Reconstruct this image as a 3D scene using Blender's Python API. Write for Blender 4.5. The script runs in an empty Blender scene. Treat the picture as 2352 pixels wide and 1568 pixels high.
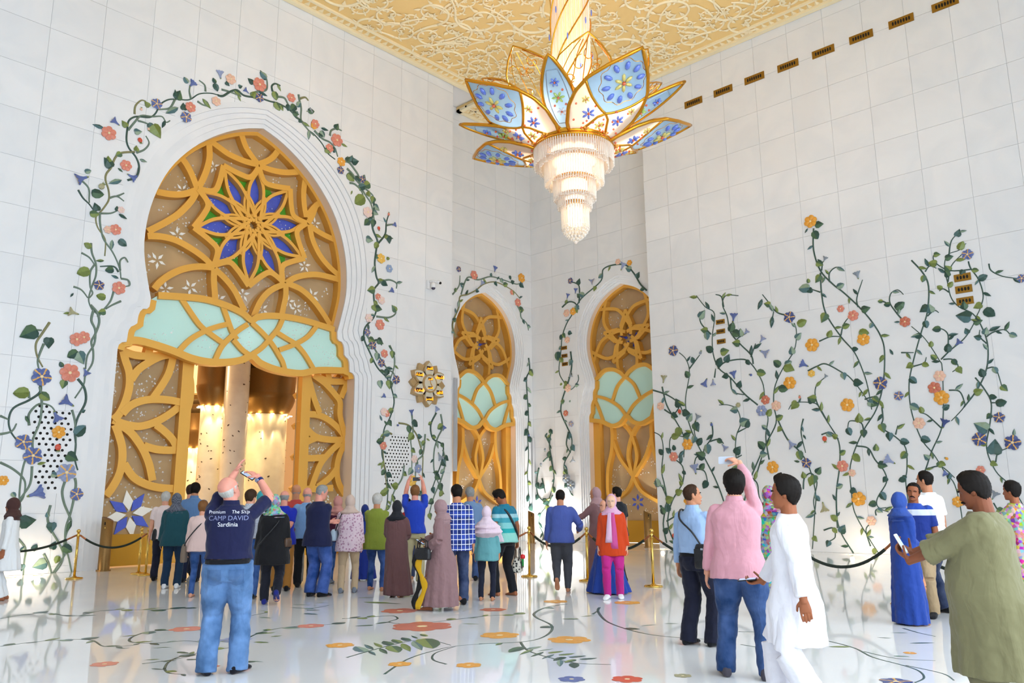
import bpy, bmesh, math, random
import numpy as np
from mathutils import Vector, Matrix
from mathutils.geometry import delaunay_2d_cdt
SC = bpy.context.scene
COL = SC.collection
R = math.radians
random.seed(7)
# ---------------------------------------------------------------- camera
FPX, CXP, CYP, CAMH = 1836.9, 1176.0, 784.0, 1.5
_th, _az, _ro = R(11.4208), R(43.0827), R(-0.4654)
_up = np.array([0, 0, 1.0]); _fw = np.array([math.cos(_az), math.sin(_az), 0]); _r0 = np.array([math.sin(_az), -math.cos(_az), 0])
CF = _fw*math.cos(_th)+_up*math.sin(_th); _u0 = _up*math.cos(_th)-_fw*math.sin(_th)
CR = _r0*math.cos(_ro)+_u0*math.sin(_ro); CU = -_r0*math.sin(_ro)+_u0*math.cos(_ro)
CAMP = np.array([0, 0, CAMH])
cd = bpy.data.cameras.new('camera'); cam = bpy.data.objects.new('camera', cd); COL.objects.link(cam)
cd.sensor_width = 36; cd.lens = FPX/2352*36; cd.clip_end = 300
cam.matrix_world = Matrix(((CR[0], CU[0], -CF[0], 0), (CR[1], CU[1], -CF[1], 0), (CR[2], CU[2], -CF[2], CAMH), (0, 0, 0, 1)))
SC.camera = cam
# ---------------------------------------------------------------- world, light, exposure
wd = bpy.data.worlds.new('daylight'); SC.world = wd; wd.use_nodes = True
wd.node_tree.nodes['Background'].inputs[0].default_value = (0.79, 0.90, 1.0, 1)
wd.node_tree.nodes['Background'].inputs[1].default_value = 2.7
SC.view_settings.view_transform = 'Standard'; SC.view_settings.look = 'None'
SC.view_settings.exposure = 0.8; SC.view_settings.gamma = 1.0; SC.view_settings.use_curve_mapping = False
SC.cycles.max_bounces = 8; SC.cycles.diffuse_bounces = 5; SC.cycles.glossy_bounces = 4
SC.cycles.transmission_bounces = 6; SC.cycles.transparent_max_bounces = 12
def lamp(name, kind, loc, energy, color=(1, 1, 1), size=.3, rot=None, spot=None):
    ld = bpy.data.lights.new(name, kind); ld.energy = energy; ld.color = color
    if kind == 'AREA': ld.size = size
    else: ld.shadow_soft_size = size
    if spot: ld.spot_size = R(spot); ld.spot_blend = .5
    o = bpy.data.objects.new(name, ld); COL.objects.link(o); o.location = loc
    if rot: o.rotation_euler = rot
    return o
# ---------------------------------------------------------------- pixel rays (photo 2352x1568) to real planes
def ray(px, py): return CF*FPX+CR*(px-CXP)-CU*(py-CYP)
def ground(px, py, z=0.0):
    d = ray(px, py); return CAMP+d*((z-CAMH)/d[2])
def project(p):
    d = np.array(p, float)-CAMP; z = d@CF
    return CXP+FPX*(d@CR)/z, CYP-FPX*(d@CU)/z
class Plane:
    def __init__(s, o, es, et, n):
        s.o, s.es, s.et, s.n = [np.array(v, float) for v in (o, es, et, n)]
    def pix(s, px, py):
        d = ray(px, py); t = ((s.o-CAMP)@s.n)/(d@s.n); p = CAMP+d*t-s.o
        return np.array([p@s.es, p@s.et])
    def w(s, a, b, d=0.0): return s.o+s.es*a+s.et*b+s.n*d
    def ppm(s, px, py, e=6.0):     # metres per photo pixel at this spot
        a = s.pix(px-e, py); b = s.pix(px+e, py); c = s.pix(px, py-e); g = s.pix(px, py+e)
        if s.n[2] > .5: return np.linalg.norm(b-a)/(2*e)
        return (np.linalg.norm(b-a)+np.linalg.norm(g-c))/(4*e)
    def mat(s, a, b, d, ang, sc):
        c, k = math.cos(ang), math.sin(ang)
        X = (s.es*c+s.et*k)*sc; Y = (-s.es*k+s.et*c)*sc; Z = s.n*sc; o = s.w(a, b, d)
        return Matrix(((X[0], Y[0], Z[0], o[0]), (X[1], Y[1], Z[1], o[1]), (X[2], Y[2], Z[2], o[2]), (0, 0, 0, 1)))
YL, XR, YA, XA, ZC = 20.9, 24.2, 22.4, 25.2, 17.5
def LP(d=0): return Plane((0, YL+d, 0), (1, 0, 0), (0, 0, 1), (0, -1, 0))
def RP(d=0): return Plane((XR+d, 0, 0), (0, -1, 0), (0, 0, 1), (-1, 0, 0))
def LAP(d=0): return Plane((0, YA+d, 0), (1, 0, 0), (0, 0, 1), (0, -1, 0))
def RAP(d=0): return Plane((XA+d, 0, 0), (0, -1, 0), (0, 0, 1), (-1, 0, 0))
FLP = Plane((0, 0, 0), (1, 0, 0), (0, 1, 0), (0, 0, 1))
# ---------------------------------------------------------------- materials
def lin(c):
    if isinstance(c, str): c = tuple(int(c[i:i+2], 16) for i in (0, 2, 4))
    f = lambda v: (v/255/12.92 if v/255 <= .04045 else ((v/255+.055)/1.055)**2.4)
    return (f(c[0]), f(c[1]), f(c[2]), 1.0)
MATS = {}
def mat(name, color='ffffff', rough=.5, metal=0, trans=0, emit=None, es=1.0, spec=.5, coat=0, bump=None, vary=0, alpha=1, ior=1.45, sheen=0):
    if name in MATS: return MATS[name]
    m = bpy.data.materials.new(name); m.use_nodes = True; nt = m.node_tree; b = nt.nodes['Principled BSDF']
    c = lin(color)
    b.inputs['Base Color'].default_value = c; b.inputs['Roughness'].default_value = rough; b.inputs['Metallic'].default_value = metal
    b.inputs['Transmission Weight'].default_value = trans; b.inputs['IOR'].default_value = ior
    b.inputs['Specular IOR Level'].default_value = spec; b.inputs['Coat Weight'].default_value = coat
    b.inputs['Coat Roughness'].default_value = .06; b.inputs['Alpha'].default_value = alpha
    b.inputs['Sheen Weight'].default_value = sheen
    if emit: b.inputs['Emission Color'].default_value = lin(emit); b.inputs['Emission Strength'].default_value = es
    if vary:     # light/dark grain in the thing itself
        tc = nt.nodes.new('ShaderNodeTexCoord'); no = nt.nodes.new('ShaderNodeTexNoise'); no.inputs['Scale'].default_value = vary; no.inputs['Detail'].default_value = 6
        mx = nt.nodes.new('ShaderNodeMix'); mx.data_type = 'RGBA'; nt.links.new(tc.outputs['Object'], no.inputs['Vector'])
        mx.inputs[6].default_value = tuple(v*.72 for v in c[:3])+(1,); mx.inputs[7].default_value = tuple(min(1, v*1.25) for v in c[:3])+(1,)
        nt.links.new(no.outputs['Fac'], mx.inputs[0]); nt.links.new(mx.outputs[2], b.inputs['Base Color'])
    if bump:     # (scale, strength)
        tc = nt.nodes.new('ShaderNodeTexCoord'); no = nt.nodes.new('ShaderNodeTexNoise'); no.inputs['Scale'].default_value = bump[0]; no.inputs['Detail'].default_value = 3
        bp = nt.nodes.new('ShaderNodeBump'); bp.inputs['Strength'].default_value = bump[1]; bp.inputs['Distance'].default_value = .02
        nt.links.new(tc.outputs['Object'], no.inputs['Vector']); nt.links.new(no.outputs['Fac'], bp.inputs['Height']); nt.links.new(bp.outputs['Normal'], b.inputs['Normal'])
    MATS[name] = m; return m
def marble(name, base, vein, rough, rnd=.03, scale=.6, coat=0):
    m = mat(name, base, rough, coat=coat); nt = m.node_tree; b = nt.nodes['Principled BSDF']
    tc = nt.nodes.new('ShaderNodeTexCoord'); oi = nt.nodes.new('ShaderNodeObjectInfo')
    ad = nt.nodes.new('ShaderNodeVectorMath'); ad.operation = 'ADD'
    sc = nt.nodes.new('ShaderNodeVectorMath'); sc.operation = 'SCALE'; sc.inputs['Scale'].default_value = 40
    cb = nt.nodes.new('ShaderNodeCombineXYZ')
    for i in range(3): nt.links.new(oi.outputs['Random'], cb.inputs[i])
    nt.links.new(cb.outputs[0], sc.inputs[0]); nt.links.new(tc.outputs['Object'], ad.inputs[0]); nt.links.new(sc.outputs[0], ad.inputs[1])
    no = nt.nodes.new('ShaderNodeTexNoise'); no.inputs['Scale'].default_value = scale; no.inputs['Detail'].default_value = 8; no.inputs['Distortion'].default_value = 1.6
    nt.links.new(ad.outputs[0], no.inputs['Vector'])
    rp = nt.nodes.new('ShaderNodeValToRGB'); rp.color_ramp.elements[0].position = .35; rp.color_ramp.elements[0].color = lin(base)
    rp.color_ramp.elements[1].position = .75; rp.color_ramp.elements[1].color = lin(vein)
    nt.links.new(no.outputs['Fac'], rp.inputs[0])
    hs = nt.nodes.new('ShaderNodeHueSaturation'); mr = nt.nodes.new('ShaderNodeMapRange')
    mr.inputs['To Min'].default_value = 1-rnd; mr.inputs['To Max'].default_value = 1+rnd
    nt.links.new(oi.outputs['Random'], mr.inputs['Value']); nt.links.new(mr.outputs[0], hs.inputs['Value']); nt.links.new(rp.outputs[0], hs.inputs['Color'])
    nt.links.new(hs.outputs[0], b.inputs['Base Color']); return m
M_WALL = marble('white_marble', 'ebecee', 'e2e5e9', .32, .014)
M_JOINT = mat('joint_grout', 'd9dadd', .7)
M_FLOOR = marble('floor_marble', 'eeeeec', 'e2e4e7', .045, .012, .3)
M_GOLD = mat('gold_satin', 'e0a848', .36, .25, bump=(30, .04))
M_GOLDD = mat('gold_polished', 'd9a23c', .2, .85)
M_BRASS = mat('brass', 'd8b25c', .16, 1.0)
M_BRONZE = mat('bronze', '8c6a3a', .4, .6, vary=60)
M_REVEAL = mat('beige_stone', 'e6d3bd', .5)
M_TAN = mat('tan_glass', 'b99b70', .12, spec=.6, vary=1.2)
M_MINT = mat('mint_glass', 'c4ebe2', .12, spec=.5, bump=(9, .12))
M_PALE = mat('etched_white', 'f4f3ec', .3)
M_BLUEG = mat('blue_glass', '4a5fd0', .15, bump=(60, .5), vary=5)
M_GREENG = mat('green_glass', '4fae2c', .15, bump=(60, .5), vary=5)
M_CRYS = mat('crystal', 'ffffff', .05, .0, spec=1.0, coat=1)
M_DARK = mat('dark_hole', '15130f', .8)
M_CEIL = mat('carved_plaster', 'f7e8c2', .55)
M_CEILB = mat('carved_ground', 'edcb88', .6)
M_SOFFIT = mat('soffit_white', 'e9e9ea', .6)
# ---------------------------------------------------------------- mesh helpers
def link(o, parent=None):
    COL.objects.link(o)
    if parent is not None: o.parent = parent
    return o
def meshobj(name, v, f, m=None, parent=None, smooth=False, mi=None):
    me = bpy.data.meshes.new(name); me.from_pydata([tuple(map(float, p)) for p in v], [], [tuple(q) for q in f])
    for q in (m if isinstance(m, (list, tuple)) else [m]):
        if q is not None: me.materials.append(q)
    if mi is not None: me.polygons.foreach_set('material_index', mi)
    if smooth: me.polygons.foreach_set('use_smooth', [True]*len(me.polygons))
    me.update(); return link(bpy.data.objects.new(name, me), parent)
def inst(name, me, M, parent=None):
    o = bpy.data.objects.new(name, me); link(o, parent); o.matrix_world = M; return o
def tag(o, label=None, cat=None, group=None, kind=None):
    if label: o['label'] = label
    if cat: o['category'] = cat
    if group: o['group'] = group
    if kind: o['kind'] = kind
    return o
def empty(name, loc=(0, 0, 0), rz=0):
    o = bpy.data.objects.new(name, None); link(o); o.location = tuple(map(float, loc)); o.rotation_euler = (0, 0, rz)
    o.empty_display_size = .2; return o
class MB:
    def __init__(s): s.v = []; s.f = []; s.m = []
    def add(s, v, f, mi=0):
        n = len(s.v); s.v += [tuple(map(float, p)) for p in v]; s.f += [tuple(i+n for i in q) for q in f]; s.m += [mi]*len(f)
    def box(s, c, d, mi=0, rot=None):
        v = []
        for z in (-.5, .5):
            for x, y in ((-.5, -.5), (.5, -.5), (.5, .5), (-.5, .5)):
                p = Vector((x*d[0], y*d[1], z*d[2]))
                if rot is not None: p = rot @ p
                v.append((p[0]+c[0], p[1]+c[1], p[2]+c[2]))
        s.add(v, [(0, 3, 2, 1), (4, 5, 6, 7), (0, 1, 5, 4), (1, 2, 6, 5), (2, 3, 7, 6), (3, 0, 4, 7)], mi)
    def lathe(s, prof, c=(0, 0, 0), n=16, mi=0, caps=True):
        v = []; f = []
        for r, z in prof:
            for k in range(n):
                a = 2*math.pi*k/n; v.append((c[0]+r*math.cos(a), c[1]+r*math.sin(a), c[2]+z))
        for i in range(len(prof)-1):
            for k in range(n):
                f.append((i*n+k, i*n+(k+1) % n, (i+1)*n+(k+1) % n, (i+1)*n+k))
        if caps: f.append(tuple(range(n-1, -1, -1))); f.append(tuple((len(prof)-1)*n+k for k in range(n)))
        s.add(v, f, mi)
    def tube(s, pts, rad, n=8, mi=0, closed=False, flat=None):
        pts = [np.array(p, float) for p in pts]; N = len(pts)
        rad = rad if hasattr(rad, '__len__') else [rad]*N
        v = []; f = []; ref = None
        for i in range(N):
            a = pts[(i-1) % N] if (closed or i > 0) else pts[i]; b = pts[(i+1) % N] if (closed or i < N-1) else pts[i]
            t = b-a; t = t/(np.linalg.norm(t)+1e-9)
            if flat is not None: side = np.cross(t, flat); side /= np.linalg.norm(side)+1e-9; upv = np.array(flat, float)
            else:
                if ref is None: ref = np.array([0, 0, 1.0]) if abs(t[2]) < .9 else np.array([1.0, 0, 0])
                side = np.cross(t, ref); side /= np.linalg.norm(side)+1e-9; upv = np.cross(side, t); ref = upv
            for k in range(n):
                q = 2*math.pi*k/n; v.append(pts[i]+side*math.cos(q)*rad[i]+upv*math.sin(q)*rad[i])
        for i in range(N if closed else N-1):
            j = (i+1) % N
            for k in range(n): f.append((i*n+k, i*n+(k+1) % n, j*n+(k+1) % n, j*n+k))
        if not closed: f.append(tuple(range(n-1, -1, -1))); f.append(tuple((N-1)*n+k for k in range(n)))
        s.add(v, f, mi)
    def ball(s, c, r, n=10, mi=0, rot=None):
        r = r if hasattr(r, '__len__') else (r, r, r); v = []; f = []; m = max(4, n//2)
        for i in range(m+1):
            p = math.pi*i/m
            for k in range(n):
                a = 2*math.pi*k/n; q = Vector((r[0]*math.sin(p)*math.cos(a), r[1]*math.sin(p)*math.sin(a), r[2]*math.cos(p)))
                if rot is not None: q = rot @ q
                v.append((c[0]+q[0], c[1]+q[1], c[2]+q[2]))
        for i in range(m):
            for k in range(n): f.append((i*n+k, (i+1)*n+k, (i+1)*n+(k+1) % n, i*n+(k+1) % n))
        s.add(v, f, mi)
    def build(s, name, m=None, parent=None, smooth=False):
        return meshobj(name, s.v, s.f, m, parent, smooth, s.m)
def spline(pts, per=6, closed=False):
    P = [np.array(p, float) for p in pts]; N = len(P)
    if N < 3 and not closed: 
        return [P[0]+(P[-1]-P[0])*i/per for i in range(per+1)]
    out = []
    for i in range(N if closed else N-1):
        g = lambda k: P[k % N] if closed else P[min(max(k, 0), N-1)]
        a, b, c, d = g(i-1), g(i), g(i+1), g(i+2)
        for j in range(per):
            t = j/per; out.append(.5*((2*b)+(c-a)*t+(2*a-5*b+4*c-d)*t*t+(3*b-a-3*c+d)*t**3))
    if not closed: out.append(P[-1])
    return out
def ribbon(pl, pts, width, d0, d1, mb, mi=0, closed=False):
    """flat bar with a rectangular section along a 2D path on a plane"""
    P = [np.array(p, float) for p in pts]; N = len(P); L = []; Rr = []
    for i in range(N):
        a = P[(i-1) % N] if (closed or i > 0) else P[i]; b = P[(i+1) % N] if (closed or i < N-1) else P[i]
        t = b-a; t /= np.linalg.norm(t)+1e-9; n = np.array([-t[1], t[0]]); k = 1.0
        if (closed or 0 < i < N-1):
            u = P[i]-a; u /= np.linalg.norm(u)+1e-9; k = min(1.6, 1/max(.3, abs(u@t)))
        w = width if not hasattr(width, '__len__') else width[i]
        L.append(P[i]+n*w/2*k); Rr.append(P[i]-n*w/2*k)
    v = []; f = []
    for i in range(N):
        v += [pl.w(*L[i], d1), pl.w(*Rr[i], d1), pl.w(*Rr[i], d0), pl.w(*L[i], d0)]
    for i in range(N if closed else N-1):
        j = (i+1) % N
        for k in range(4): f.append((i*4+k, i*4+(k+1) % 4, j*4+(k+1) % 4, j*4+k))
    if not closed: f += [(3, 2, 1, 0), tuple((N-1)*4+k for k in range(4))]
    mb.add(v, f, mi)
def prism(pl, pts, d0, d1, mb, mi=0):
    N = len(pts); v = [pl.w(p[0], p[1], d1) for p in pts]+[pl.w(p[0], p[1], d0) for p in pts]
    mb.add(v, [tuple(range(N)), tuple(range(2*N-1, N-1, -1))]+[(i, i+N, (i+1) % N+N, (i+1) % N) for i in range(N)], mi)
def inpoly(p, poly):
    x, y = p; r = False; n = len(poly); j = n-1
    for i in range(n):
        xi, yi = poly[i]; xj, yj = poly[j]
        if (yi > y) != (yj > y) and x < (xj-xi)*(y-yi)/(yj-yi)+xi: r = not r
        j = i
    return r
def cut_slab(pl, rect, poly, d0, d1, mb):
    """slab of rect (s0,t0,s1,t1) minus polygon, with front face and edges"""
    s0, t0, s1, t1 = rect; rc = [(s0, t0), (s1, t0), (s1, t1), (s0, t1)]
    if poly is None: prism(pl, rc, d0, d1, mb); return True
    px = [p[0] for p in poly]; py = [p[1] for p in poly]
    if max(px) < s0 or min(px) > s1 or max(py) < t0 or min(py) > t1: prism(pl, rc, d0, d1, mb); return True
    V = [Vector(p) for p in rc+list(poly)]; n = len(poly)
    E = [(0, 1), (1, 2), (2, 3), (3, 0)]+[(4+i, 4+(i+1) % n) for i in range(n)]
    ov, oe, of, *_ = delaunay_2d_cdt(V, E, [], 0, 1e-5)
    T = []
    for t in of:
        c = sum((ov[i] for i in t), Vector((0, 0)))/len(t)
        if s0 < c[0] < s1 and t0 < c[1] < t1 and not inpoly(c, poly): T.append(t)
    if not T: return False
    cnt = {}
    for t in T:
        for i in range(len(t)):
            e = (t[i], t[(i+1) % len(t)]); cnt[e] = cnt.get(e, 0)+1
    used = sorted({i for t in T for i in t}); mp = {u: k for k, u in enumerate(used)}; K = len(used)
    v = [pl.w(ov[u][0], ov[u][1], d1) for u in used]+[pl.w(ov[u][0], ov[u][1], d0) for u in used]
    f = [tuple(mp[i] for i in t) for t in T]
    for (a, b) in cnt:
        if (b, a) not in cnt: f.append((mp[b], mp[a], mp[a]+K, mp[b]+K))
    mb.add(v, f); return True
# ================================================================ STRUCTURE: floor, walls, arches, ceiling
def resamp(pts, n):
    P = [np.array(p, float) for p in pts]; L = [0]
    for i in range(1, len(P)): L.append(L[-1]+np.linalg.norm(P[i]-P[i-1]))
    out = []
    for k in range(n):
        t = L[-1]*k/(n-1); i = 0
        while i < len(P)-2 and L[i+1] < t: i += 1
        u = (t-L[i])/max(1e-9, L[i+1]-L[i]); out.append(P[i]+(P[i+1]-P[i])*u)
    return out
def smooth_part(pts, per=5): return spline(pts, per)
# half profiles (half width, height) split into jamb / shoulder / bulb
BIG_IN = [[(3.68, 0), (3.68, 5.45)], [(3.68, 5.45), (3.66, 5.56), (3.58, 5.64), (3.47, 5.66), (3.46, 5.9), (3.44, 6.02), (3.36, 6.12), (3.25, 6.14), (3.24, 6.38), (3.21, 6.5), (3.13, 6.6), (2.98, 6.62), (2.95, 6.9)],
          [(2.95, 6.9), (3.08, 7.4), (3.21, 8.0), (3.25, 8.5), (3.2, 9.2), (3.04, 9.9), (2.76, 10.6), (2.37, 11.2), (1.84, 11.78), (1.2, 12.28), (.55, 12.64), (0, 12.83)]]
BIG_OUT = [[(4.36, 0), (4.36, 5.5)], [(4.36, 5.5), (4.32, 5.75), (4.22, 6.0), (4.1, 6.3), (4.02, 6.55), (3.9, 6.8), (3.8, 7.05)],
           [(3.8, 7.05), (3.86, 7.5), (3.99, 8.1), (4.06, 8.8), (4.02, 9.5), (3.86, 10.3), (3.55, 11.1), (3.1, 11.8), (2.5, 12.4), (1.75, 12.92), (.9, 13.3), (0, 13.52)]]
SML_IN = [[(1.77, 0), (1.77, 4.75)], [(1.77, 4.75), (1.76, 4.9), (1.68, 5.0), (1.67, 5.3), (1.62, 5.45), (1.56, 5.5), (1.55, 5.8), (1.5, 5.92), (1.44, 5.98), (1.43, 6.25)],
          [(1.43, 6.25), (1.52, 6.6), (1.7, 7.15), (1.78, 7.65), (1.74, 8.2), (1.55, 8.8), (1.2, 9.32), (.75, 9.68), (.35, 9.88), (0, 10.0)]]
SML_OUT = [[(2.2, 0), (2.2, 4.85)], [(2.2, 4.85), (2.17, 5.2), (2.08, 5.6), (1.96, 5.95), (1.9, 6.25)],
           [(1.9, 6.25), (1.98, 6.6), (2.14, 7.1), (2.22, 7.7), (2.18, 8.3), (1.95, 9.0), (1.55, 9.6), (1.0, 10.02), (.5, 10.27), (0, 10.42)]]
def half(prof, n=(4, 18, 30)):
    out = []
    for i, (seg, k) in enumerate(zip(prof, n)):
        q = resamp(smooth_part(seg) if i == 2 else seg, k)
        out += q if i == 0 else q[1:]
    return out
def lerp_half(a, b, t): return [p+(q-p)*t for p, q in zip(half(a), half(b))]
def full(h, c): # closed outline from left foot over the apex to right foot
    return [(c-p[0], p[1]) for p in h]+[(c+p[0], p[1]) for p in h[::-1][1:]]
# ---- floor
m = MB(); m.add([(-12, -12, 0), (XA+1, -12, 0), (XA+1, 44, 0), (-12, 44, 0)], [(0, 1, 2, 3)])
floor = tag(m.build('floor', M_FLOOR), kind='structure')
# ---- tiled walls
def tiled_wall(name, pl, s0, s1, z0, z1, sjoint, poly, hole_poly, rowz=(7.35, 1.2), low=None, d=.03):
    m = MB(); cut_slab(pl, (s0, z0, s1, z1), hole_poly, -.4, 0, m)
    wall = tag(m.build(name, M_JOINT), kind='structure')
    g = .004; js, jw = sjoint
    ss = sorted({s0, s1} | {js+jw*k for k in range(-40, 40) if s0+.1 < js+jw*k < s1-.1})
    zr, zw = rowz
    zs = sorted({z0, z1} | {zr+zw*k for k in range(-20, 20) if z0+.1 < zr+zw*k < z1-.1})
    if low: # plain slabs up to a height
        zs = sorted({z0, low} | {z for z in zs if z > low+.05}); 
    sl = ss[::3]+[s1] if low else ss
    for j in range(len(zs)-1):
        ss_ = sl if (low and j == 0) else ss
        for i in range(len(ss_)-1):
            m = MB()
            if cut_slab(pl, (ss_[i]+g, zs[j]+g, ss_[i+1]-g, zs[j+1]-g), poly, 0, .016, m) and m.v:
                m.build('tile', M_WALL, wall)
    return wall
CX1, CX2, CY3 = 11.45, 22.53, 17.78
pl = LP(.016)
wl = tiled_wall('wall_left', pl, -1.6, 19.15, 0, ZC, (6.63, 1.25), full(half(BIG_OUT), CX1), full(half(BIG_OUT), CX1))
pr = RP(.016)
wr = tiled_wall('wall_right', pr, -15.75, 1.0, 0, ZC, (-3.76, 1.22), None, None, low=7.35)
pla = LAP(.016)
wla = tiled_wall('wall_alcove_left', pla, 18.6, XA+.02, 0, ZC, (20.5, 1.25), full(half(SML_OUT), CX2), full(half(SML_OUT), CX2))
pra = RAP(.016)
wra = tiled_wall('wall_alcove_right', pra, -YA, -14.0, 0, ZC, (-21.2, 1.22), full(half(SML_OUT), -CY3), full(half(SML_OUT), -CY3))
m = MB(); m.box((19.15-.2, (YL+YA)/2+.02, ZC/2), (.4, YA-YL, ZC)); tag(m.build('wall_return_left', M_WALL), kind='structure')
m = MB(); m.box(((XR+XA)/2+.02, 15.75-.2, ZC/2), (XA-XR, .4, ZC)); tag(m.build('wall_return_right', M_WALL), kind='structure')
m = MB(); m.box((-1.8, 9, ZC/2), (.4, 24.4, ZC)); tag(m.build('wall_west', M_WALL), kind='structure')
m = MB(); m.box((XR/2+7.2, -3.2, ZC/2), (XR-14.4, .4, ZC)); m.box((6.3, -3.2, (ZC+11.5)/2), (16.2, .4, ZC-11.5)); tag(m.build('wall_south', M_WALL), kind='structure')  # unseen wall; its opening is shaped to dim right and upper walls
# ---- stepped mouldings and reveals
def moulding(name, pl, prof_in, prof_out, c, n=5, step=.045, reveal=.62):
    tr = tag(empty(name, pl.w(c, 0, 0)), kind='structure'); P0 = np.array(tr.location)
    def loc(v): return [np.array(q)-P0 for q in v]
    for i in range(n):
        to, ti = 1-i/n, 1-(i+1)/n
        A = full(lerp_half(prof_in, prof_out, to), c); B = full(lerp_half(prof_in, prof_out, ti), c); d = .016-step*i; N = len(A)
        v = [pl.w(*p, d) for p in A]+[pl.w(*p, d) for p in B]+[pl.w(*p, d-step-.002) for p in B]
        f = [(k, k+1, N+k+1, N+k) for k in range(N-1)]+[(N+k, N+k+1, 2*N+k+1, 2*N+k) for k in range(N-1)]
        meshobj('moulding_band', loc(v), f, [M_WALL, M_JOINT], tr, mi=[0]*(N-1)+[1]*(N-1))
    B = full(half(prof_in), c); N = len(B); d = .016-step*n
    v = [pl.w(*p, d) for p in B]+[pl.w(*p, -reveal) for p in B]
    meshobj('reveal', loc(v), [(k, k+1, N+k+1, N+k) for k in range(N-1)], M_REVEAL, tr)
    return tr
moulding('trim_1', pl, BIG_IN, BIG_OUT, CX1, reveal=1.0)
moulding('trim_2', pla, SML_IN, SML_OUT, CX2, step=.035, reveal=.7)
moulding('trim_3', pra, SML_IN, SML_OUT, -CY3, step=.035, reveal=.7)
# ---- ceiling: white soffit, carved golden fields with cornice
m = MB(); m.add([(-3, -3, ZC+.02), (XA+.4, -3, ZC+.02), (XA+.4, YA+.4, ZC+.02), (-3, YA+.4, ZC+.02), (-3, -3, ZC+.3), (XA+.4, -3, ZC+.3), (XA+.4, YA+.4, ZC+.3), (-3, YA+.4, ZC+.3)],
                [(0, 3, 2, 1), (4, 5, 6, 7), (0, 1, 5, 4), (1, 2, 6, 5), (2, 3, 7, 6), (3, 0, 4, 7)])
ceiling = tag(m.build('ceiling', M_SOFFIT), kind='structure')
CLP = Plane((0, 0, ZC-.12), (0, 1, 0), (1, 0, 0), (0, 0, -1))   # s=y, t=x, n down
def carved_field(x0, y0, x1, y1, sides, seed, dens):
    m = MB(); m.box(((x0+x1)/2, (y0+y1)/2, ZC-.06), (x1-x0, y1-y0, .12)); g = m.build('carved_panel', M_CEILB, ceiling)
    # cornice rails with a row of teeth
    def rail(ax, pos, a, b, sg):
        for off, w, dd in ((.09, .18, .1), (.55, .09, .07)):
            m = MB(); q = pos-sg*off
            c = ((q, (a+b)/2) if ax == 'x' else ((a+b)/2, q)); dm = ((w, b-a) if ax == 'x' else (b-a, w))
            m.box((c[0], c[1], ZC-.12-dd/2), (dm[0], dm[1], dd)); m.build('cornice_rail', M_CEIL, ceiling)
        m = MB(); n = int((b-a)/.26)
        for k in range(n):
            p = a+(k+.5)*(b-a)/n; q = pos-sg*.31
            c = (q, p) if ax == 'x' else (p, q); s = sg
            if ax == 'x': v = [(q+s*.12, p-.1, 0), (q+s*.12, p+.1, 0), (q-s*.13, p, 0), (q+s*.03, p, .07)]
            else: v = [(p-.1, q+s*.12, 0), (p+.1, q+s*.12, 0), (p, q-s*.13, 0), (p, q+s*.03, .07)]
            v = [(a_, b_, ZC-.12-c_) for a_, b_, c_ in v]; m.add(v, [(0, 1, 3), (1, 2, 3), (2, 0, 3)])
        tag(m.build('cornice_teeth', M_CEIL, ceiling), kind='stuff')
    for sd in sides:
        if sd == 'x1': rail('x', x1, y0, y1, 1)
        if sd == 'x0': rail('x', x0, y0, y1, -1)
        if sd == 'y1': rail('y', y1, x0, x1, 1)
        if sd == 'y0': rail('y', y0, x0, x1, -1)
    rnd = random.Random(seed); m = MB(); N = np.array([0, 0, -1.0])
    def leaf(x, y, a, L, w):
        c, s = math.cos(a), math.sin(a); q = []
        for u, h, z in ((0, 0, .0), (.35, .5, .03), (1, 0, .02), (.35, -.5, .03), (.4, 0, .075)):
            q.append((x+c*u*L-s*h*w, y+s*u*L+c*h*w, ZC-.12-z))
        m.add(q, [(0, 1, 4), (1, 2, 4), (2, 3, 4), (3, 0, 4)])
    pts = []
    tries = 0
    while tries < 9000 and len(pts) < dens:
        tries += 1; x = rnd.uniform(x0+.75, x1-.75); y = rnd.uniform(y0+.75, y1-.75); r = rnd.choice((.75, .6, .5, .42, .34))
        if all((x-p)**2+(y-q)**2 > ((r+s)*.8)**2 for p, q, s in pts): pts.append((x, y, r))
    for x, y, r in pts:
        dr = rnd.choice((-1, 1)); a0 = rnd.uniform(0, 6.28); path = []; rad = []; T = 2.1*math.pi
        for k in range(30):
            u = k/29; a = a0+dr*T*u; rr = r*(1.12-.88*u); path.append((x+math.cos(a)*rr, y+math.sin(a)*rr, ZC-.13)); rad.append(.05*(1-.45*u)*(r/.6)**.5)
            if k % 5 == 2: leaf(path[-1][0], path[-1][1], a+dr*(1.57-.9), r*.5, r*.22); leaf(path[-1][0], path[-1][1], a+dr*(1.57+2.0), r*.42, r*.2)
        m.tube(path, rad, 6)
        for k in range(5): leaf(path[-1][0], path[-1][1], k*1.256+a0, r*.26, r*.14)
        # long connecting sweep
        a = a0; p0 = np.array(path[0]); q = []
        L = r*1.8
        for k in range(9):
            u = k/8; q.append(p0+np.array([math.cos(a-dr*1.57)*L*u+math.cos(a)*L*.35*u*u, math.sin(a-dr*1.57)*L*u+math.sin(a)*L*.35*u*u, -.015]))
        q = [p for p in q if x0+.7 < p[0] < x1-.7 and y0+.7 < p[1] < y1-.7]
        if len(q) > 3: m.tube(q, [.045*(1-.4*i/len(q)) for i in range(len(q))], 6)
    o = m.build('carved_relief', M_CEIL, ceiling, True); tag(o, kind='stuff')
carved_field(5.0, 3.0, XR-.02, YL-.02, ('x1', 'y1'), 3, 620)
carved_field(20.7, YL, XA-.02, YA-.02, ('x0', 'y1'), 5, 60)
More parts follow.
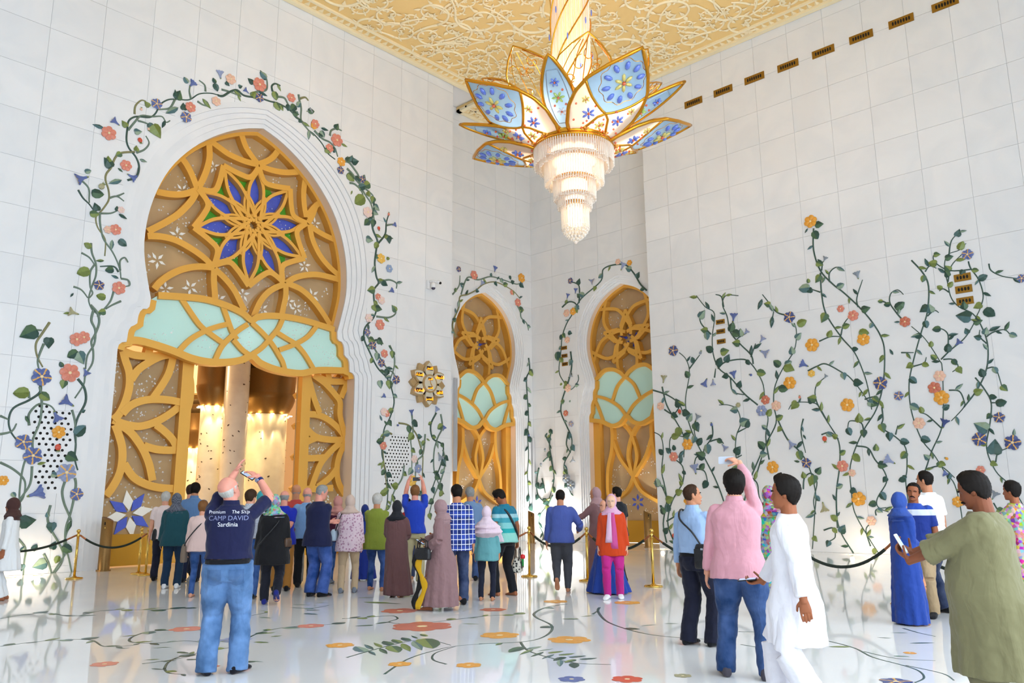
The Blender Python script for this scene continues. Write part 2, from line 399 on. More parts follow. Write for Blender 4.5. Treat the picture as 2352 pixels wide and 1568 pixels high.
carved_field(XR+.02, 16.4, XA-.02, YL-.02, ('x1', 'y0'), 6, 20)
# ================================================================ GOLD PORTALS
def zc(o, s, pts): return [(o[0]+x*s, o[1]+y*s) for x, y in pts]
BARN = 0
def bar(pl, pts, w, d0, d1, parent, sm=True, name='bar', m=None, closed=False):
    global BARN
    BARN = (BARN+1) % 23; d1 = d1+BARN*.0011; d0 = d0-BARN*.0007
    q = spline(pts, 6, closed) if sm else pts; b = MB(); ribbon(pl, q, w, d0, d1, b, closed=closed)
    return b.build(name, m or M_GOLD, parent)
def fill(pl, poly, d0, d1, mb):
    V = [Vector((float(p[0]), float(p[1]))) for p in poly]; n = len(V); q = [tuple(v) for v in V]
    ov, oe, of, *_ = delaunay_2d_cdt(V, [(i, (i+1) % n) for i in range(n)], [], 0, 1e-6); T = []
    for t in of:
        c = sum((ov[i] for i in t), Vector((0, 0)))/3
        if inpoly(c, q): T.append(tuple(t))
    K = len(ov); v = [pl.w(p[0], p[1], d1) for p in ov]+[pl.w(p[0], p[1], d0) for p in ov]
    E = {}
    for t in T:
        for i in range(3): E[(t[i], t[(i+1) % 3])] = 1
    mb.add(v, T+[tuple(i+K for i in t[::-1]) for t in T]+[(b_, a_, a_+K, b_+K) for (a_, b_) in E if (b_, a_) not in E])
def pane(pl, pts, d0, d1, m, parent, name='pane'):
    b = MB()
    if len(pts) > 14: fill(pl, pts, d0, d1, b)
    else: prism(pl, pts, d0, d1, b)
    return b.build(name, m, parent)
def star_mesh():
    v = []; f = []
    for k in range(5):
        a = 2*math.pi*k/5+.3; c, s = math.cos(a), math.sin(a); n = len(v)
        for u, h, z in ((.16, .03, .3), (.5, .2, .05), (1, .0, .05), (.5, -.14, .05), (.5, .03, .35)): v.append((c*u-s*h, s*u+c*h, z*.12))
        f += [(n, n+4, n+1), (n+1, n+4, n+2), (n+2, n+4, n+3), (n+3, n+4, n)]
    me = bpy.data.meshes.new('star_inlay'); me.from_pydata(v, [], f); me.materials.append(M_PALE); return me
STAR = star_mesh()
def octa(mb, p, r, mi=0):
    x, y, z = p; mb.add([(x+r, y, z), (x-r, y, z), (x, y+r, z), (x, y-r, z), (x, y, z+r), (x, y, z-r)], [(0, 2, 4), (2, 1, 4), (1, 3, 4), (3, 0, 4), (2, 0, 5), (1, 2, 5), (3, 1, 5), (0, 3, 5)], mi)
def beads(pl, poly, n, d, seed, parent, r=(.018, .036)):
    rnd = random.Random(seed); xs = [p[0] for p in poly]; ys = [p[1] for p in poly]; b = MB(); k = 0
    while k < n:
        cx, cy = rnd.uniform(min(xs), max(xs)), rnd.uniform(min(ys), max(ys))
        for j in range(rnd.randint(2, 6)):
            p = (cx+rnd.gauss(0, .12), cy+rnd.gauss(0, .12)); k += 1
            if inpoly(p, poly): octa(b, pl.w(*p, d), rnd.uniform(*r))
    return tag(b.build('crystal_beads', M_CRYS, parent), kind='stuff')
# ---------------- large portal: upper screen
G = LP(.55)                      # front face of the gold tracery
BW, BD = .2, .26
win = tag(empty('window_1', (CX1, YL+.55, 0)), kind='structure')
def wp(o): # keep world placement under an Empty that is not at the origin
    return o
def rel(o, par): o.matrix_parent_inverse = par.matrix_world.inverted(); return o
bpy.context.view_layer.update()
class Par:   # parent helper: children are built in world coordinates
    def __init__(s, e): s.e = e
_link0 = link
def link(o, parent=None):
    COL.objects.link(o)
    if parent is not None:
        o.parent = parent
        if parent.type == 'EMPTY' and parent.get('_w'): o.matrix_parent_inverse = Matrix.Translation(-Vector(parent.location))
    return o
def wempty(name, loc):
    o = empty(name, loc); o['_w'] = 1; return o
win['_w'] = 1
inner = [(p[0]*.985, p[1]) for p in half(BIG_IN)]
bulb = [p for p in half(BIG_IN) if p[1] >= 6.6]
ring = [(CX1-p[0]-.02, p[1]) for p in bulb]+[(CX1+p[0]+.02, p[1]) for p in bulb[::-1][1:]]
bar(G, ring, .24, -BD, .02, win, sm=False, name='arch_frame')
pane(G, [(CX1-p[0]-.1, p[1]) for p in bulb]+[(CX1+p[0]+.1, p[1]) for p in bulb[::-1][1:]], -BD-.05, -BD, M_TAN, win)
gp = lambda pts: [G.pix(*p) for p in pts]
Z1 = ((330, 280), .14032); Z2 = ((580, 280), .14032); Z3 = ((330, 490), .14032); Z4 = ((580, 490), .17222)
TR = [ # outer arcs between the five nodes and the arch frame
    (Z1, [(880, 1090), (790, 860), (700, 690), (610, 570)]), (Z1, [(880, 1100), (960, 960), (1040, 760), (1080, 560), (1070, 330)]),
    (Z1, [(880, 1110), (650, 1180), (430, 1180), (210, 1140)]), (Z1, [(880, 1110), (780, 1290), (600, 1480), (430, 1600), (250, 1700), (70, 1790)]),
    (Z1, [(1880, 700), (1650, 640), (1400, 530), (1230, 410), (1110, 320)]), (Z1, [(1880, 700), (1770, 560), (1670, 400), (1600, 200)]),
    (Z1, [(1890, 690), (2020, 640), (2130, 560), (2230, 420)]), (Z2, [(120, 720), (320, 790), (520, 825), (700, 820), (880, 800)]),
    (Z4, [(740, 130), (800, 20), (850, -120)]), (Z2, [(880, 1560), (850, 1400), (835, 1200), (850, 1000), (890, 830)]),
    (Z2, [(890, 1560), (960, 1450), (1060, 1350), (1180, 1290)]), (Z4, [(760, 160), (870, 240), (1000, 310), (1140, 370)]), (Z4, [(760, 150), (800, 350), (900, 560), (1030, 720), (1180, 850)]),
    (Z4, [(450, 930), (560, 860), (720, 820), (900, 820), (1180, 890)]), (Z4, [(450, 930), (640, 1010), (800, 1150), (930, 1320), (1030, 1480), (1060, 1530)]),
    (Z4, [(440, 930), (440, 1100), (410, 1250), (380, 1390)]), (Z4, [(430, 940), (250, 1020), (120, 1150), (30, 1330), (-10, 1440)]),
    (Z3, [(1150, 900), (1000, 740), (780, 580), (520, 440), (280, 380), (60, 370)]), (Z3, [(1150, 890), (900, 870), (650, 910), (420, 1010), (260, 1130), (170, 1240)]),
    (Z3, [(1150, 900), (1145, 1100), (1160, 1300), (1165, 1420)]), (Z3, [(1160, 910), (1330, 1070), (1480, 1260), (1600, 1500), (1650, 1600)])]
for z, pts in TR: bar(G, gp(zc(*z, pts)), BW*.92, -BD, 0, win)
# rosette: ten fold flower with wavy rim
cen = G.pix(583, 517); nodes = [G.pix(*p) for p in ((454, 436), (595, 378), (708, 513), (657, 650), (491, 616))]
rn = np.mean([np.linalg.norm(n-cen) for n in nodes]); a0 = math.atan2(*(nodes[1]-cen)[::-1])
pol = lambda r, a: cen+np.array([math.cos(a), math.sin(a)])*r
rim = []
for k in range(5):
    a = a0-k*2*math.pi/5; g = 2*math.pi/5
    rim += [pol(rn*.97, a), pol(rn*.77, a-g*.12), pol(rn*.80, a-g*.30), pol(rn*.98, a-g*.5), pol(rn*.80, a-g*.70), pol(rn*.77, a-g*.88)]
for k in range(10):
    seg = [rim[(3*k+j) % 30] for j in range(4)]
    bar(G, seg, BW*.85, -BD, .01, win, name='rosette_rim')
for k in range(10):
    a = a0+k*math.pi/5; ro = rn*(.9 if k % 2 == 0 else .93)
    lens = [pol(rn*.14, a+.8), pol(rn*.42, a+.30), pol(rn*.66, a+.17), pol(ro, a)]
    lens2 = [pol(rn*.14, a-.8), pol(rn*.42, a-.30), pol(rn*.66, a-.17), pol(ro, a)]
    bar(G, lens, .1, -BD*.85, -.02, win, name='petal_bar'); bar(G, lens2, .1, -BD*.85, -.02, win, name='petal_bar')
    L1, L2 = spline(lens, 5), spline(lens2, 5)
    pane(G, L1[3:]+L2[3:][::-1][1:], -BD, -BD+.02, M_BLUEG, win)
    am = a+math.pi/10; pane(G, [pol(rn*.5, am), pol(rn*.72, am-.2), pol(rn*.8, am), pol(rn*.72, am+.2)], -BD, -BD+.015, M_GREENG, win)
for k in range(10):
    a = a0+(k+.5)*math.pi/5
    for q in (1, -1): bar(G, [pol(rn*.07, a+q*1.2), pol(rn*.2, a+q*.42), pol(rn*.36, a+q*.2), pol(rn*.54, a)], .07, -BD*.8, -.035, win, name='petal_bar')
bulbp = [(CX1-p[0]*.96, p[1]) for p in bulb]+[(CX1+p[0]*.96, p[1]) for p in bulb[::-1][1:]]
beads(G, [p for p in bulbp], 620, -BD+.01, 4, win)
for px, py, sz in ((500, 378, 13), (417, 535, 16), (370, 594, 17), (389, 660, 16), (446, 657, 16), (512, 685, 16), (567, 673, 15), (612, 708, 14), (672, 690, 14), (728, 676, 14), (709, 607, 13), (733, 510, 12), (690, 705, 12), (428, 432, 14)):
    s, t = G.pix(px, py); inst('star_inlay', STAR, G.mat(s, t, -BD+.012, random.uniform(0, 1), sz*G.ppm(px, py)*1.25), win)
# ---------------- mint glass transom
T = LP(.28); tr = tag(wempty('window_2', (CX1, YL+.28, 5)), kind='structure')
tp = lambda pts: [T.pix(*p) for p in pts]
Z5 = ((230, 670), .14032); Z6 = ((560, 690), .14032)
sh = [p for p in half(BIG_IN) if 5.4 <= p[1] <= 6.95]
bot = tp(zc(*Z5, [(360, 800), (620, 800), (900, 870), (1200, 970), (1500, 1090), (1800, 1150), (2100, 1150)])+[(556, 826), (578, 817), (600, 835), (640, 850), (690, 857), (730, 850), (790, 851), (815, 854)])
top = tp(zc(*Z5, [(950, 60), (1300, 80), (1700, 120), (2050, 220)])+[(557, 719), (577, 735), (592, 728), (620, 725), (660, 728), (700, 736), (740, 748), (768, 757)])
outl = [tuple(p) for p in spline(bot, 4)]+[(CX1+p[0]-.04, p[1]) for p in sh]+[tuple(p) for p in spline(top, 4)][::-1]+[(CX1-p[0]+.04, p[1]) for p in sh[::-1]]
pane(T, outl, -.12, -.08, M_MINT, tr)
bar(T, bot, .2, -.2, .03, tr, name='lower_rail'); bar(T, top, .19, -.2, .02, tr, name='upper_rail')
for sg in (-1, 1): bar(T, [(CX1+sg*(p[0]-.09), p[1]) for p in sh], .19, -.2, .02, tr, sm=False, name='scalloped_stile')
MB_ = [(Z5, [(1330, 100), (1480, 330), (1650, 560), (1850, 720), (2050, 860)]), (Z5, [(2000, 190), (2080, 420), (2160, 640), (2240, 780)]), (Z5, [(1300, 960), (1480, 780), (1700, 650), (1900, 575), (2075, 530)]),
       (Z5, [(1880, 1130), (1990, 900), (2140, 740), (2280, 620), (2420, 530)]),
       (Z6, [(130, 360), (320, 540), (470, 720), (580, 900), (640, 1010), (680, 1160)]), (Z6, [(110, 900), (300, 770), (450, 600), (570, 450), (640, 290)]),
       (Z6, [(1210, 390), (1060, 580), (850, 710), (580, 810)]), (Z6, [(540, 520), (700, 620), (860, 720), (1000, 880), (1150, 1130)]),
       (Z6, [(-170, 640), (-20, 810), (110, 900)])]
for z, pts in MB_: bar(T, tp(zc(*z, pts)), .15, -.16, 0, tr)
beads(T, outl, 260, -.075, 8, tr, (.014, .026))
M_ETCH = mat('etched_mint', 'dfeee9', .35)
for px, py, sz in ((380, 737, 30), (484, 727, 16), (470, 800, 16), (545, 815, 15), (585, 775, 15), (635, 745, 14), (620, 822, 15), (665, 830, 14), (735, 800, 24)):
    s, t = T.pix(px, py); o = inst('star_inlay', STAR.copy(), T.mat(s, t, -.078, random.uniform(0, 1), sz*T.ppm(px, py)*1.2), tr); o.data.materials[0] = M_ETCH
# ---------------- sliding door leaves
DL = LP(.62)
dp = lambda pts: [DL.pix(*p) for p in pts]
Z7 = ((230, 780), .22954); Z8 = ((640, 830), .22326)
def door(name, zz, bars, s0, s1, meet, seed):
    d = tag(wempty(name, DL.w((s0+s1)/2, 0, 0)), kind='structure')
    pane(DL, [(s0, .75), (s1, .75), (s1, 5.55), (s0, 5.55)], -.24, -.2, M_TAN, d)
    pane(DL, [(s0, .02), (s1, .02), (s1, .8), (s0, .8)], -.2, -.04, M_GOLDD, d, 'kick_plate')
    for pts in bars: bar(DL, dp(zc(*zz, pts)), .2, -.2, 0, d)
    bar(DL, [(meet, .05), (meet, 5.5)], .32, -.2, .03, d, sm=False, name='meeting_stile')
    # second layer of tracery behind the glass
    for k in range(5):
        z = 1.0+k*.95; bar(DL, [(s0, z), ((s0+s1)/2, z+.5), (s1, z+.1)], .15, -.4, -.27, d)
        bar(DL, [(s0+.2, z+.7), ((s0+s1)/2+.1, z+.3), (s1-.1, z+.95)], .15, -.4, -.27, d)
    beads(DL, [(s0, .8), (s1, .8), (s1, 5.4), (s0, 5.4)], 420, -.19, seed, d)
    return d
lb = [[(215, 60), (250, 200), (290, 330), (290, 470), (250, 620), (190, 740), (130, 800)], [(225, 110), (330, 150), (450, 165), (560, 160), (680, 140)], [(500, 70), (480, 150)],
      [(310, 400), (380, 300), (480, 230), (600, 170), (740, 140)], [(730, 160), (690, 320), (620, 450), (530, 580)], [(220, 740), (300, 660), (420, 610), (560, 595), (700, 605), (800, 625)],
      [(130, 800), (250, 845), (400, 865), (560, 820), (700, 740), (800, 660)], [(560, 850), (640, 910), (720, 990), (770, 1080)], [(200, 850), (310, 930), (420, 1080), (490, 1240), (525, 1410)],
      [(440, 1060), (560, 1095), (680, 1105), (790, 1100)], [(150, 850), (190, 960), (220, 1080), (220, 1220), (190, 1350), (120, 1480), (60, 1560)], [(240, 1240), (330, 1370), (450, 1440), (600, 1480), (780, 1490)],
      [(870, 290), (905, 420), (900, 600), (850, 760)]]
rb = [[(300, 140), (330, 260), (370, 400), (420, 530)], [(360, 140), (480, 230), (580, 340), (630, 420), (630, 560), (680, 760)], [(370, 140), (430, 170), (530, 205), (690, 205)], [(500, 100), (520, 180)], [(720, 130), (700, 220), (640, 370)],
      [(230, 545), (380, 545), (500, 590), (610, 680), (690, 790)], [(240, 600), (300, 700), (400, 780), (560, 805), (700, 800)], [(235, 900), (290, 830), (400, 780)], [(640, 830), (540, 920), (440, 1040), (380, 1180), (340, 1290)], [(220, 980), (330, 995), (470, 985)],
      [(690, 820), (620, 980), (600, 1120), (620, 1250), (690, 1380)], [(400, 1290), (520, 1200), (600, 1100)], [(700, 830), (740, 920)], [(220, 1310), (380, 1310), (560, 1300)], [(730, 1200), (690, 1350)]]
ml = DL.pix(430, 1000)[0]; mr = DL.pix(690, 1000)[0]
d1 = door('door_1', Z7, lb, CX1-3.95, ml+.05, ml-.12, 21)
d2 = door('door_2', Z8, rb, mr-.05, CX1+3.75, mr+.12, 22)
for d_, L_ in ((d1, ((335, 885), (333, 950), (372, 1075), (300, 1010))), (d2, ((740, 905), (736, 985), (700, 1085), (760, 1060)))):
    for px, py in L_:
        s, t = DL.pix(px, py); inst('star_inlay', STAR, DL.mat(s, t, -.19, random.uniform(0, 1), .27), d_)
# blue crystal flower low on the left leaf
FB = []
for k in range(8):
    a = k*math.pi/4+.2; s, t = DL.pix(303, 1180); c, q = math.cos(a), math.sin(a); L = .62
    pts = [(s+c*.08, t+q*.08), (s+c*L*.5-q*.13, t+q*L*.5+c*.13), (s+c*L, t+q*L), (s+c*L*.5+q*.13, t+q*L*.5-c*.13)]
    pane(DL, pts, -.19, -.15, M_BLUEG if k % 2 else M_PALE, d1, 'crystal_petal')
# ---------------- the two small portals
def small_portal(no, PL, c, mirror, seed):
    sg = -1 if mirror else 1
    q = PL(.4); w_ = tag(wempty('window_%d' % no, q.w(c, 0, 0)), kind='structure')
    bulb = [p for p in half(SML_IN) if p[1] >= 5.9]; sh = [p for p in half(SML_IN) if 4.65 <= p[1] <= 6.3]
    bar(q, [(c-p[0]-.01, p[1]) for p in bulb]+[(c+p[0]+.01, p[1]) for p in bulb[::-1][1:]], .2, -.24, .02, w_, sm=False, name='arch_frame')
    pane(q, [(c-p[0]-.05, p[1]) for p in bulb]+[(c+p[0]+.05, p[1]) for p in bulb[::-1][1:]], -.3, -.26, M_TAN, w_)
    ce = np.array([c, 7.85]); pol = lambda r, a: ce+np.array([math.cos(a), math.sin(a)])*r
    outl = [(c-p[0], p[1]) for p in bulb]+[(c+p[0], p[1]) for p in bulb[::-1]]
    def hit(a):
        r = .3
        while inpoly(pol(r, a), outl) and r < 3: r += .04
        return r
    for k in range(5):
        a = math.pi/2+k*2*math.pi/5; g = 2*math.pi/5
        for s_ in (1, -1):
            bar(q, [pol(.56, a+s_*.5), pol(1.14, a)], .11, -.24, 0, w_, sm=False, name='star_bar')
            bar(q, [pol(.56, a+s_*.5), pol(.34, a+s_*.62)], .09, -.24, -.01, w_, sm=False, name='star_bar')
            e = a+s_*g*.62; r = hit(e)
            bar(q, [pol(.24, a-s_*1.1), pol(.44, a-s_*.5), pol(.74, a-s_*.02), pol(max(1.1, r*.68), a+s_*.34), pol(r, e)], .13, -.24, 0, w_)
        pane(q, [pol(.1, a), pol(.3, a+.4), pol(.52, a), pol(.3, a-.4)], -.26, -.24, M_BLUEG, w_)
    beads(q, outl, 130, -.25, seed, w_, (.018, .03))
    # mint lotus transom
    t = PL(.22); tm = tag(wempty('window_%d' % (no+1), t.w(c, 4.5, 0)), kind='structure')
    B = [(-1.77, 4.72), (-1.2, 4.62), (-.7, 4.42), (-.3, 4.5), (0, 4.75), (.3, 4.5), (.7, 4.42), (1.2, 4.62), (1.77, 4.72)]
    TT = [(-1.43, 6.3), (-1.0, 6.62), (-.55, 6.62), (-.2, 6.45), (0, 6.28), (.2, 6.45), (.55, 6.62), (1.0, 6.62), (1.43, 6.3)]
    f2 = lambda L: [(c+sg*x, y) for x, y in L]
    pane(t, [(c-p[0]+.02, p[1]) for p in sh]+[tuple(p) for p in spline([(c+x, y) for x, y in TT], 3)]+[(c+p[0]-.02, p[1]) for p in sh[::-1]]+[tuple(p) for p in spline([(c+x, y) for x, y in B[::-1]], 3)], -.1, -.07, M_MINT, tm)
    bar(t, f2(B), .16, -.18, .02, tm, name='lower_rail'); bar(t, f2(TT), .15, -.18, .02, tm, name='upper_rail')
    for s_ in (-1, 1):
        bar(t, [(c+s_*(p[0]-.07), p[1]) for p in sh], .15, -.18, .02, tm, sm=False, name='scalloped_stile')
        bar(t, [(c, 6.28), (c+s_*.38, 5.95), (c+s_*.60, 5.5), (c+s_*.66, 5.36)], .12, -.15, 0, tm)
        bar(t, [(c, 4.72), (c+s_*.35, 5.15), (c+s_*.95, 5.5), (c+s_*1.62, 5.7)], .12, -.15, 0, tm)
        bar(t, [(c+s_*1.58, 5.65), (c+s_*1.35, 5.2), (c+s_*1.12, 4.62)], .12, -.15, 0, tm)
    # door leaf tracery below
    dq = PL(.5); dr = tag(wempty('door_%d' % (no//2+2), dq.w(c, 0, 0)), kind='structure')
    pane(dq, [(c-1.6, .8), (c+1.6, .8), (c+1.6, 4.9), (c-1.6, 4.9)], -.24, -.2, M_TAN, dr)
    pane(dq, [(c-1.6, .01), (c+1.6, .01), (c+1.6, .82), (c-1.6, .82)], -.22, -.05, M_GOLDD, dr, 'kick_plate')
    for s_ in (-1, 1):
        bar(dq, [(c+s_*1.62, .02), (c+s_*1.62, 4.95)], .3, -.24, .04, dr, sm=False, name='stile')
        bar(dq, [(c+s_*1.0, 4.8), (c+s_*.9, 4.2), (c+s_*.95, 3.5), (c+s_*1.15, 2.8), (c+s_*1.2, 2.0), (c+s_*1.1, 1.55)], .14, -.22, 0, dr)
        bar(dq, [(c+s_*.75, 4.75), (c+s_*.25, 4.35), (c, 4.0), (c-s_*.2, 3.3), (c-s_*.08, 2.7), (c+s_*.0, 2.45), (c+s_*.35, 1.9), (c+s_*1.1, 1.5)], .13, -.22, 0, dr)
        bar(dq, [(c+s_*.9, 3.9), (c+s_*.6, 3.2), (c+s_*.2, 2.7), (c, 2.45)], .13, -.22, 0, dr)
        bar(dq, [(c+s_*1.1, 1.55), (c+s_*1.3, 1.5), (c+s_*1.55, 1.55)], .13, -.22, 0, dr)
    for k in range(6):
        a = k*math.pi/3+.5; x, y = c+.05, 1.5; L = .3; cc, ss = math.cos(a), math.sin(a)
        pane(dq, [(x+cc*.08, y+ss*.08), (x+cc*L*.6-ss*.05, y+ss*L*.6+cc*.05), (x+cc*L, y+ss*L), (x+cc*L*.6+ss*.05, y+ss*L*.6-cc*.05)], -.2, -.18, M_BLUEG, dr, 'crystal_petal')
    beads(dq, [(c-1.4, 1.0), (c+1.4, 1.0), (c+1.4, 4.6), (c-1.4, 4.6)], 120, -.19, seed+1, dr, (.018, .03))
small_portal(3, LAP, CX2, False, 31)
small_portal(5, RAP, -CY3, True, 41)
# ---------------- warm hall seen through the open doors
M_HALL = mat('warm_stone', 'ecd2ae', .5); M_COLM = mat('column_marble', 'f0e3d0', .25, vary=2)
m = MB(); m.box((13, 37, 7), (40, .4, 14)); tag(m.build('wall_hall_back', M_HALL), kind='structure')
m = MB(); m.box((-2.2, 30, 7), (.4, 16, 14)); m.box((26.5, 30, 7), (.4, 14, 14)); tag(m.build('wall_hall_sides', M_HALL), kind='structure')
m = MB(); m.box((12, 30.5, 14), (32, 15, .3)); tag(m.build('ceiling_hall', M_HALL), kind='structure')
def column(px, Y, r, capz, caph, label):
    x = LP(Y-YL).pix(px, 1000)[0]; c = wempty('column', (x, Y, 0))
    tag(c, label, 'column', 'inlaid columns in the hall behind the doors')
    b = MB(); b.lathe([(r*1.15, 0), (r*1.15, .5), (r, .6), (r, 13.8)], (x, Y, 0), 28); b.build('shaft', M_COLM, c, True)
    if capz:
        b = MB(); b.lathe([(r*1.02, capz-.75), (r*1.04, capz-.7), (r*1.25, capz-.42), (r*1.36, capz-.2), (r*1.42, capz), (r*1.38, capz+.03), (r*1.38, capz+caph), (r*1.43, capz+caph+.03), (r*1.43, capz+caph+.12)], (x, Y, 0), 32)
        b.build('bronze_drum', M_BRONZE, c, True)
        for dz in (.32, .7):
            b = MB(); b.lathe([(r*1.385, capz+caph-dz), (r*1.395, capz+caph-dz+.01), (r*1.395, capz+caph-dz+.2), (r*1.385, capz+caph-dz+.21)], (x, Y, 0), 32); b.build('vent_band', mat('dark_bronze', '54401f', .5, .5), c, True)
        b = MB()
        for k in range(10): a = k*.628; b.lathe([(.07, -.03), (.07, 0)], (x+r*1.15*math.cos(a), Y+r*1.15*math.sin(a), capz-.76), 8)
        b.build('downlight', mat('lamp_warm', 'fff1cc', .5, emit='ffe0a0', es=14), c)
        for a in (R(-35), R(-90), R(-140)):
            o = lamp('column_spot', 'SPOT', (x+r*1.5*math.cos(a), Y+r*1.5*math.sin(a), capz-.8), 30, (1, .74, .36), .05, (0, 0, 0), 70)
    rnd = random.Random(int(px)); b = MB()
    for k in range(46):
        a = rnd.uniform(math.pi, 2*math.pi); z = rnd.uniform(1.2, 8.0); q = rnd.uniform(.025, .05); n = Vector((math.cos(a), math.sin(a), 0))
        b.ball((x+n.x*r*.997, Y+n.y*r*.997, z), (q, q*.3, q*.55), 6, rot=Matrix.Rotation(a+1.57, 3, 'Z') @ Matrix.Rotation(rnd.uniform(-.8, .8), 3, 'Y'))
    tag(b.build('leaf_inlay', mat('inlay_brown', '5b4a38', .4), c), kind='stuff')
    return c
column(489, 27.6, .48, 5.75, 1.55, 'inlaid column with a narrow bronze drum left of the doorway centre')
column(538, 26.4, .42, 0, 0, 'plain pale column without a drum at the doorway centre')
column(612, 27.2, .72, 5.55, 1.6, 'thick inlaid column with a wide bronze drum near the right leaf')
column(452, 33.0, .5, 4.6, 1.4, 'farthest column with a small drum at the left leaf edge')
# carved capital ledge behind the left column
b = MB(); b.box((12.9, 36.4, 7.0), (5.0, .8, .3)); b.box((12.9, 36.5, 8.2), (4.6, .6, 1.9)); b.box((12.9, 36.3, 9.3), (5.2, 1.0, .35)); tag(b.build('trim_4', M_HALL), kind='structure')
lamp('hall_chandelier_light', 'POINT', (12, 30, 9), 800, (1, .72, .40), 1.0)
lamp('hall_downlight', 'POINT', (18, 29, 6), 250, (1, .72, .40), .6)
# ================================================================ WALL VINES, VENTS, CLOCK
GREENS = {k: mat('leaf_'+k, c, .35, vary=4) for k, c in dict(deep='2f4f46', mid='4d6b4e', lime='7f9050', teal='4f7276', olive='6f7f3e', pale='8ba08a').items()}
PETC = {k: mat('petal_'+k, c, .35, vary=5) for k, c in dict(coral='dc8a76', red='d4573f', peach='f0bfa8', pink='f1cfc8', orange='e8a33c', yellow='eebb55', blue='5b6ca6', navy='46538a', lilac='8f9bc0', grey='8c97a3', dcoral='c8745c', khaki='a9a582', lightblue='93a8cc').items()}
M_CREAM = mat('flower_cream', 'f0dcae', .4); M_GSTR = mat('flower_gold', 'e3ae5a', .4); M_STEMS = {'dark': mat('stem_dark', '3a564c', .35, vary=3), 'grey': mat('stem_grey', '6b7f70', .35, vary=3), 'brown': mat('stem_olive', '84825a', .35, vary=3)}
def leaf_mesh(kind, a, b):
    if kind == 'heart': out = [(0, 0), (-.06, .22), (.08, .42), (.36, .46), (.68, .26), (1.02, 0)]
    elif kind == 'lance': out = [(0, 0), (.18, .13), (.45, .2), (.75, .13), (1.05, 0)]
    else: out = [(0, 0), (.06, .26), (.3, .4), (.62, .36), (.88, .16), (1.0, 0)]
    n = len(out); up = out[1:-1]; v = []; f = []; mi = []
    mid = [(x, 0, .16 if 0 < i < n-1 else .03) for i, (x, y) in enumerate([(max(0, o[0]), 0) for o in out])]
    v += mid; U = len(v); v += [(x, y, .03) for x, y in up]; D = len(v); v += [(x, -y, .03) for x, y in up]
    B = len(v); v += [(x, y, -.02) for x, y in out[:-1]]+[(out[-1][0], 0, -.02)]+[(x, -y, -.02) for x, y in up[::-1]]
    k = len(up)
    for s, off in ((1, U), (-1, D)):
        m_ = 0 if s > 0 else 1
        tri = [(0, off, 1)]+[(i+1, off+i, off+i+1, i+2) for i in range(k-1)]+[(k, off+k-1, k+1)]
        for t in tri: f.append(t if s < 0 else t[::-1]); mi.append(m_)
    rim = [0]+[U+i for i in range(k)]+[n-1]+[D+i for i in range(k)][::-1]; NB = len(rim)
    for i in range(NB): f.append((rim[i], rim[(i+1) % NB], B+(i+1) % NB, B+i)); mi.append(0)
    me = bpy.data.meshes.new('leaf'); me.from_pydata(v, [], f); me.materials.append(GREENS[a]); me.materials.append(GREENS[b]); me.polygons.foreach_set('material_index', mi); return me
LEAVES = {}
for kd in ('heart', 'lance', 'oval'):
    LEAVES[kd] = [leaf_mesh(kd, *p) for p in (('deep', 'mid'), ('teal', 'deep'), ('mid', 'lime'), ('olive', 'lime'), ('teal', 'pale'), ('deep', 'deep'))]
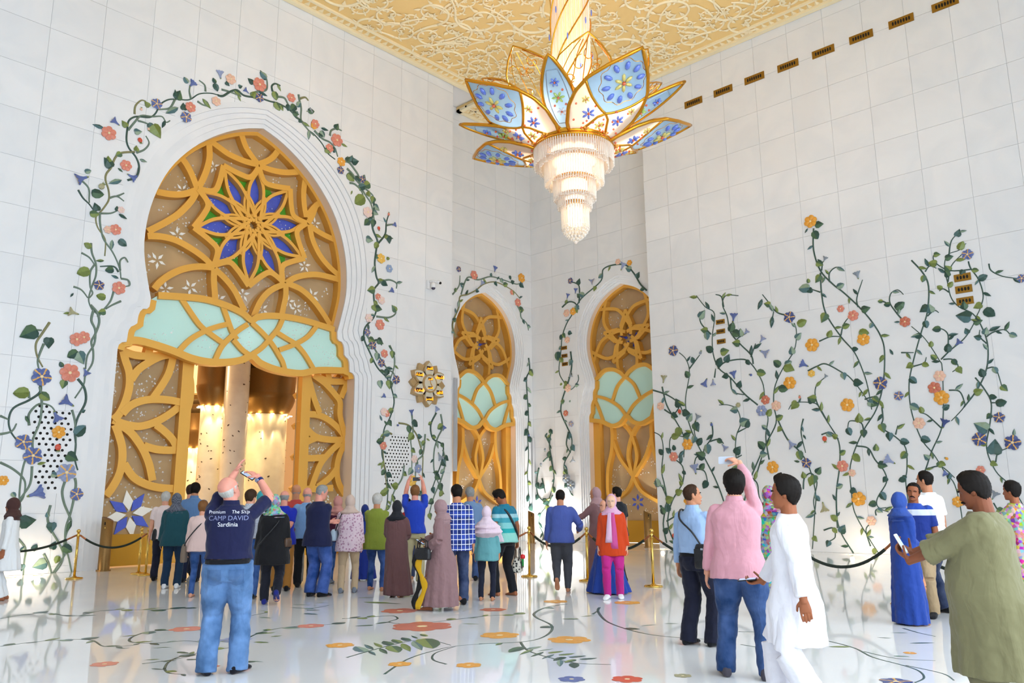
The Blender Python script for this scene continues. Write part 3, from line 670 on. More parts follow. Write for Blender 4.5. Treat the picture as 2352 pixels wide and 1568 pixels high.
def flower_mesh(kind, col):
    v = []; f = []; mi = []; mats = [PETC[col], M_GSTR, GREENS['olive']]
    if kind in ('round', 'star'):
        n = 5 if kind == 'star' else 6; K = n*6; v = [(0, 0, .12)]
        for k in range(K):
            a = 2*math.pi*k/K; u = (k % 6)/6; w = abs(math.sin(math.pi*u)); r = .80+.2*w**.6; v.append((math.cos(a)*r, math.sin(a)*r, .05+.07*w))
        for k in range(K):
            a = 2*math.pi*k/K; u = (k % 6)/6; w = abs(math.sin(math.pi*u)); v.append((math.cos(a)*.5, math.sin(a)*.5, .10+.12*w))
        for k in range(K):
            j = (k+1) % K; gold = kind == 'star' and (k % 6) in (2, 3)
            f.append((1+k, 1+j, 1+K+j, 1+K+k)); mi.append(1 if gold and (k % 6) == 3 else 0); f.append((1+K+k, 1+K+j, 0)); mi.append(1 if gold else 0)
        B = len(v); v += [(p[0], p[1], -.03) for p in v[1:1+K]]
        for k in range(K): f.append((1+(k+1) % K, 1+k, B+k, B+(k+1) % K)); mi.append(0)
    elif kind == 'trump': # side-on trumpet: tube along -x to a flared mouth at +x
        prof = [(-1.0, .06), (-.75, .16), (-.3, .2), (.1, .38), (.45, .72), (.62, .86), (.55, .6), (.5, 0)]
        for x, h in prof:
            for k in range(9):
                a = math.pi*k/8; v.append((x+(.16*abs(math.sin(4*a)) if x > .4 and h > .5 else 0), h*math.cos(a), .03+.38*h*math.sin(a)))
        for i in range(len(prof)-1):
            for k in range(8): f.append((i*9+k, i*9+k+1, (i+1)*9+k+1, (i+1)*9+k)); mi.append(2 if i == 0 else 1 if i >= 6 else 0)
        B = len(v); v += [(x, h, -.03) for x, h in prof]+[(x, -h, -.03) for x, h in prof]
    else: # bud with crown
        for i in range(6):
            p = math.pi*i/5
            for k in range(8): a = 2*math.pi*k/8; v.append((-.1-.62*math.cos(p), .56*math.sin(p)*math.cos(a), .05+.3*max(-.2, math.sin(p)*math.sin(a))))
        for i in range(5):
            for k in range(8): f.append((i*8+k, i*8+(k+1) % 8, (i+1)*8+(k+1) % 8, (i+1)*8+k)); mi.append(0)
        for a in (-.6, 0, .6):
            n = len(v); v += [(.45, .25*a-.13, .1), (.45, .25*a+.13, .1), (.98, .55*a, .1), (.6, .3*a, .2)]; f += [(n, n+3, n+1), (n+1, n+3, n+2), (n+2, n+3, n)]; mi += [2]*3
    me = bpy.data.meshes.new('flower'); me.from_pydata(v, [], f)
    for q in mats: me.materials.append(q)
    me.polygons.foreach_set('material_index', mi); return me
FLW = {}
def center_mesh():
    b = MB(); b.ball((0, 0, .1), (.2, .2, .14), 8); me = bpy.data.meshes.new('flower_centre'); me.from_pydata(b.v, [], b.f); me.materials.append(M_CREAM); return me
FCEN = center_mesh()
def in_any(p, polys): return any(inpoly(p, q) for q in polys)
def vine(label, pl, org, sc, stems, flowers, leaves=(), stemw=5.0, auto=34, lsize=24, tone='dark', seed=1, avoid=None, d=.0, group=None, name='flower_vine', cat='vine relief', flat=1.0, kinds=('heart', 'lance', 'oval')):
    rnd = random.Random(seed)
    f0 = org[0]+flowers[0][0]*sc if flowers else org[0]+stems[0][0][0]*sc; f1 = org[1]+flowers[0][1]*sc if flowers else org[1]+stems[0][0][1]*sc
    s, t = pl.pix(f0, f1); root = wempty(name, pl.w(s, t, d)); tag(root, label, cat, group)
    Ti = Matrix.Translation(-Vector(root.location))
    def place(nm, me, M, parent=None):
        o = bpy.data.objects.new(nm, me); COL.objects.link(o); o.parent = root if parent is None else parent
        if parent is None: o.matrix_parent_inverse = Ti; o.matrix_basis = M
        return o
    for ip, st in enumerate(stems):
        px = [(org[0]+x*sc, org[1]+y*sc) for x, y in st]; sp = spline(px, 5); P = [pl.pix(*q) for q in sp]; mp = pl.ppm(*px[0]); L = len(P)
        rad = [stemw*.5*mp*(1.0-.45*(i/(L-1))) for i in range(L)]
        b = MB(); b.tube([pl.w(p[0], p[1], d) for p in P], rad, 6, flat=pl.n)
        if flat != 1: b.v = [tuple(pl.w(*(np.array(v)-pl.o)@np.array([pl.es, pl.et]).T, (np.array(v)-pl.o)@pl.n*flat)) for v in b.v]
        b.build('stem', M_STEMS[tone if ip % 3 else rnd.choice(('dark', 'grey', 'brown')) if tone != 'dark' else 'dark'], root, True)
        if auto:
            acc = rnd.uniform(.2, .8)*auto; side = rnd.choice((-1, 1))
            for i in range(1, L):
                dx, dy = sp[i]-sp[i-1]; acc += math.hypot(dx, dy)
                if acc > auto:
                    acc = rnd.uniform(-.3, .25)*auto; side = -side; tv = P[i]-P[i-1]; a = math.atan2(tv[1], tv[0])+side*rnd.uniform(.5, 1.15)
                    sz = lsize*rnd.uniform(.7, 1.2)*pl.ppm(*sp[i])
                    if any(math.hypot(sp[i][0]-(org[0]+q[0]*sc), sp[i][1]-(org[1]+q[1]*sc)) < q[2]*sc*.8 for q in flowers): continue
                    place('leaf', rnd.choice(LEAVES[rnd.choice(kinds)]), pl.mat(P[i][0], P[i][1], d+.012*flat, a, sz) @ Matrix.Diagonal((1, 1, flat, 1)))
    for (bx, by, tx, ty) in leaves:
        a = pl.pix(org[0]+bx*sc, org[1]+by*sc); c = pl.pix(org[0]+tx*sc, org[1]+ty*sc); L = np.linalg.norm(c-a)
        place('leaf', rnd.choice(LEAVES[rnd.choice(kinds)]), pl.mat(a[0], a[1], d+.014*flat, math.atan2(c[1]-a[1], c[0]-a[0]), L) @ Matrix.Diagonal((1, 1 if flat == 1 else .5, flat, 1)))
    for q in flowers:
        x, y, r, kd, col = q[:5]; px, py = org[0]+x*sc, org[1]+y*sc; s, t = pl.pix(px, py); mp = pl.ppm(px, py)
        key = (kd, col); 
        if key not in FLW: FLW[key] = flower_mesh(kd, col)
        ang = R(q[5]) if len(q) > 5 else (rnd.uniform(0, 6) if kd in ('round', 'star') else rnd.choice((R(60), R(110), R(150), R(30), R(-60))))
        sz = r*sc*mp
        o = place('flower', FLW[key], pl.mat(s, t, d+.02*flat, ang, sz) @ Matrix.Diagonal((1, 1, flat, 1)))
        if kd in ('round', 'star'): place('flower_centre', FCEN, None, o)
    return root
VW = 'carved stone flower vines on the walls'
A_ST = [[(385,740),(440,720),(458,660),(440,600),(395,540),(380,490),(385,420),(395,370),(440,345),(520,350),(560,325),(590,270),(640,240),(700,238),(770,240),(830,205),(900,200),(960,213),(1000,210)],[(390,430),(430,380),(470,340),(540,345),(600,345),(625,380),(650,370)],[(440,570),(490,550),(520,510),(500,465)],
 [(430,565),(350,570),(310,600),(285,660),(255,700),(250,740),(268,800),(270,860),(240,910),(215,940),(190,970),(200,1030),(240,1090),(250,1130),(245,1210)],[(215,940),(215,1000),(225,1060),(240,1110),(290,1180),(320,1240),(340,1300),(345,1350)],[(100,740),(145,790),(148,860),(150,880)],[(80,800),(110,850),(150,890),(190,950)],
 [(275,850),(320,840),(365,870)],[(320,840),(365,820)],[(215,945),(280,945),(320,930)],[(345,1350),(390,1360),(400,1390),(370,1400)],[(340,1300),(340,1240),(370,1220),(390,1250)],[(330,1310),(300,1275),(215,1275)],[(160,1130),(165,1190),(190,1260),(190,1330),(165,1400),(145,1480),(165,1540),(195,1568)],
 [(100,1190),(150,1220),(185,1270)],[(185,1260),(155,1310),(155,1400),(170,1440),(150,1470)],[(50,1400),(100,1420),(140,1470)],[(300,1430),(280,1490),(240,1540),(210,1568)],[(345,1490),(290,1515),(250,1540)],[(690,240),(690,200)],[(780,235),(770,190),(775,150)],[(870,190),(865,150),(830,120)],[(820,250),(850,270),(880,280)],
 [(680,240),(650,290),(600,300),(570,300)],[(430,330),(435,280),(470,245),(500,250)],[(450,370),(500,385),(540,410)]]
A_FL = [(268,450,45,'round','coral'),(310,380,30,'trump','blue',150),(565,268,33,'star','blue'),(775,288,32,'round','coral'),(748,350,33,'star','blue'),(785,145,28,'trump','blue',60),(960,85,28,'trump','lilac',100),(935,252,28,'round','peach'),(463,495,25,'bud','red',-70),(375,650,35,'round','coral'),(412,720,32,'trump','blue',-20),(100,730,45,'trump','blue',-150),(225,778,33,'bud','khaki',60),(310,1048,35,'round','coral'),(262,1048,25,'round','peach'),(330,1410,42,'round','coral'),(208,1393,32,'star','navy'),(345,925,22,'round','pink'),(470,300,15,'bud','peach',90),(515,425,15,'bud','peach',-90)]
A_LF = [(240,420,170,395),(380,410,350,370),(520,285,490,250),(700,290,625,325),(735,305,730,260),(850,235,900,295),(925,140,945,190),(930,140,915,105),(690,235,680,180),(690,235,712,185),(760,140,735,100),(540,400,590,480),(510,390,560,430),(620,370,600,415),(430,440,475,440),(440,560,440,525),(460,610,505,628),(345,575,310,590),(285,660,240,600),(270,640,265,590),(325,665,355,690),(350,740,270,760),(160,820,240,830),(200,930,180,880),(150,950,210,950),(320,930,320,900),(330,950,380,980),(120,690,160,680),(290,1110,285,1172),(330,1110,380,1150),(240,1240,190,1240),(160,1160,115,1130),(150,1300,70,1320),(300,1295,245,1300),(330,1350,285,1330),(250,1470,190,1455),(50,1440,30,1465)]
vine('flower vine climbing the left haunch of the tallest gold arch', LP(), (150, 140), .37, A_ST, A_FL, A_LF, 5.2, 0, tone='grey', seed=1, group=VW)
T_ST = [[(1000,228),(1040,235),(1100,200),(1150,190),(1200,230),(1280,245),(1340,255),(1400,275),(1460,290),(1520,320),(1570,360),(1600,400),(1650,430),(1690,490),(1740,530),(1800,600),(1840,670),(1900,720)],[(1030,185),(1100,205),(1180,240)],[(1250,220),(1310,200),(1370,190),(1380,140),(1365,80),(1325,40)],[(1420,200),(1415,160),(1440,140),(1480,155)],[(1460,240),(1510,250),(1540,300),(1580,370),(1640,420)],[(1620,225),(1625,260),(1640,330),(1640,420),(1690,490),(1740,540)],[(1630,255),(1670,245),(1695,270)],
 [(1740,500),(1800,560),(1860,590),(1900,640),(1920,700)],[(1860,540),(1870,500),(1910,485),(1950,500)],[(1940,740),(2000,740),(2050,800),(2080,850),(2095,920),(2130,990),(2170,1050),(2190,1120),(2200,1200)],[(1990,700),(2020,740)],[(1990,790),(2030,830),(2080,900),(2150,960),(2190,1000),(2190,1050)],[(2010,900),(2050,910),(2100,960),(2120,1020)],[(2120,840),(2140,910)]]
T_FL = [(1318,150,50,'round','coral'),(1218,198,25,'trump','blue'),(1318,250,32,'star','navy'),(1098,108,38,'round','peach'),(1562,250,32,'round','coral'),(1745,450,32,'round','coral'),(1735,465,25,'round','orange'),(1700,350,25,'trump','grey'),(1910,575,45,'round','coral'),(1855,635,30,'round','coral'),(1945,740,32,'round','orange'),(1940,805,27,'star','navy'),(2105,875,25,'star','navy')]
T_LF = [(1270,140,1230,100),(1430,200,1450,270),(1590,310,1560,350),(1790,480,1845,500),(1790,500,1815,555),(1945,600,1990,625),(1990,830,2045,890),(2160,910,2110,930),(2030,960,2020,990),(2120,1010,2050,1060),(1690,350,1740,355),(1600,350,1610,385),(1620,420,1650,440),(1480,310,1500,350),(2020,740,2030,690),(2030,740,2080,735),(2150,1000,2160,960),(2080,1060,2090,1020),(1370,100,1350,110),(1160,165,1190,160),(1060,130,1090,160)]
vine('flower vine arching over the crown of the tallest gold arch to its right', LP(), (200, 150), .2998, T_ST, T_FL, T_LF, 5.2, 52, 17, tone='grey', seed=2, group=VW)
R_ST = [[(150,110),(155,150),(145,200),(150,250),(170,300),(165,340),(158,400),(165,460),(175,490),(155,520),(155,570),(165,610),(150,650),(115,690),(110,740),(135,800),(170,870),(215,920),(235,970),(245,1030),(225,1100),(200,1150),(190,1250),(200,1300),(215,1380),(215,1470),(200,1560)],[(175,490),(220,475),(255,490),(255,515)],[(165,640),(220,645),(250,630),(252,610)],[(140,760),(170,745),(190,770)],[(120,720),(160,790),(210,870),(245,900),(235,960)],[(225,770),(245,820),(245,870),(225,930)],[(175,310),(205,270),(210,220),(220,185)],[(205,270),(240,290)],[(210,230),(240,225)],
 [(235,1170),(215,1165),(195,1200),(195,1260),(205,1350),(215,1440)],[(290,1310),(280,1370),(245,1430),(225,1500)]]
R_FL = [(125,172,22,'round','pink'),(175,245,12,'bud','red',-80),(220,180,10,'bud','coral',90),(243,228,12,'trump','blue',20),(185,380,20,'round','yellow'),(222,425,16,'round','lightblue'),(172,552,14,'round','coral'),(187,568,17,'round','pink'),(130,648,18,'round','pink'),(180,678,22,'round','coral'),(123,712,15,'star','blue'),(147,770,18,'star','navy'),(200,808,17,'round','coral'),(187,850,17,'star','navy'),(253,925,18,'star','navy'),(195,1000,12,'trump','blue'),(198,1070,17,'round','pink'),(212,1078,14,'round','coral'),(195,1222,17,'round','coral'),(230,525,14,'trump','blue')]
vine('long flower vine descending the right jamb of the tallest gold arch', LP(), (780, 400), .51, R_ST, R_FL, [(130,210,110,230),(150,205,150,240),(160,600,190,610),(150,590,165,620),(215,880,205,910),(120,290,150,300),(210,380,225,380),(190,1110,180,1085),(200,1110,215,1130),(190,1300,170,1310),(210,1430,180,1440),(250,1400,265,1400),(235,1440,245,1480),(215,1490,215,1510),(220,770,235,790),(180,930,185,965)], 4.6, 27, 15, tone='grey', seed=3, group=VW)
vine('thin vine below the round prayer clock with a grey trumpet bloom', LP(), (780, 400), .51, [[(435,1075),(410,1130),(420,1190),(465,1220),(460,1290),(440,1350),(415,1420)],[(455,1080),(462,1140),(440,1190),(425,1250),(425,1330),(445,1390),(470,1440)],[(465,1240),(475,1300),(455,1380),(425,1450),(400,1540)]],
     [(435,1062,15,'trump','lilac',60),(450,1270,18,'trump','grey',-60),(468,1145,12,'trump','blue',60)], [], 4.2, 30, 14, tone='grey', seed=4, group=VW)
vine('vine with a yellow bloom behind the raised phone', LP(), (780, 400), .51, [[(265,1120),(310,1130),(345,1170),(365,1230),(375,1270),(370,1400),(360,1560)],[(325,1080),(330,1160),(320,1200),(325,1250),(325,1340)],[(385,1170),(375,1260),(345,1300),(340,1420),(330,1560)]],
     [(335,1282,16,'round','pink'),(352,1325,18,'round','lilac'),(323,1073,15,'trump','blue',100),(260,1130,8,'bud','blue',180),(325,1380,22,'round','yellow')], [(320,1190,310,1200),(360,1200,370,1230),(390,1190,405,1200)], 4.2, 36, 15, tone='grey', seed=5, group=VW)
L_ST = [[(255,90),(215,150),(185,200),(190,260),(220,320)],[(180,130),(215,130)],[(225,200),(195,280),(200,330)],[(208,410),(205,450),(150,490),(70,530),(45,590),(55,650),(90,700)],[(150,480),(150,445)],[(205,420),(215,500),(205,600),(170,690),(165,760),(130,800),(110,880),(100,980),(105,1060),(90,1200)],[(150,620),(150,560),(200,510),(260,520),(290,560)],[(0,665),(60,650),(85,610)],[(0,570),(45,590)],[(0,810),(60,840),(110,880),(130,920),(120,990),(90,1030)],[(165,830),(155,920),(110,990),(95,1020)],[(80,1190),(130,1250),(125,1320),(120,1390)]]
L_FL = [(212,370,50,'star','blue'),(290,575,35,'trump','blue',-60),(118,705,42,'star','blue'),(167,775,48,'star','blue'),(185,970,48,'trump','blue',20),(15,903,28,'round','orange')]
vine('vine with large blue morning glories at the far left end of the wall', LP(), (0, 700), .4464, L_ST, L_FL, [(185,130,100,165),(250,170,250,225),(150,450,65,455),(205,455,255,490),(130,570,150,610),(190,820,235,810),(100,1120,185,1105),(95,1270,130,1240),(165,1265,190,1230),(115,1335,110,1370),(60,965,80,990)], 6.5, 0, tone='grey', seed=6, group=VW)
L2_ST = [[(465,0),(500,40),(510,90),(490,150),(470,190),(480,240),(475,300),(440,360),(430,410),(385,480)],[(540,30),(500,60)],[(480,30),(470,80),(490,130),(485,200),(450,260),(440,330)],[(400,380),(435,430),(440,500),(400,580),(385,650),(390,720),(385,790),(400,850)],[(370,540),(385,600),(390,690),(385,760)],[(335,905),(320,960),(330,1020),(355,1080),(365,1120),(340,1180),(330,1240),(350,1290),(370,1380)],[(385,890),(390,930),(375,1020),(360,1080),(340,1140),(335,1200),(345,1260),(310,1320),(270,1380)],[(260,1030),(245,1100),(265,1160),(300,1220),(325,1280),(315,1330),(280,1380)],[(225,1280),(250,1330),(265,1380)]]
L2_FL = [(357,350,50,'round','coral'),(393,178,36,'round','coral'),(430,167,32,'round','coral'),(440,345,25,'trump','blue',-60),(345,500,40,'trump','blue',150),(300,655,35,'round','orange'),(297,735,28,'bud','red',-80),(340,862,50,'star','lilac'),(392,973,34,'star','blue'),(375,40,30,'trump','khaki',170)]
vine('vine with coral blooms rising beside the brown bollard on the left', LP(), (0, 700), .4464, L2_ST, L2_FL, [(400,240,345,270),(400,245,430,305),(330,390,320,432),(320,320,308,292),(385,670,440,620),(345,770,400,800),(360,40,325,45),(265,1120,262,1175),(245,1090,240,1065),(365,1110,345,1165),(320,1240,370,1270),(265,1255,285,1215),(290,1270,290,1270.5),(235,1325,165,1350),(300,1290,285,1330),(420,550,440,540),(265,870,300,880),(540,35,500,40)], 6.5, 0, tone='grey', seed=7, group=VW)
W_O, W_S = (1500, 480), .523
def wv(label, st, fl, lf=(), seed=1, o=W_O, auto=30, ls=19): vine(label, RP(), o, W_S, st, fl, lf, 3.7, auto, ls, tone='dark', seed=seed, group=VW, kinds=('lance', 'oval', 'lance', 'heart'))
wv('low bushy vine at the left edge of the right wall with red pomegranate buds', [[(60,1465),(45,1380),(60,1280),(50,1210),(38,1150),(45,1060),(35,1000),(5,980)],[(110,1490),(75,1420),(65,1360),(85,1280),(130,1200),(130,1130),(80,1080),(75,1010),(100,995),(135,1000)],[(70,1290),(40,1220),(20,1200)],[(60,1370),(110,1340),(150,1310)]],
   [(93,1435,15,'bud','red',-80),(153,1033,24,'round','orange'),(92,1087,20,'round','coral'),(157,1280,22,'round','orange')], [(100,1370,130,1365),(140,1370,115,1350),(25,1220,15,1180),(95,1060,90,1035),(40,1310,30,1300),(130,1150,145,1165),(130,1210,115,1195)], 11)
wv('slender vine with a dark star bloom beside the third arch', [[(345,1486),(320,1320),(280,1200),(225,1090),(180,1000),(150,910),(143,830),(160,720),(145,660),(115,630)],[(160,700),(205,640)],[(40,780),(60,860),(100,930),(135,1000),(135,1090)],[(0,795),(60,815),(110,850),(135,900)],[(50,880),(90,900),(120,860)],[(225,1070),(190,1090),(180,1130)],[(260,950),(260,1000),(225,1050),(225,1080)],[(250,1020),(290,1010),(310,1030)],[(190,920),(180,960),(190,1020)],[(180,1140),(225,1150),(240,1200)]],
   [(90,622,22,'star','navy'),(210,630,12,'bud','grey',60),(48,745,18,'trump','khaki',80),(35,865,17,'round','peach'),(118,890,15,'bud','red',-80),(195,915,18,'trump','grey',60),(258,945,11,'bud','blue',90),(315,1045,18,'trump','lilac',-50),(185,1140,24,'trump','lilac',100)], [], 12)
wv('vine with lilac trumpets around the lower bronze wall vents', [[(512,1492),(500,1390),(490,1330),(465,1260),(455,1200),(400,1150),(365,1090),(365,1000),(385,940),(370,880),(330,860),(290,860)],[(370,1090),(390,1080)],[(370,980),(410,960)],[(460,860),(400,810),(340,740),(290,700),(265,640),(260,560),(270,460),(230,430),(190,380)],[(255,550),(210,500),(205,450)],[(285,700),(320,670),(400,660),(440,690),(480,760),(490,820)],[(270,740),(275,700)],[(440,680),(430,640),(380,590),(340,540),(325,470),(305,420),(320,380),(375,380)],[(310,430),(300,385),(275,375)],[(350,490),(350,550)],[(430,650),(450,590)],[(370,600),(370,570),(410,545)],[(340,740),(350,800),(400,815)]],
   [(490,630,24,'trump','lilac',-30),(355,475,22,'trump','blue',80),(410,540,15,'trump','lilac',40),(480,572,18,'trump','lilac',50),(230,762,20,'trump','blue',-120),(265,762,16,'trump','lilac',-90),(355,728,20,'trump','blue',100),(430,728,10,'bud','blue',160),(495,838,20,'round','dcoral'),(478,885,24,'round','lilac'),(375,860,11,'round','khaki')], [(300,630,335,620),(235,540,240,575)], 13, auto=34)
wv('middle vine with a large orange bloom and dark star tip', [[(385,1490),(395,1330),(415,1220),(450,1130),(490,1040),(540,940),(530,860),(535,780),(570,700),(620,620),(630,540),(620,500)],[(580,465),(540,450),(500,400),(480,375)],[(520,500),(530,450)],[(535,800),(580,770)],[(510,1100),(495,1000),(505,920),(490,880)],[(550,930),(590,1010),(640,1060),(675,1110),(700,1180),(715,1260),(710,1340),(700,1492)],[(450,1180),(480,1080),(500,1020)]],
   [(602,763,28,'round','orange'),(600,475,25,'star','navy'),(542,863,22,'round','peach'),(607,1030,24,'trump','lilac',-60),(527,1133,27,'round','orange'),(675,1115,22,'star','navy')], [(480,395,462,440),(525,470,520,520),(635,510,675,488),(560,690,530,665),(580,690,622,708)], 14)
wv('tallest vine of the right wall, crowned by a single orange bloom', [[(705,85),(705,180),(735,270),(790,330),(835,365),(905,430),(965,500),(1005,570),(1017,640),(1010,770),(980,880),(925,970),(885,1060),(865,1140),(870,1230),(885,1330),(945,1440),(990,1510)],[(735,280),(740,370),(760,460),(825,560),(885,630),(925,720),(945,790),(960,880)],[(735,365),(690,350)],[(740,270),(745,230)],[(775,320),(775,280),(805,255),(830,270)],[(730,580),(780,560),(825,560)],[(680,710),(720,690),(760,680),(835,720),(865,740),(915,800),(960,870)],[(900,430),(895,390),(920,310)],[(825,555),(835,510),(855,480)]],
   [(693,55,28,'round','orange'),(755,220,15,'trump','grey',60),(700,597,30,'round','orange'),(665,683,22,'trump','blue',150),(697,722,16,'round','yellow'),(825,438,16,'round','coral'),(880,468,24,'round','coral'),(925,572,28,'round','orange'),(898,290,20,'trump','grey',100),(1000,765,30,'star','navy'),(855,860,30,'round','orange')], [(715,70,750,65),(680,85,668,105),(685,325,680,305),(690,345,640,352),(1010,640,995,660),(905,540,950,545)], 15)
wv('vine with red pomegranates behind the man in white', [[(810,1400),(805,1250),(820,1120),(815,1020),(770,940),(730,870),(700,850),(620,850),(595,880)],[(770,940),(720,850),(715,780),(760,735)],[(660,920),(650,980),(670,1070)],[(740,990),(780,980),(815,1010)],[(660,1230),(665,1180),(695,1160),(720,1200),(705,1280),(715,1340)],[(750,1410),(790,1400),(800,1440),(770,1460)],[(880,1510),(825,1420),(805,1340)]],
   [(755,1010,19,'bud','red',-80),(752,1310,25,'trump','khaki',-80),(758,735,12,'trump','grey',50),(645,825,10,'bud','coral',90),(833,1128,26,'round','coral'),(875,1158,17,'round','peach')], [(640,850,650,830),(660,990,672,1010),(645,1110,620,1105),(720,1160,738,1132)], 16)
V_O = (1900, 480)
wv('vine with a large orange bloom behind the woman in blue', [[(240,870),(245,920),(240,960),(300,1000),(345,1050),(350,1140),(345,1200),(360,1340),(345,1492)],[(165,835),(210,825),(245,860)],[(300,990),(310,950)],[(130,1040),(180,1050),(210,1100),(250,1150),(260,1200),(220,1270),(225,1310),(270,1330)],[(160,980),(150,940),(100,930),(90,960)],[(215,1345),(215,1320),(260,1310)],[(190,1480),(170,1410),(190,1380)]],
   [(140,1272,32,'round','orange'),(275,1105,28,'trump','lilac',150),(195,1368,22,'round','peach')], [(350,1180,330,1170),(215,1060,215,1030)], 17, V_O)
wv('vine of three clustered blooms below the upper wall vents', [[(395,1500),(405,1340),(420,1190),(440,1120),(460,1060),(500,970),(510,880),(505,700),(490,660),(430,570),(370,515)],[(370,225),(420,280),(445,340),(440,450),(410,550),(380,660),(360,760),(365,860),(385,940),(420,1020),(470,1080),(520,1160),(560,1210),(590,1340),(600,1490)],[(430,275),(450,250),(480,260)],[(440,470),(470,445),(490,455)],[(325,480),(300,450),(275,410),(280,370),(310,355),(335,375)],[(245,405),(280,420)],[(500,660),(540,620),(600,570),(640,510),(660,460)],[(530,610),(530,550),(500,525),(465,530)],[(510,660),(550,660),(575,690),(550,715)],[(380,690),(425,675),(435,650)],[(325,630),(380,630)],[(500,960),(440,905),(410,895)],[(440,1140),(500,1130),(560,1180)]],
   [(503,828,34,'round','orange'),(472,785,28,'round','dcoral'),(495,733,26,'round','peach'),(343,495,24,'round','dcoral'),(315,820,21,'star','blue'),(575,588,20,'trump','blue',40),(515,940,25,'trump','navy',70),(405,940,27,'round','peach'),(525,1163,18,'trump','blue',160),(525,1095,12,'bud','orange',150),(575,1285,25,'round','orange')], [(245,405,222,405),(300,440,340,408),(530,555,575,548),(320,495,295,497),(290,640,275,615),(480,660,455,640)], 18, V_O)
wv('rightmost tall vine encircling the three upper wall vents', [[(535,795),(580,800),(600,840),(600,870),(545,930)],[(600,870),(660,790),(700,700),(705,600),(680,520),(640,460),(580,430),(545,390),(530,330),(515,250),(530,200),(580,180),(610,150)],[(530,320),(545,250),(590,200)],[(535,200),(545,140),(580,100)],[(620,230),(630,260),(665,310),(685,380),(670,440),(650,480)],[(630,265),(540,270),(480,240),(465,210),(480,190)],[(535,365),(510,350),(492,360)],[(710,240),(720,270),(770,295),(840,305)],[(700,590),(670,560),(670,530)],[(700,560),(730,540),(780,530),(810,560)],[(700,700),(740,700),(770,790)],[(650,740),(690,790),(720,850),(715,940),(700,1050),(740,1150),(800,1210),(860,1300),(900,1420)],[(720,850),(760,850)],[(740,1110),(750,1070),(790,1050)],[(730,1290),(770,1340),(864,1370)]],
   [(617,200,25,'star','blue'),(756,915,25,'star','navy'),(670,1010,32,'star','navy'),(815,1025,36,'star','navy'),(855,305,20,'star','blue'),(675,1145,20,'round','coral'),(735,1255,25,'trump','grey',60)], [(570,120,582,88),(665,310,705,290),(690,440,738,470),(630,475,565,468),(710,535,760,515),(780,535,800,495),(740,855,790,845),(705,970,645,940),(735,1075,738,1010),(820,1000,822,965)], 19, V_O)
X_O, X_S = (1020, 560), .4846
vine('small vine crowning the narrow arch left of the corner', LAP(), X_O, X_S, [[(55,440),(40,380),(70,300),(75,250),(110,240),(150,220),(190,190),(240,180),(290,200),(330,225),(360,260)],[(80,240),(110,160),(160,170),(220,155),(280,170),(340,190),(365,185)],[(345,290),(360,320),(365,350),(390,375),(400,410)],[(40,240),(70,200),(75,150)]],
     [(140,148,18,'round','coral'),(68,120,12,'star','navy'),(240,120,14,'trump','blue',80),(178,188,12,'trump','lilac',60),(365,162,18,'round','orange'),(320,230,10,'round','coral'),(348,278,16,'round','coral')], [(68,270,68,300),(260,155,250,170),(310,150,315,170),(365,300,362,330)], 3.6, 20, 11, tone='grey', seed=20, group=VW)
vine('thin leafy vine in the corner right of the narrow left arch', LAP(), X_O, X_S, [[(400,540),(405,600),(390,640),(395,740),(400,830),(395,900),(400,1000),(395,1100),(405,1240)]], [(400,905,8,'bud','blue',90)], [], 3.2, 17, 13, tone='grey', seed=21, group=VW)
vine('vine framing the narrow arch right of the corner with lilac trumpets', RAP(), X_O, X_S, [[(960,220),(930,190),(900,140),(860,100),(800,100),(755,120),(750,160),(730,190),(650,260),(610,330),(580,380),(560,440),(555,500),(545,600),(565,650),(600,690),(635,650),(635,620)],[(640,280),(640,200),(605,180)],[(560,300),(590,275),(620,280),(640,310)],[(600,510),(605,580),(590,650),(560,740),(555,800),(580,860),(605,920),(600,980),(570,1040),(575,1100),(600,1180)],[(590,890),(580,950),(600,990)]],
     [(848,105,20,'trump','lilac',60),(825,85,13,'round','peach'),(880,90,13,'round','orange'),(700,175,17,'trump','lilac',-30),(625,222,13,'trump','blue',80),(587,247,13,'trump','blue',70),(600,175,13,'star','navy'),(613,320,16,'round','orange'),(582,328,16,'round','peach'),(585,455,14,'round','peach'),(588,683,17,'round','peach'),(578,802,13,'round','dcoral'),(603,853,13,'star','lilac'),(600,625,14,'trump','grey'),(610,1025,16,'trump','grey'),(580,1110,20,'round','grey'),(603,1143,22,'round','grey')], [(540,510,540,555),(560,660,550,670),(560,430,550,455),(590,420,608,425),(595,750,600,740),(570,740,555,755),(570,1045,585,1070)], 3.8, 24, 12, tone='dark', seed=22, group=VW)
vine('drooping vine of hanging leaves between the corner and the right small arch', RAP(), X_O, X_S, [[(510,880),(500,950),(515,1050),(520,1130),(490,1230)],[(480,905),(500,950)],[(470,1030),(500,1010),(515,1060)],[(450,1060),(440,1120),(445,1190),(485,1230)],[(465,1110),(480,1180)],[(515,1190),(490,1240),(460,1280),(450,1330),(470,1380),(460,1460),(470,1560)]], [(480,975,10,'bud','grey',-90),(460,1045,10,'bud','grey',-90)], [(500,880,515,900),(490,895,478,915)], 3.6, 20, 13, tone='dark', seed=23, group=VW)
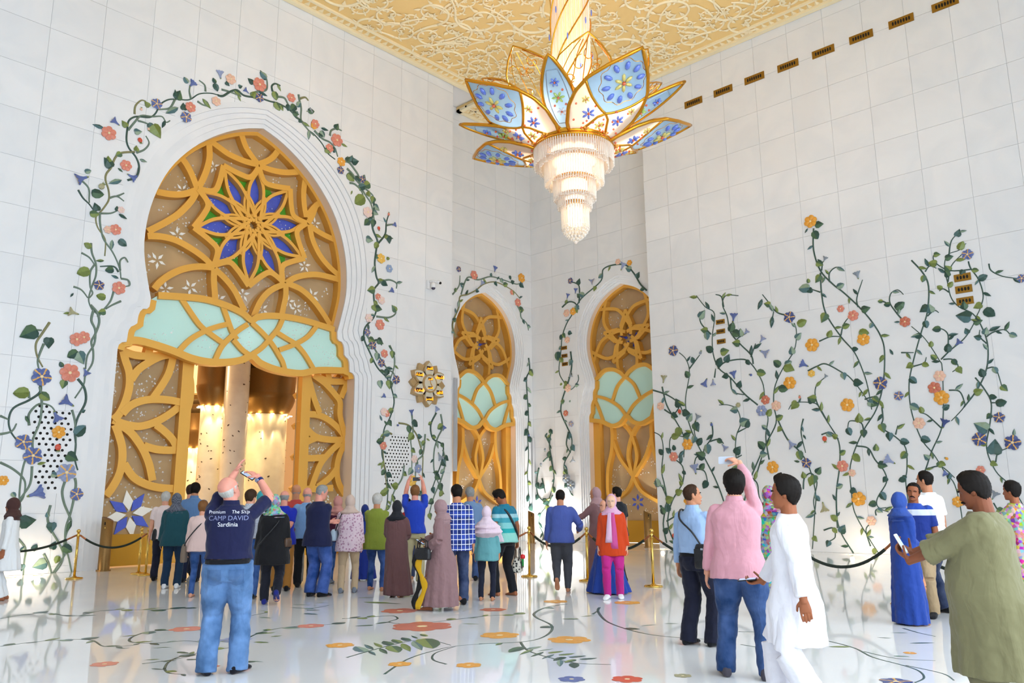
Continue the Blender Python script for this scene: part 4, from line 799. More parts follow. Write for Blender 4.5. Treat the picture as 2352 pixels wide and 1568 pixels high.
# ---- perforated loudspeaker grilles in the left wall
def grille(label, poly, org, sc, step):
    pl = LP(); P = [(org[0]+x*sc, org[1]+y*sc) for x, y in poly]; c = pl.pix(*np.mean(P, axis=0)); g = wempty('speaker_grille', pl.w(*c, 0)); tag(g, label, 'speaker grille')
    q = [tuple(pl.pix(*p)) for p in P]; pane(pl, q, -.001, .004, M_WALL, g, 'plate')
    b = MB(); xs = [p[0] for p in q]; ys = [p[1] for p in q]; y = min(ys); row = 0
    while y < max(ys):
        x = min(xs)+(row % 2)*step/2
        while x < max(xs):
            if inpoly((x, y), q) and inpoly((x+step*.4, y), q): prism(pl, [(x+.38*step*.62*math.cos(k*.785), y+.38*step*.62*math.sin(k*.785)) for k in range(8)], .0, .006, b)
            x += step
        y += step*.87; row += 1
    tag(b.build('holes', M_DARK, g), kind='stuff')
grille('perforated speaker grille among the vines at the far left', [(190,510),(240,505),(290,545),(385,548),(380,650),(370,740),(340,800),(310,890),(305,970),(240,970),(225,920),(170,915),(175,870),(215,800),(220,740),(180,715),(155,650),(165,560)], (0, 700), .4464, .145)
grille('perforated speaker grille among the vines beside the tallest arch', [(235,1180),(305,1180),(322,1200),(318,1300),(285,1330),(280,1360),(245,1390),(230,1440),(200,1440),(200,1300),(215,1240)], (780, 400), .51, .125)
# ---- bronze wall vents
def vent(label, pl, corners, n, group):
    q = [pl.pix(*p) for p in corners]; s = [p[0] for p in q]; t = [p[1] for p in q]; s0, s1, t0, t1 = min(s), max(s), min(t), max(t)
    v = wempty('wall_vent', pl.w((s0+s1)/2, (t0+t1)/2, 0)); tag(v, label, 'vent', group)
    pane(pl, [(s0, t0), (s1, t0), (s1, t1), (s0, t1)], 0, .03, mat('vent_brass', '9a7226', .4, .6), v, 'frame')
    w, h = s1-s0, t1-t0
    for k in range(n):
        c = s0+w*(.12+.76*(k+.5)/n); r = w*.76/n*.36
        pane(pl, [(c+r*math.cos(j*.7854), (t0+t1)/2+h*.26*math.sin(j*.7854)) for j in range(8)], .03, .036, M_DARK, v, 'opening')
vc = [(1593, 235.6), (1661, 209), (1733, 180), (1810, 151), (1891, 119), (1978, 85), (2070, 49), (2171, 10)]
ords = ['first', 'second', 'third', 'fourth', 'fifth', 'sixth', 'seventh', 'eighth']
for k, p in enumerate(vc):
    s, t = RP().pix(*p); a = [project(RP().w(s-.36, t-.13)), project(RP().w(s+.36, t+.13))]
    vent('%s bronze vent from the corner in the row under the ceiling' % ords[k], RP(), a, 7, 'row of bronze vents under the ceiling')
for nm, x0, ys, hw, pl in (('low on the right wall', 1656, (739, 761, 784), .15, RP), ('high on the right wall', 2214, (637, 664, 691), .2, RP), ('beside the right small arch', 1297, (799, 817, 836), .14, RAP)):
    for k, y in enumerate(ys):
        xx = x0+(k-1)*(3 if x0 > 2000 else 1); s, t = pl().pix(xx, y); a = [project(pl().w(s-hw*1.05, t-hw*.52)), project(pl().w(s+hw*1.05, t+hw*.52))]
        vent('%s of the three bronze vents stacked %s' % (['top', 'middle', 'bottom'][k], nm), pl(), a, 4, 'stacked bronze vents')
# ---- prayer time clock
M_CLK = mat('clock_bronze', 'b89a6c', .38, .35); M_GLIT = mat('clock_glitter', 'd5cdb8', .3, vary=90); M_LED = mat('led_amber', 'ff9a1c', .4, emit='ff8c10', es=2.2); M_LEDB = mat('led_panel', '3a220c', .4)
ck = LP(); c0 = ck.pix(978, 882); CR_ = ck.ppm(978, 882)*46; clk = wempty('prayer_clock', ck.w(c0[0], c0[1], 0)); tag(clk, 'round flower-shaped bronze prayer time clock on the left wall', 'clock')
def petal2(r0, r1, a, w, n=6):
    c, s = math.cos(a), math.sin(a); L = []
    for k in range(n+1):
        u = k/n; L.append((r0+(r1-r0)*u, w*math.sin(math.pi*min(1, .25+u*.75))**.8))
    pts = L+[(x, -y) for x, y in L[::-1][1:]]
    return [(c0[0]+c*x-s*y, c0[1]+s*x+c*y) for x, y in pts]
for k in range(6): pane(ck, petal2(CR_*.2, CR_*1.0, R(30+60*k)+R(30)*0+R(0), CR_*.3), .0, .16, M_CLK, clk, 'outer_petal')
for k in range(6): pane(ck, petal2(CR_*.2, CR_*.98, R(60*k), CR_*.3), .0, .12, M_CLK, clk, 'outer_petal')
WORDS = ['\uFEAE\uFEA0\uFED4\uFEDF\uFE8D', '\uFED5\uFEED\uFEAE\uFEB8\uFEDF\uFE8D', '\uFEAE\uFEEC\uFEC8\uFEDF\uFE8D', '\uFEAE\uFEBC\uFECC\uFEDF\uFE8D', '\uFE8F\uFEAE\uFED0\uFEE4\uFEDF\uFE8D', '\uFE80\uFE8E\uFEB8\uFECC\uFEDF\uFE8D']
def text_mesh(txt, size, m, name='lettering', extr=.004):
    cu = bpy.data.curves.new(name, 'FONT'); cu.body = txt; cu.size = size; cu.align_x = 'CENTER'; cu.align_y = 'CENTER'; cu.extrude = extr
    o = bpy.data.objects.new(name, cu); COL.objects.link(o); bpy.context.view_layer.update()
    me = bpy.data.meshes.new_from_object(o.evaluated_get(bpy.context.evaluated_depsgraph_get())); bpy.data.objects.remove(o); me.materials.clear(); me.materials.append(m); me.name = name; return me
for k in range(6):
    a = R(90-60*k); cc = c0+np.array([math.cos(a), math.sin(a)])*CR_*.66
    pane(ck, petal2(CR_*.36, CR_*.92, a, CR_*.22), .16, .20, M_GLIT, clk, 'dial_petal')
    w, h = CR_*.17, CR_*.085
    o = pane(ck, [(cc[0]-w, cc[1]-h), (cc[0]+w, cc[1]-h), (cc[0]+w, cc[1]+h), (cc[0]-w, cc[1]+h)], .2, .212, M_LEDB, clk, 'led_display')
    me = text_mesh(WORDS[k], CR_*.17, M_LED); t = inst('lettering', me, ck.mat(cc[0], cc[1], .214, 0, 1), o)
pane(ck, [(c0[0]+CR_*.4*math.cos(k*.2618), c0[1]+CR_*.4*math.sin(k*.2618)) for k in range(24)], .16, .235, M_CLK, clk, 'bezel')
pane(ck, [(c0[0]+CR_*.32*math.cos(k*.2618), c0[1]+CR_*.32*math.sin(k*.2618)) for k in range(24)], .235, .245, M_GLIT, clk, 'dial')
for sg, wd_ in ((1, WORDS[0]), (-1, WORDS[3])):
    y = c0[1]+sg*CR_*.19; w, h = CR_*.13, CR_*.055
    o = pane(ck, [(c0[0]-w, y-h), (c0[0]+w, y-h), (c0[0]+w, y+h), (c0[0]-w, y+h)], .245, .252, M_LEDB, clk, 'led_display')
    inst('lettering', text_mesh(wd_, CR_*.12, M_LED), ck.mat(c0[0], y, .254, 0, 1), o)
bar(ck, [(c0[0], c0[1]), (c0[0]-CR_*.06, c0[1]+CR_*.24)], .012, .255, .262, clk, False, 'clock_hand', M_GOLDD); bar(ck, [(c0[0], c0[1]), (c0[0]+CR_*.1, c0[1]-CR_*.14)], .016, .255, .262, clk, False, 'clock_hand', M_GOLDD)
# ---- surveillance camera
s, t = LP().pix(984, 655); k = LP().ppm(984, 655); sc_ = wempty('security_camera', LP().w(s, t, 0)); tag(sc_, 'white twin security camera on the wall above the prayer clock', 'camera'); M_CAMW = mat('camera_white', 'e4e5e8', .4)
b = MB(); p = LP().w(s-.06, t, .05); b.box(p, (.12, .1, .3)); b.build('bracket', M_CAMW, sc_)
b = MB(); b.tube([LP().w(s-.05, t+.1, .05), LP().w(s, t+.12, .2), LP().w(s+.18, t+.1, .3)], .04, 8); b.build('arm', M_CAMW, sc_, True)
b = MB(); b.lathe([(.07, .0), (.09, .02), (.09, .14), (.05, .2)], tuple(LP().w(s+.06, t-.12, .2)), 16); b.build('dome_housing', M_CAMW, sc_, True)
b = MB(); b.ball(LP().w(s+.06, t-.12, .2), .075, 14); b.build('dome', mat('camera_dome', '3c3a52', .1), sc_, True)
b = MB(); b.ball(LP().w(s+.22, t+.1, .3), (.1, .08, .07), 12); b.build('second_head', M_CAMW, sc_, True); b = MB(); b.ball(LP().w(s+.24, t+.06, .36), .05, 10); b.build('lens', M_DARK, sc_, True)
# ---- floor inlay
FL_ = FLP; M_STEMS['dark']; 
def fi(label, org, sc, st, fl, lf=(), seed=1, auto=26, ls=34, sw=7): vine(label, FLP, org, sc, st, fl, lf, sw, auto, ls, 'dark', seed, d=.0015, group='flower inlays in the marble floor', name='floor_inlay', cat='floor inlay', flat=.03, kinds=('lance', 'oval'))
F1, F1S = (0, 1280), .5102
fi('long dark vine inlay crossing the floor from the far left', F1, F1S, [[(0,275),(120,255),(220,250),(330,265),(450,240),(560,235),(700,235),(860,225)],[(0,400),(200,375),(400,370),(470,400),(600,395)]], [(470,480,60,'round','coral')], (), 31)
fi('coral bloom vine inlay behind the photographer in navy', F1, F1S, [[(930,325),(700,330),(600,355),(590,380),(700,385),(830,375),(930,380),(1090,375)],[(1070,390),(1140,350),(1220,325),(1330,310),(1500,300)],[(740,500),(760,470),(830,440),(980,415),(1080,395)],[(740,500),(760,520),(830,525)]], [(840,322,75,'round','coral'),(1400,308,62,'round','coral'),(1060,370,70,'round','lilac')], [(1150,470,1070,468),(1180,380,1140,382),(720,405,770,405),(670,460,720,458)], 32)
fi('two large overlapping coral blooms inlaid near the walking woman in mauve', F1, F1S, [[(1540,275),(1640,270),(1760,262),(1790,275),(1750,290),(1800,298)],[(1800,298),(1950,290),(2080,275),(2200,262),(2352,255)]], [(1900,310,140,'round','dcoral'),(1800,240,85,'round','dcoral'),(2220,235,60,'round','dcoral')], [(1680,305,1600,308),(2080,298,2150,300),(1750,205,1640,200)], 33)
fi('fern frond inlay with orange leaves in the middle of the floor', F1, F1S, [[(1560,450),(1700,410),(1850,375),(1950,375),(2030,395)],[(1730,525),(1830,460),(1950,420),(2080,395),(2350,380)],[(2010,480),(1950,460),(1960,430),(2050,400)]], [(1800,480,55,'round','orange'),(2110,485,60,'round','orange'),(1530,395,65,'round','orange'),(2250,350,90,'round','orange')], [(1640+j*40,425-j*10,1600+j*42,400-j*8) for j in range(8)]+[(1660+j*50,420-j*11,1690+j*52,440-j*6) for j in range(6)], 34, 0)
F2, F2S = (1100, 1280), .5323
fi('winding dark ribbon inlay in front of the woman in orange', F2, F2S, [[(380,200),(290,215),(240,240),(250,260),(310,290),(310,320),(260,350),(170,365),(0,372)],[(520,215),(515,235),(560,280),(680,320),(800,340),(980,352)],[(490,245),(520,225)]], [(390,355,95,'round','orange'),(330,190,55,'round','orange'),(640,195,60,'round','orange')], [(430,265,360,265),(440,255,500,250),(700,295,760,290)], 35, 90)
fi('second fern frond inlay near the lower edge of the picture', F2, F2S, [[(180,365),(210,400),(300,430),(420,455),(570,462)]], [(400,525,60,'round','blue'),(640,525,70,'round','red')], [(190+j*45,385+j*11,130+j*48,410+j*9) for j in range(6)]+[(210+j*45,395+j*9,270+j*48,384+j*10) for j in range(6)]+[(350,440,350,470),(410,455,412,478)], 36, 0)
fi('blue and dark vine inlay between the white and olive clad men', F2, F2S, [[(1500,358),(1620,390),(1700,430),(1830,465),(1900,490),(1920,520),(1880,540)],[(1660,405),(1800,435),(1970,445)],[(1840,465),(2000,500),(2050,530)],[(1830,305),(1900,325),(1970,340)]], [(1800,535,70,'star','navy'),(1860,412,28,'round','orange')], [(1850,325,1780,325),(1780,348,1720,345),(1600,385,1510,385),(1860,370,1960,368),(1790,425,1860,428)], 37, 0)
fi('curled dark vine inlay beside the feet of the man in pink', F2, F2S, [[(1120,320),(1230,322),(1330,330)],[(1130,375),(1260,400),(1300,440),(1290,490)]], [(880,510,40,'round','khaki')], [(1250,345,1310,343),(800,285,860,285)], 38, 0)

fi('scattered dark leaves inlaid around the photographer in navy', F1, F1S, [[(640,478),(760,462),(880,440)],[(1040,268),(1120,262),(1200,248)],[(1310,225),(1400,228),(1480,215)]], [(960,490,30,'round','coral')], [(700,458,650,462),(680,500,740,505),(1130,466,1180,470),(740,404,690,408),(1150,380,1210,384),(1190,342,1240,338),(1220,356,1270,352),(1320,212,1390,214),(1380,238,1440,236),(1420,206,1470,203),(1370,252,1430,256),(1160,240,1200,238),(1170,270,1220,272),(1610,182,1680,180),(1720,205,1800,208),(800,425,850,432),(840,460,900,458),(520,410,580,408)], 39, 60, 26)
# ================================================================ CHANDELIER
CHA = np.array([18*math.cos(R(38.25)), 18*math.sin(R(38.25)), 0.0])
TOC = -CHA/np.linalg.norm(CHA); RGT = np.array([-TOC[1], TOC[0], 0])
ch = wempty('chandelier', (CHA[0], CHA[1], 7.45)); tag(ch, 'great crystal chandelier with blue glass lotus petals hanging from the carved ceiling', 'chandelier')
def glassmat(name, col, tl=.6, vary=0):
    m = mat(name, col, .18, coat=.3, vary=vary); nt = m.node_tree; b = nt.nodes['Principled BSDF']; o = nt.nodes['Material Output']
    t = nt.nodes.new('ShaderNodeBsdfTranslucent'); t.inputs[0].default_value = lin(col); mx = nt.nodes.new('ShaderNodeMixShader'); mx.inputs[0].default_value = tl
    nt.links.new(b.outputs[0], mx.inputs[1]); nt.links.new(t.outputs[0], mx.inputs[2]); nt.links.new(mx.outputs[0], o.inputs['Surface']); return m
M_PB = glassmat('petal_blue_glass', '8aaccb', .3, 1.5); M_PW = glassmat('petal_white_glass', 'f6e2cc', .5)
M_PG = mat('chandelier_gold', 'd9982c', .18, .9)
GEM = {k: mat('gem_'+k, c, .06, coat=1, spec=.9) for k, c in dict(blue='5a78d8', yellow='dcc968', red='e05a28', green='a8c860', white='e8e6f0', orange='efa52c').items()}
M_ROD = mat('crystal_rod', 'fff6ea', .08, spec=1.0, alpha=.5, coat=.5)
M_BULB = mat('chandelier_bulbs', 'fff4dc', .5, emit='ffe9c4', es=1.5)
M_BULB2 = mat('chandelier_bulbs_dim', 'f6d59a', .5, emit='ffc878', es=.55)
def surf(phi, r0, r1, z0, z1, cup=.16, bow=.10):
    d = TOC*math.cos(phi)+RGT*math.sin(phi); t = np.array([-d[1], d[0], 0])
    def S(u, v, off=0.0):
        r = r0+(r1-r0)*v; z = z0+(z1-z0)*(v**1.25); r -= bow*u*u
        n = d*(-(z1-z0))+np.array([0, 0, (r1-r0)]); n = -n/np.linalg.norm(n)     # outward/down normal
        return CHA+d*r+t*u+np.array([0, 0, z+cup*u*u])+n*off
    return S
def gem_flower(b, S, u, v, r, k, mi_p, mi_c, du=1.0, ar=.0):
    for j in range(k):
        a = 2*math.pi*j/k+ar; uu, vv = u+math.cos(a)*r*.55, v+math.sin(a)*r*.55*du
        p = S(uu, vv, .03); q = S(u+math.cos(a)*r, v+math.sin(a)*r*du, .03); q0 = S(u+math.cos(a)*r*.12, v+math.sin(a)*r*.12*du, .03)
        X = q-q0; L = np.linalg.norm(X); X /= L; n = S(u, v, .1)-S(u, v, 0); n /= np.linalg.norm(n); Y = np.cross(n, X)
        rot = Matrix((X, Y, n)).transposed(); b.ball(p, (L*.5, L*.5*min(.5, 2.6/k), .035), 6, mi_p, rot)
    b.ball(S(u, v, .045), r*.2, 6, mi_c)
def petal_large(phi, r1=2.78, z1=11.0):
    r0, z0 = .42, 9.72
    S = surf(phi, r0, r1, z0, z1); L = math.hypot(r1-r0, z1-z0); du = 1/L
    hw = lambda v: float(np.interp(v, [0, .06, .2, .35, .5, .65, .8, .9, .96, 1], [.2, .42, .7, .87, .9, .80, .52, .27, .11, 0]))
    vb = lambda x: .40+.22*abs(x)**1.3
    nu = 10; root = None
    def panel(va, vbf, nv, m, name, parent):
        v = []; f = []
        for j in range(nv+1):
            for i in range(nu+1):
                x = -1+2*i/nu; lo, hi = va(x), vbf(x); vv = lo+(hi-lo)*j/nv; v.append(S(x*hw(vv), vv))
        for j in range(nv):
            for i in range(nu): f.append((j*(nu+1)+i, j*(nu+1)+i+1, (j+1)*(nu+1)+i+1, (j+1)*(nu+1)+i))
        return meshobj(name, v, f, m, parent, True)
    root = panel(vb, lambda x: 1.0, 10, M_PB, 'large_petal', ch)
    panel(lambda x: 0.0, vb, 8, M_PW, 'lower_glass', root)
    vs = np.linspace(0, 1, 26); out = [S(hw(v), v) for v in vs]+[S(-hw(v), v) for v in vs[::-1][1:]]
    b = MB(); b.tube(out, .045, 6, closed=True); b.build('gold_frame', M_PG, root, True)
    for sg in (-1, 1):
        q = [S(sg*hw(vb(x))*x, vb(x)) for x in np.linspace(1, 0, 8)]+[S(-sg*(.1+.42*t)*1.0, .40-.36*t**.85) for t in np.linspace(.1, 1, 8)]
        b = MB(); b.tube(q, .034, 6); b.build('gold_rib', M_PG, root, True)
    b = MB()
    for j in range(10):
        a = 2*math.pi*j/10; gem_flower(b, S, math.cos(a)*.4, .70+math.sin(a)*.4*du, .075, 1, 0, 0, du, a)
        p = S(math.cos(a)*.40, .70+math.sin(a)*.40*du, .03); d_ = S(math.cos(a)*.5, .70+math.sin(a)*.5*du, .03)-p; Ld = np.linalg.norm(d_); X = d_/Ld; n = S(0, .7, .1)-S(0, .7, 0); n /= np.linalg.norm(n)
        b.ball(p, (.11, .065, .04), 8, 0, Matrix((X, np.cross(n, X), n)).transposed())
    gem_flower(b, S, 0, .70, .24, 6, 1, 2, du); b.build('gem_flower', [GEM['blue'], GEM['yellow'], GEM['red']], root, True)
    b = MB()
    for a in np.linspace(0, 2*math.pi, 21)[:-1]: pass
    b.tube([S(math.cos(a)*(.53+.03*math.cos(10*a)), .70+math.sin(a)*(.53+.03*math.cos(10*a))*du) for a in np.linspace(0, 2*math.pi, 60)[:-1]], .008, 4, closed=True); b.build('gold_wire', M_PG, root)
    for u, v, c, rr in ((-.4, .36, 'blue', .17), (.4, .36, 'blue', .17), (-.62, .47, 'yellow', .1), (.62, .47, 'yellow', .1), (-.26, .2, 'orange', .12), (.26, .2, 'orange', .12), (0, .28, 'yellow', .13), (-.1, .1, 'orange', .11), (.12, .1, 'white', .11)):
        b = MB(); gem_flower(b, S, u, v, rr, 6, 0, 1, du); b.build('gem_flower', [GEM[c], GEM['red']], root, True)
    rnd = random.Random(int(phi*100)); b = MB()
    for j in range(26):
        v = rnd.uniform(.05, .45); u = rnd.uniform(-.9, .9)*hw(v); b.ball(S(u, v, .02), .028, 6)
    tag(b.build('red_gems', GEM['red'], root), kind='stuff')
def petal_small(phi, r1=2.72, z1=11.0):
    r0, z0 = .5, 10.02
    S = surf(phi, r0, r1, z0, z1, .3, .1); du = 1/math.hypot(r1-r0, z1-z0); hw = lambda v: .37*math.sin(math.pi*min(1, v))**.75*(1.15-.3*v) if 0 < v < 1 else 0
    v = []; f = []; nv, nu = 14, 6
    for j in range(nv+1):
        for i in range(nu+1): t = .02+.96*j/nv; v.append(S((-1+2*i/nu)*hw(t), t))
    for j in range(nv):
        for i in range(nu): f.append((j*7+i, j*7+i+1, (j+1)*7+i+1, (j+1)*7+i))
    root = meshobj('small_petal', v, f, M_PB, ch, True)
    vs = np.linspace(0, 1, 20); out = [S(hw(t), t) for t in vs]+[S(-hw(t), t) for t in vs[::-1][1:-1]]
    b = MB(); b.tube(out, .042, 6, closed=True); b.build('gold_frame', M_PG, root, True)
    b = MB(); b.tube([S(hw(.5+(t-.5)*.66)*.62*sg, .5+(t-.5)*.66) for sg, ts in ((1, vs), (-1, vs[::-1])) for t in ts], .012, 4, closed=True); b.build('inner_border', mat('steel_border', '9fb2c4', .3, .4), root)
    for t, c, rr in ((.34, 'white', .12), (.52, 'green', .16), (.7, 'blue', .12)):
        b = MB(); gem_flower(b, S, 0, t, rr, 6, 0, 1, du); b.build('gem_flower', [GEM[c], GEM['red']], root, True)
    b = MB()
    for u, t in ((-.13, .42), (.13, .42), (-.13, .6), (.13, .6)): b.ball(S(u, t, .02), .03, 6)
    tag(b.build('red_gems', GEM['red'], root), kind='stuff')
def petal_filigree(phi):
    r0, r1, z0, z1 = .6, 2.2, 10.3, 11.55
    S = surf(phi, r0, r1, z0, z1, .1, .12); hw = lambda v: float(np.interp(v, [0, .2, .5, .75, .9, 1], [.15, .45, .72, .6, .3, 0]))
    vs = np.linspace(0, 1, 18); b = MB(); b.tube([S(hw(t), t) for t in vs]+[S(-hw(t), t) for t in vs[::-1][1:]], .022, 5, closed=True); root = b.build('filigree_petal', M_PG, ch, True)
    rnd = random.Random(int(phi*10)+5); b = MB()
    for k in range(16):
        v0 = rnd.uniform(.2, .85); u0 = rnd.uniform(-.75, .75)*hw(v0); dr = rnd.choice((-1, 1)); a0 = rnd.uniform(0, 6.3); rr = rnd.uniform(.1, .2)
        b.tube([S(u0+math.cos(a0+dr*4.6*t)*rr*(1-.75*t), v0+math.sin(a0+dr*4.6*t)*rr*(1-.75*t)*.5) for t in np.linspace(0, 1, 10)], .011, 4)
    for k in range(5):
        x = -.8+.4*k; b.tube([S(x*hw(t)*(1+.2*math.sin(6*t+k)), t) for t in np.linspace(.08, .93, 12)], .011, 4)
    tag(b.build('scrollwork', M_PG, root), kind='stuff')
for a, r_, z_ in ((-60, 2.78, 11.0), (33, 2.78, 11.0), (107, 3.08, 10.75), (-119, 3.0, 10.38), (176, 2.9, 10.6)): petal_large(R(a), r_, z_)
for a, r_, z_ in ((-12, 2.4, 10.95), (72, 2.72, 10.98), (-93, 2.78, 10.68), (143, 2.8, 10.7), (-157, 2.8, 10.6)): petal_small(R(a), r_, z_)
for a in (-36, 10, 52, 95, 130, -78, -115, 160, -170): petal_filigree(R(a))
def rods(name, rad, ztop, zbot, parent, nmul=1.0, rr=.017, wav=.06, seed=1):
    rnd = random.Random(seed); b = MB()
    for ring in (1.0, .86):
        n = int(2*math.pi*rad*ring/.06*nmul)
        for k in range(n):
            a = 2*math.pi*k/n; c = (CHA[0]+math.cos(a)*rad*ring, CHA[1]+math.sin(a)*rad*ring, 0); zb = zbot+rnd.uniform(0, wav)+(1-ring)*-.3
            b.lathe([(rr*.3, zb), (rr, zb+.03), (rr, ztop)], c, 5); b.ball((c[0], c[1], zb-.015), .024, 5)
    return tag(b.build(name, M_ROD, parent), kind='stuff')
for i, (rad, zt, zb) in enumerate(((.95, 9.78, 9.36), (.70, 9.5, 8.92), (.5, 9.0, 8.52), (.40, 8.6, 8.30), (.32, 8.4, 7.80))):
    t = rods('crystal_tier', rad, zt, zb, ch, seed=i)
    b = MB(); b.lathe([(rad*.45, zb+.1), (rad*.6, zb+.14), (rad*.6, zt-.02)], tuple(CHA), 20); b.build('bulb_core', M_BULB, t, True)
    b = MB(); b.lathe([(rad*1.03, zt-.01), (rad*1.03, zt+.04), (rad*.8, zt+.06)], tuple(CHA), 40); b.build('tier_ring', M_PG, t, True)
b = MB()
for j, (z, rr) in enumerate(((7.78, .29), (7.72, .27), (7.66, .22), (7.60, .16), (7.55, .09))):
    n = max(5, int(rr*70))
    for k in range(n): a = 2*math.pi*k/n+j*.3; b.ball((CHA[0]+rr*math.cos(a), CHA[1]+rr*math.sin(a), z), .035, 6)
b.ball((CHA[0], CHA[1], 7.49), .05, 8); b.build('crystal_finial', M_ROD, ch, True)
# stem
t = rods('crystal_stem', .46, 17.4, 10.1, ch, .55, .02, .0, 9)
b = MB(); b.lathe([(.3, 10.0), (.3, 17.3)], tuple(CHA), 20); b.build('bulb_core', M_BULB2, t, True)
for k in range(6):
    b = MB(); b.tube([(CHA[0]+.5*math.cos(k*1.047+q*.62), CHA[1]+.5*math.sin(k*1.047+q*.62), 10.2+q*.55) for q in np.linspace(0, 13, 60)], .02, 5); b.build('spiral_rib', M_PG, ch, True)
b = MB()
for k in range(40):
    a = k*2.4; b.ball((CHA[0]+.53*math.cos(a), CHA[1]+.53*math.sin(a), 10.6+k*.16), (.02, .02, .1), 6)
tag(b.build('stem_gems', GEM['blue'], ch), kind='stuff')
b = MB(); b.lathe([(.6, 17.2), (.8, 17.3), (.85, 17.4)], tuple(CHA), 28); b.build('ceiling_rose', M_PG, ch, True)
b = MB(); b.lathe([(.3, 9.75), (.95, 9.85), (.95, 9.95), (.5, 10.1), (.45, 10.3)], tuple(CHA), 28); b.build('bowl', M_PG, ch, True)
for k in range(6):
    a = k*1.047+.3; lamp('chandelier_light', 'POINT', (CHA[0]+1.05*math.cos(a), CHA[1]+1.05*math.sin(a), 10.75), 62, (1, .93, .82), .12)
# ================================================================ PEOPLE
class Body:      # collects closed lofts; the surface is fused by a voxel remesh
    def __init__(s): s.b = MB()
    def loft(s, rings): # list of rings (k points each)
        k = len(rings[0]); v = [p for r in rings for p in r]; f = []
        for i in range(len(rings)-1):
            for j in range(k): f.append((i*k+j, i*k+(j+1) % k, (i+1)*k+(j+1) % k, (i+1)*k+j))
        for i in (0, len(rings)-1):
            c = np.mean(np.array(rings[i]), axis=0); n = len(v); v = list(v)+[c]
            for j in range(k): q = (i*k+j, i*k+(j+1) % k); f.append((n,)+(q[::-1] if i == 0 else q))
        s.b.add(v, f)
    def limb(s, pts, rad, n=14):
        P = spline(pts, 5); m = len(P); T = np.linspace(0, len(rad)-1, m); rr = [float(np.interp(t, range(len(rad)), rad)) for t in T]; s.b.tube(P, rr, n)
def ring(c, rx, ry, ax, ay, n=20, p=2.3, fold=0, fk=9, ph=0.0):
    out = []
    for k in range(n):
        a = 2*math.pi*k/n; ca, sa = math.cos(a), math.sin(a); w = 1+fold*math.sin(fk*a+ph)+fold*.6*math.sin((fk*.6+1.3)*a+ph*2)
        out.append(np.array(c)+np.array(ax)*rx*w*math.copysign(abs(ca)**(2/p), ca)+np.array(ay)*ry*w*math.copysign(abs(sa)**(2/p), sa))
    return out
def ik(a, c, l1, l2, hint):
    a, c, hint = map(lambda q: np.array(q, float), (a, c, hint)); d = c-a; L = np.linalg.norm(d); mx = (l1+l2)*.998
    if L > mx: c = a+d*mx/L; d = c-a; L = mx
    x = (l1*l1-l2*l2+L*L)/(2*L); h = math.sqrt(max(0, l1*l1-x*x)); u = d/L; hp = hint-u*(hint@u); hp /= np.linalg.norm(hp)+1e-9
    return a+u*x+hp*h, c
# head template in units of head height .235; origin at chin level centre, y forward
HT = [(0, .018, .060, .005), (.03, .036, .074, .020), (.08, .047, .080, .036), (.15, .054, .080, .052), (.22, .058, .080, .064), (.30, .063, .079, .077), (.40, .068, .078, .090), (.50, .072, .081, .098), (.60, .075, .083, .102), (.70, .075, .080, .101), (.80, .069, .070, .092), (.88, .057, .055, .075), (.94, .041, .038, .053), (.98, .022, .020, .030), (1.0, .004, .004, .006)]
def head_pt(a, t, female=0):
    w = np.interp(t, [h[0] for h in HT], [h[1] for h in HT]); yf = np.interp(t, [h[0] for h in HT], [h[2] for h in HT]); yb = np.interp(t, [h[0] for h in HT], [h[3] for h in HT])
    ca, sa = math.cos(a), math.sin(a); x = w*math.copysign(abs(sa)**.9, sa); y = (yf if ca > 0 else yb)*math.copysign(abs(ca)**.88, ca); g = lambda q, m, s: math.exp(-((q-m)/s)**2)
    if ca > .2:
        y += .026*g(x, 0, .011)*np.interp(t, [.24, .30, .34, .42, .50, .56], [0, .75, 1, .62, .25, 0])          # nose
        y -= .012*(g(x, .031, .016)+g(x, -.031, .016))*g(t, .49, .055)                                           # sockets
        y += .006*g(abs(x), .03, .028)*g(t, .57, .04)                                                               # brow
        y += .007*g(x, 0, .022)*g(t, .205, .025)+.006*g(x, 0, .02)*g(t, .155, .02)-.006*g(x, 0, .02)*g(t, .105, .02)   # lips
        y += .006*g(x, 0, .016)*g(t, .05, .04)
    return np.array([x, y, t*.235])
NA, NT = 40, 30
HGRID = [(2*math.pi*i/NA, (j/(NT-1))) for j in range(NT) for i in range(NA)]
HAIRLINE = ([0, 40, 58, 72, 82, 100, 112, 140, 180], [.83, .82, .74, .50, .40, .42, .24, .14, .12])
M_EYEW = mat('eye_white', 'ece6df', .2); M_EYED = mat('eye_iris', '2a1c14', .2)
TEX = bpy.data.textures.new('cloth_folds', 'CLOUDS'); TEX.noise_scale = .16; TEX.noise_depth = 2
TEX3 = bpy.data.textures.new('small_folds', 'CLOUDS'); TEX3.noise_scale = .055; TEX3.noise_depth = 1
TEX2 = bpy.data.textures.new('hair_tufts', 'CLOUDS'); TEX2.noise_scale = .02
def finish(o, vox, smooth=2, disp=0, dec=None):
    m = o.modifiers.new('fuse', 'REMESH'); m.mode = 'VOXEL'; m.voxel_size = vox; m.use_smooth_shade = True
    if smooth: m = o.modifiers.new('soften', 'SMOOTH'); m.factor = .5; m.iterations = smooth
    if disp: m = o.modifiers.new('folds', 'DISPLACE'); m.texture = TEX; m.strength = disp; m.mid_level = .5; m.texture_coords = 'LOCAL'
    if dec: m = o.modifiers.new('thin', 'DECIMATE'); m.ratio = dec
    return o
def clin(c):
    q = lin(c); k = .60+.34*min(q[:3]); return tuple(v*k for v in q[:3])+(1,)
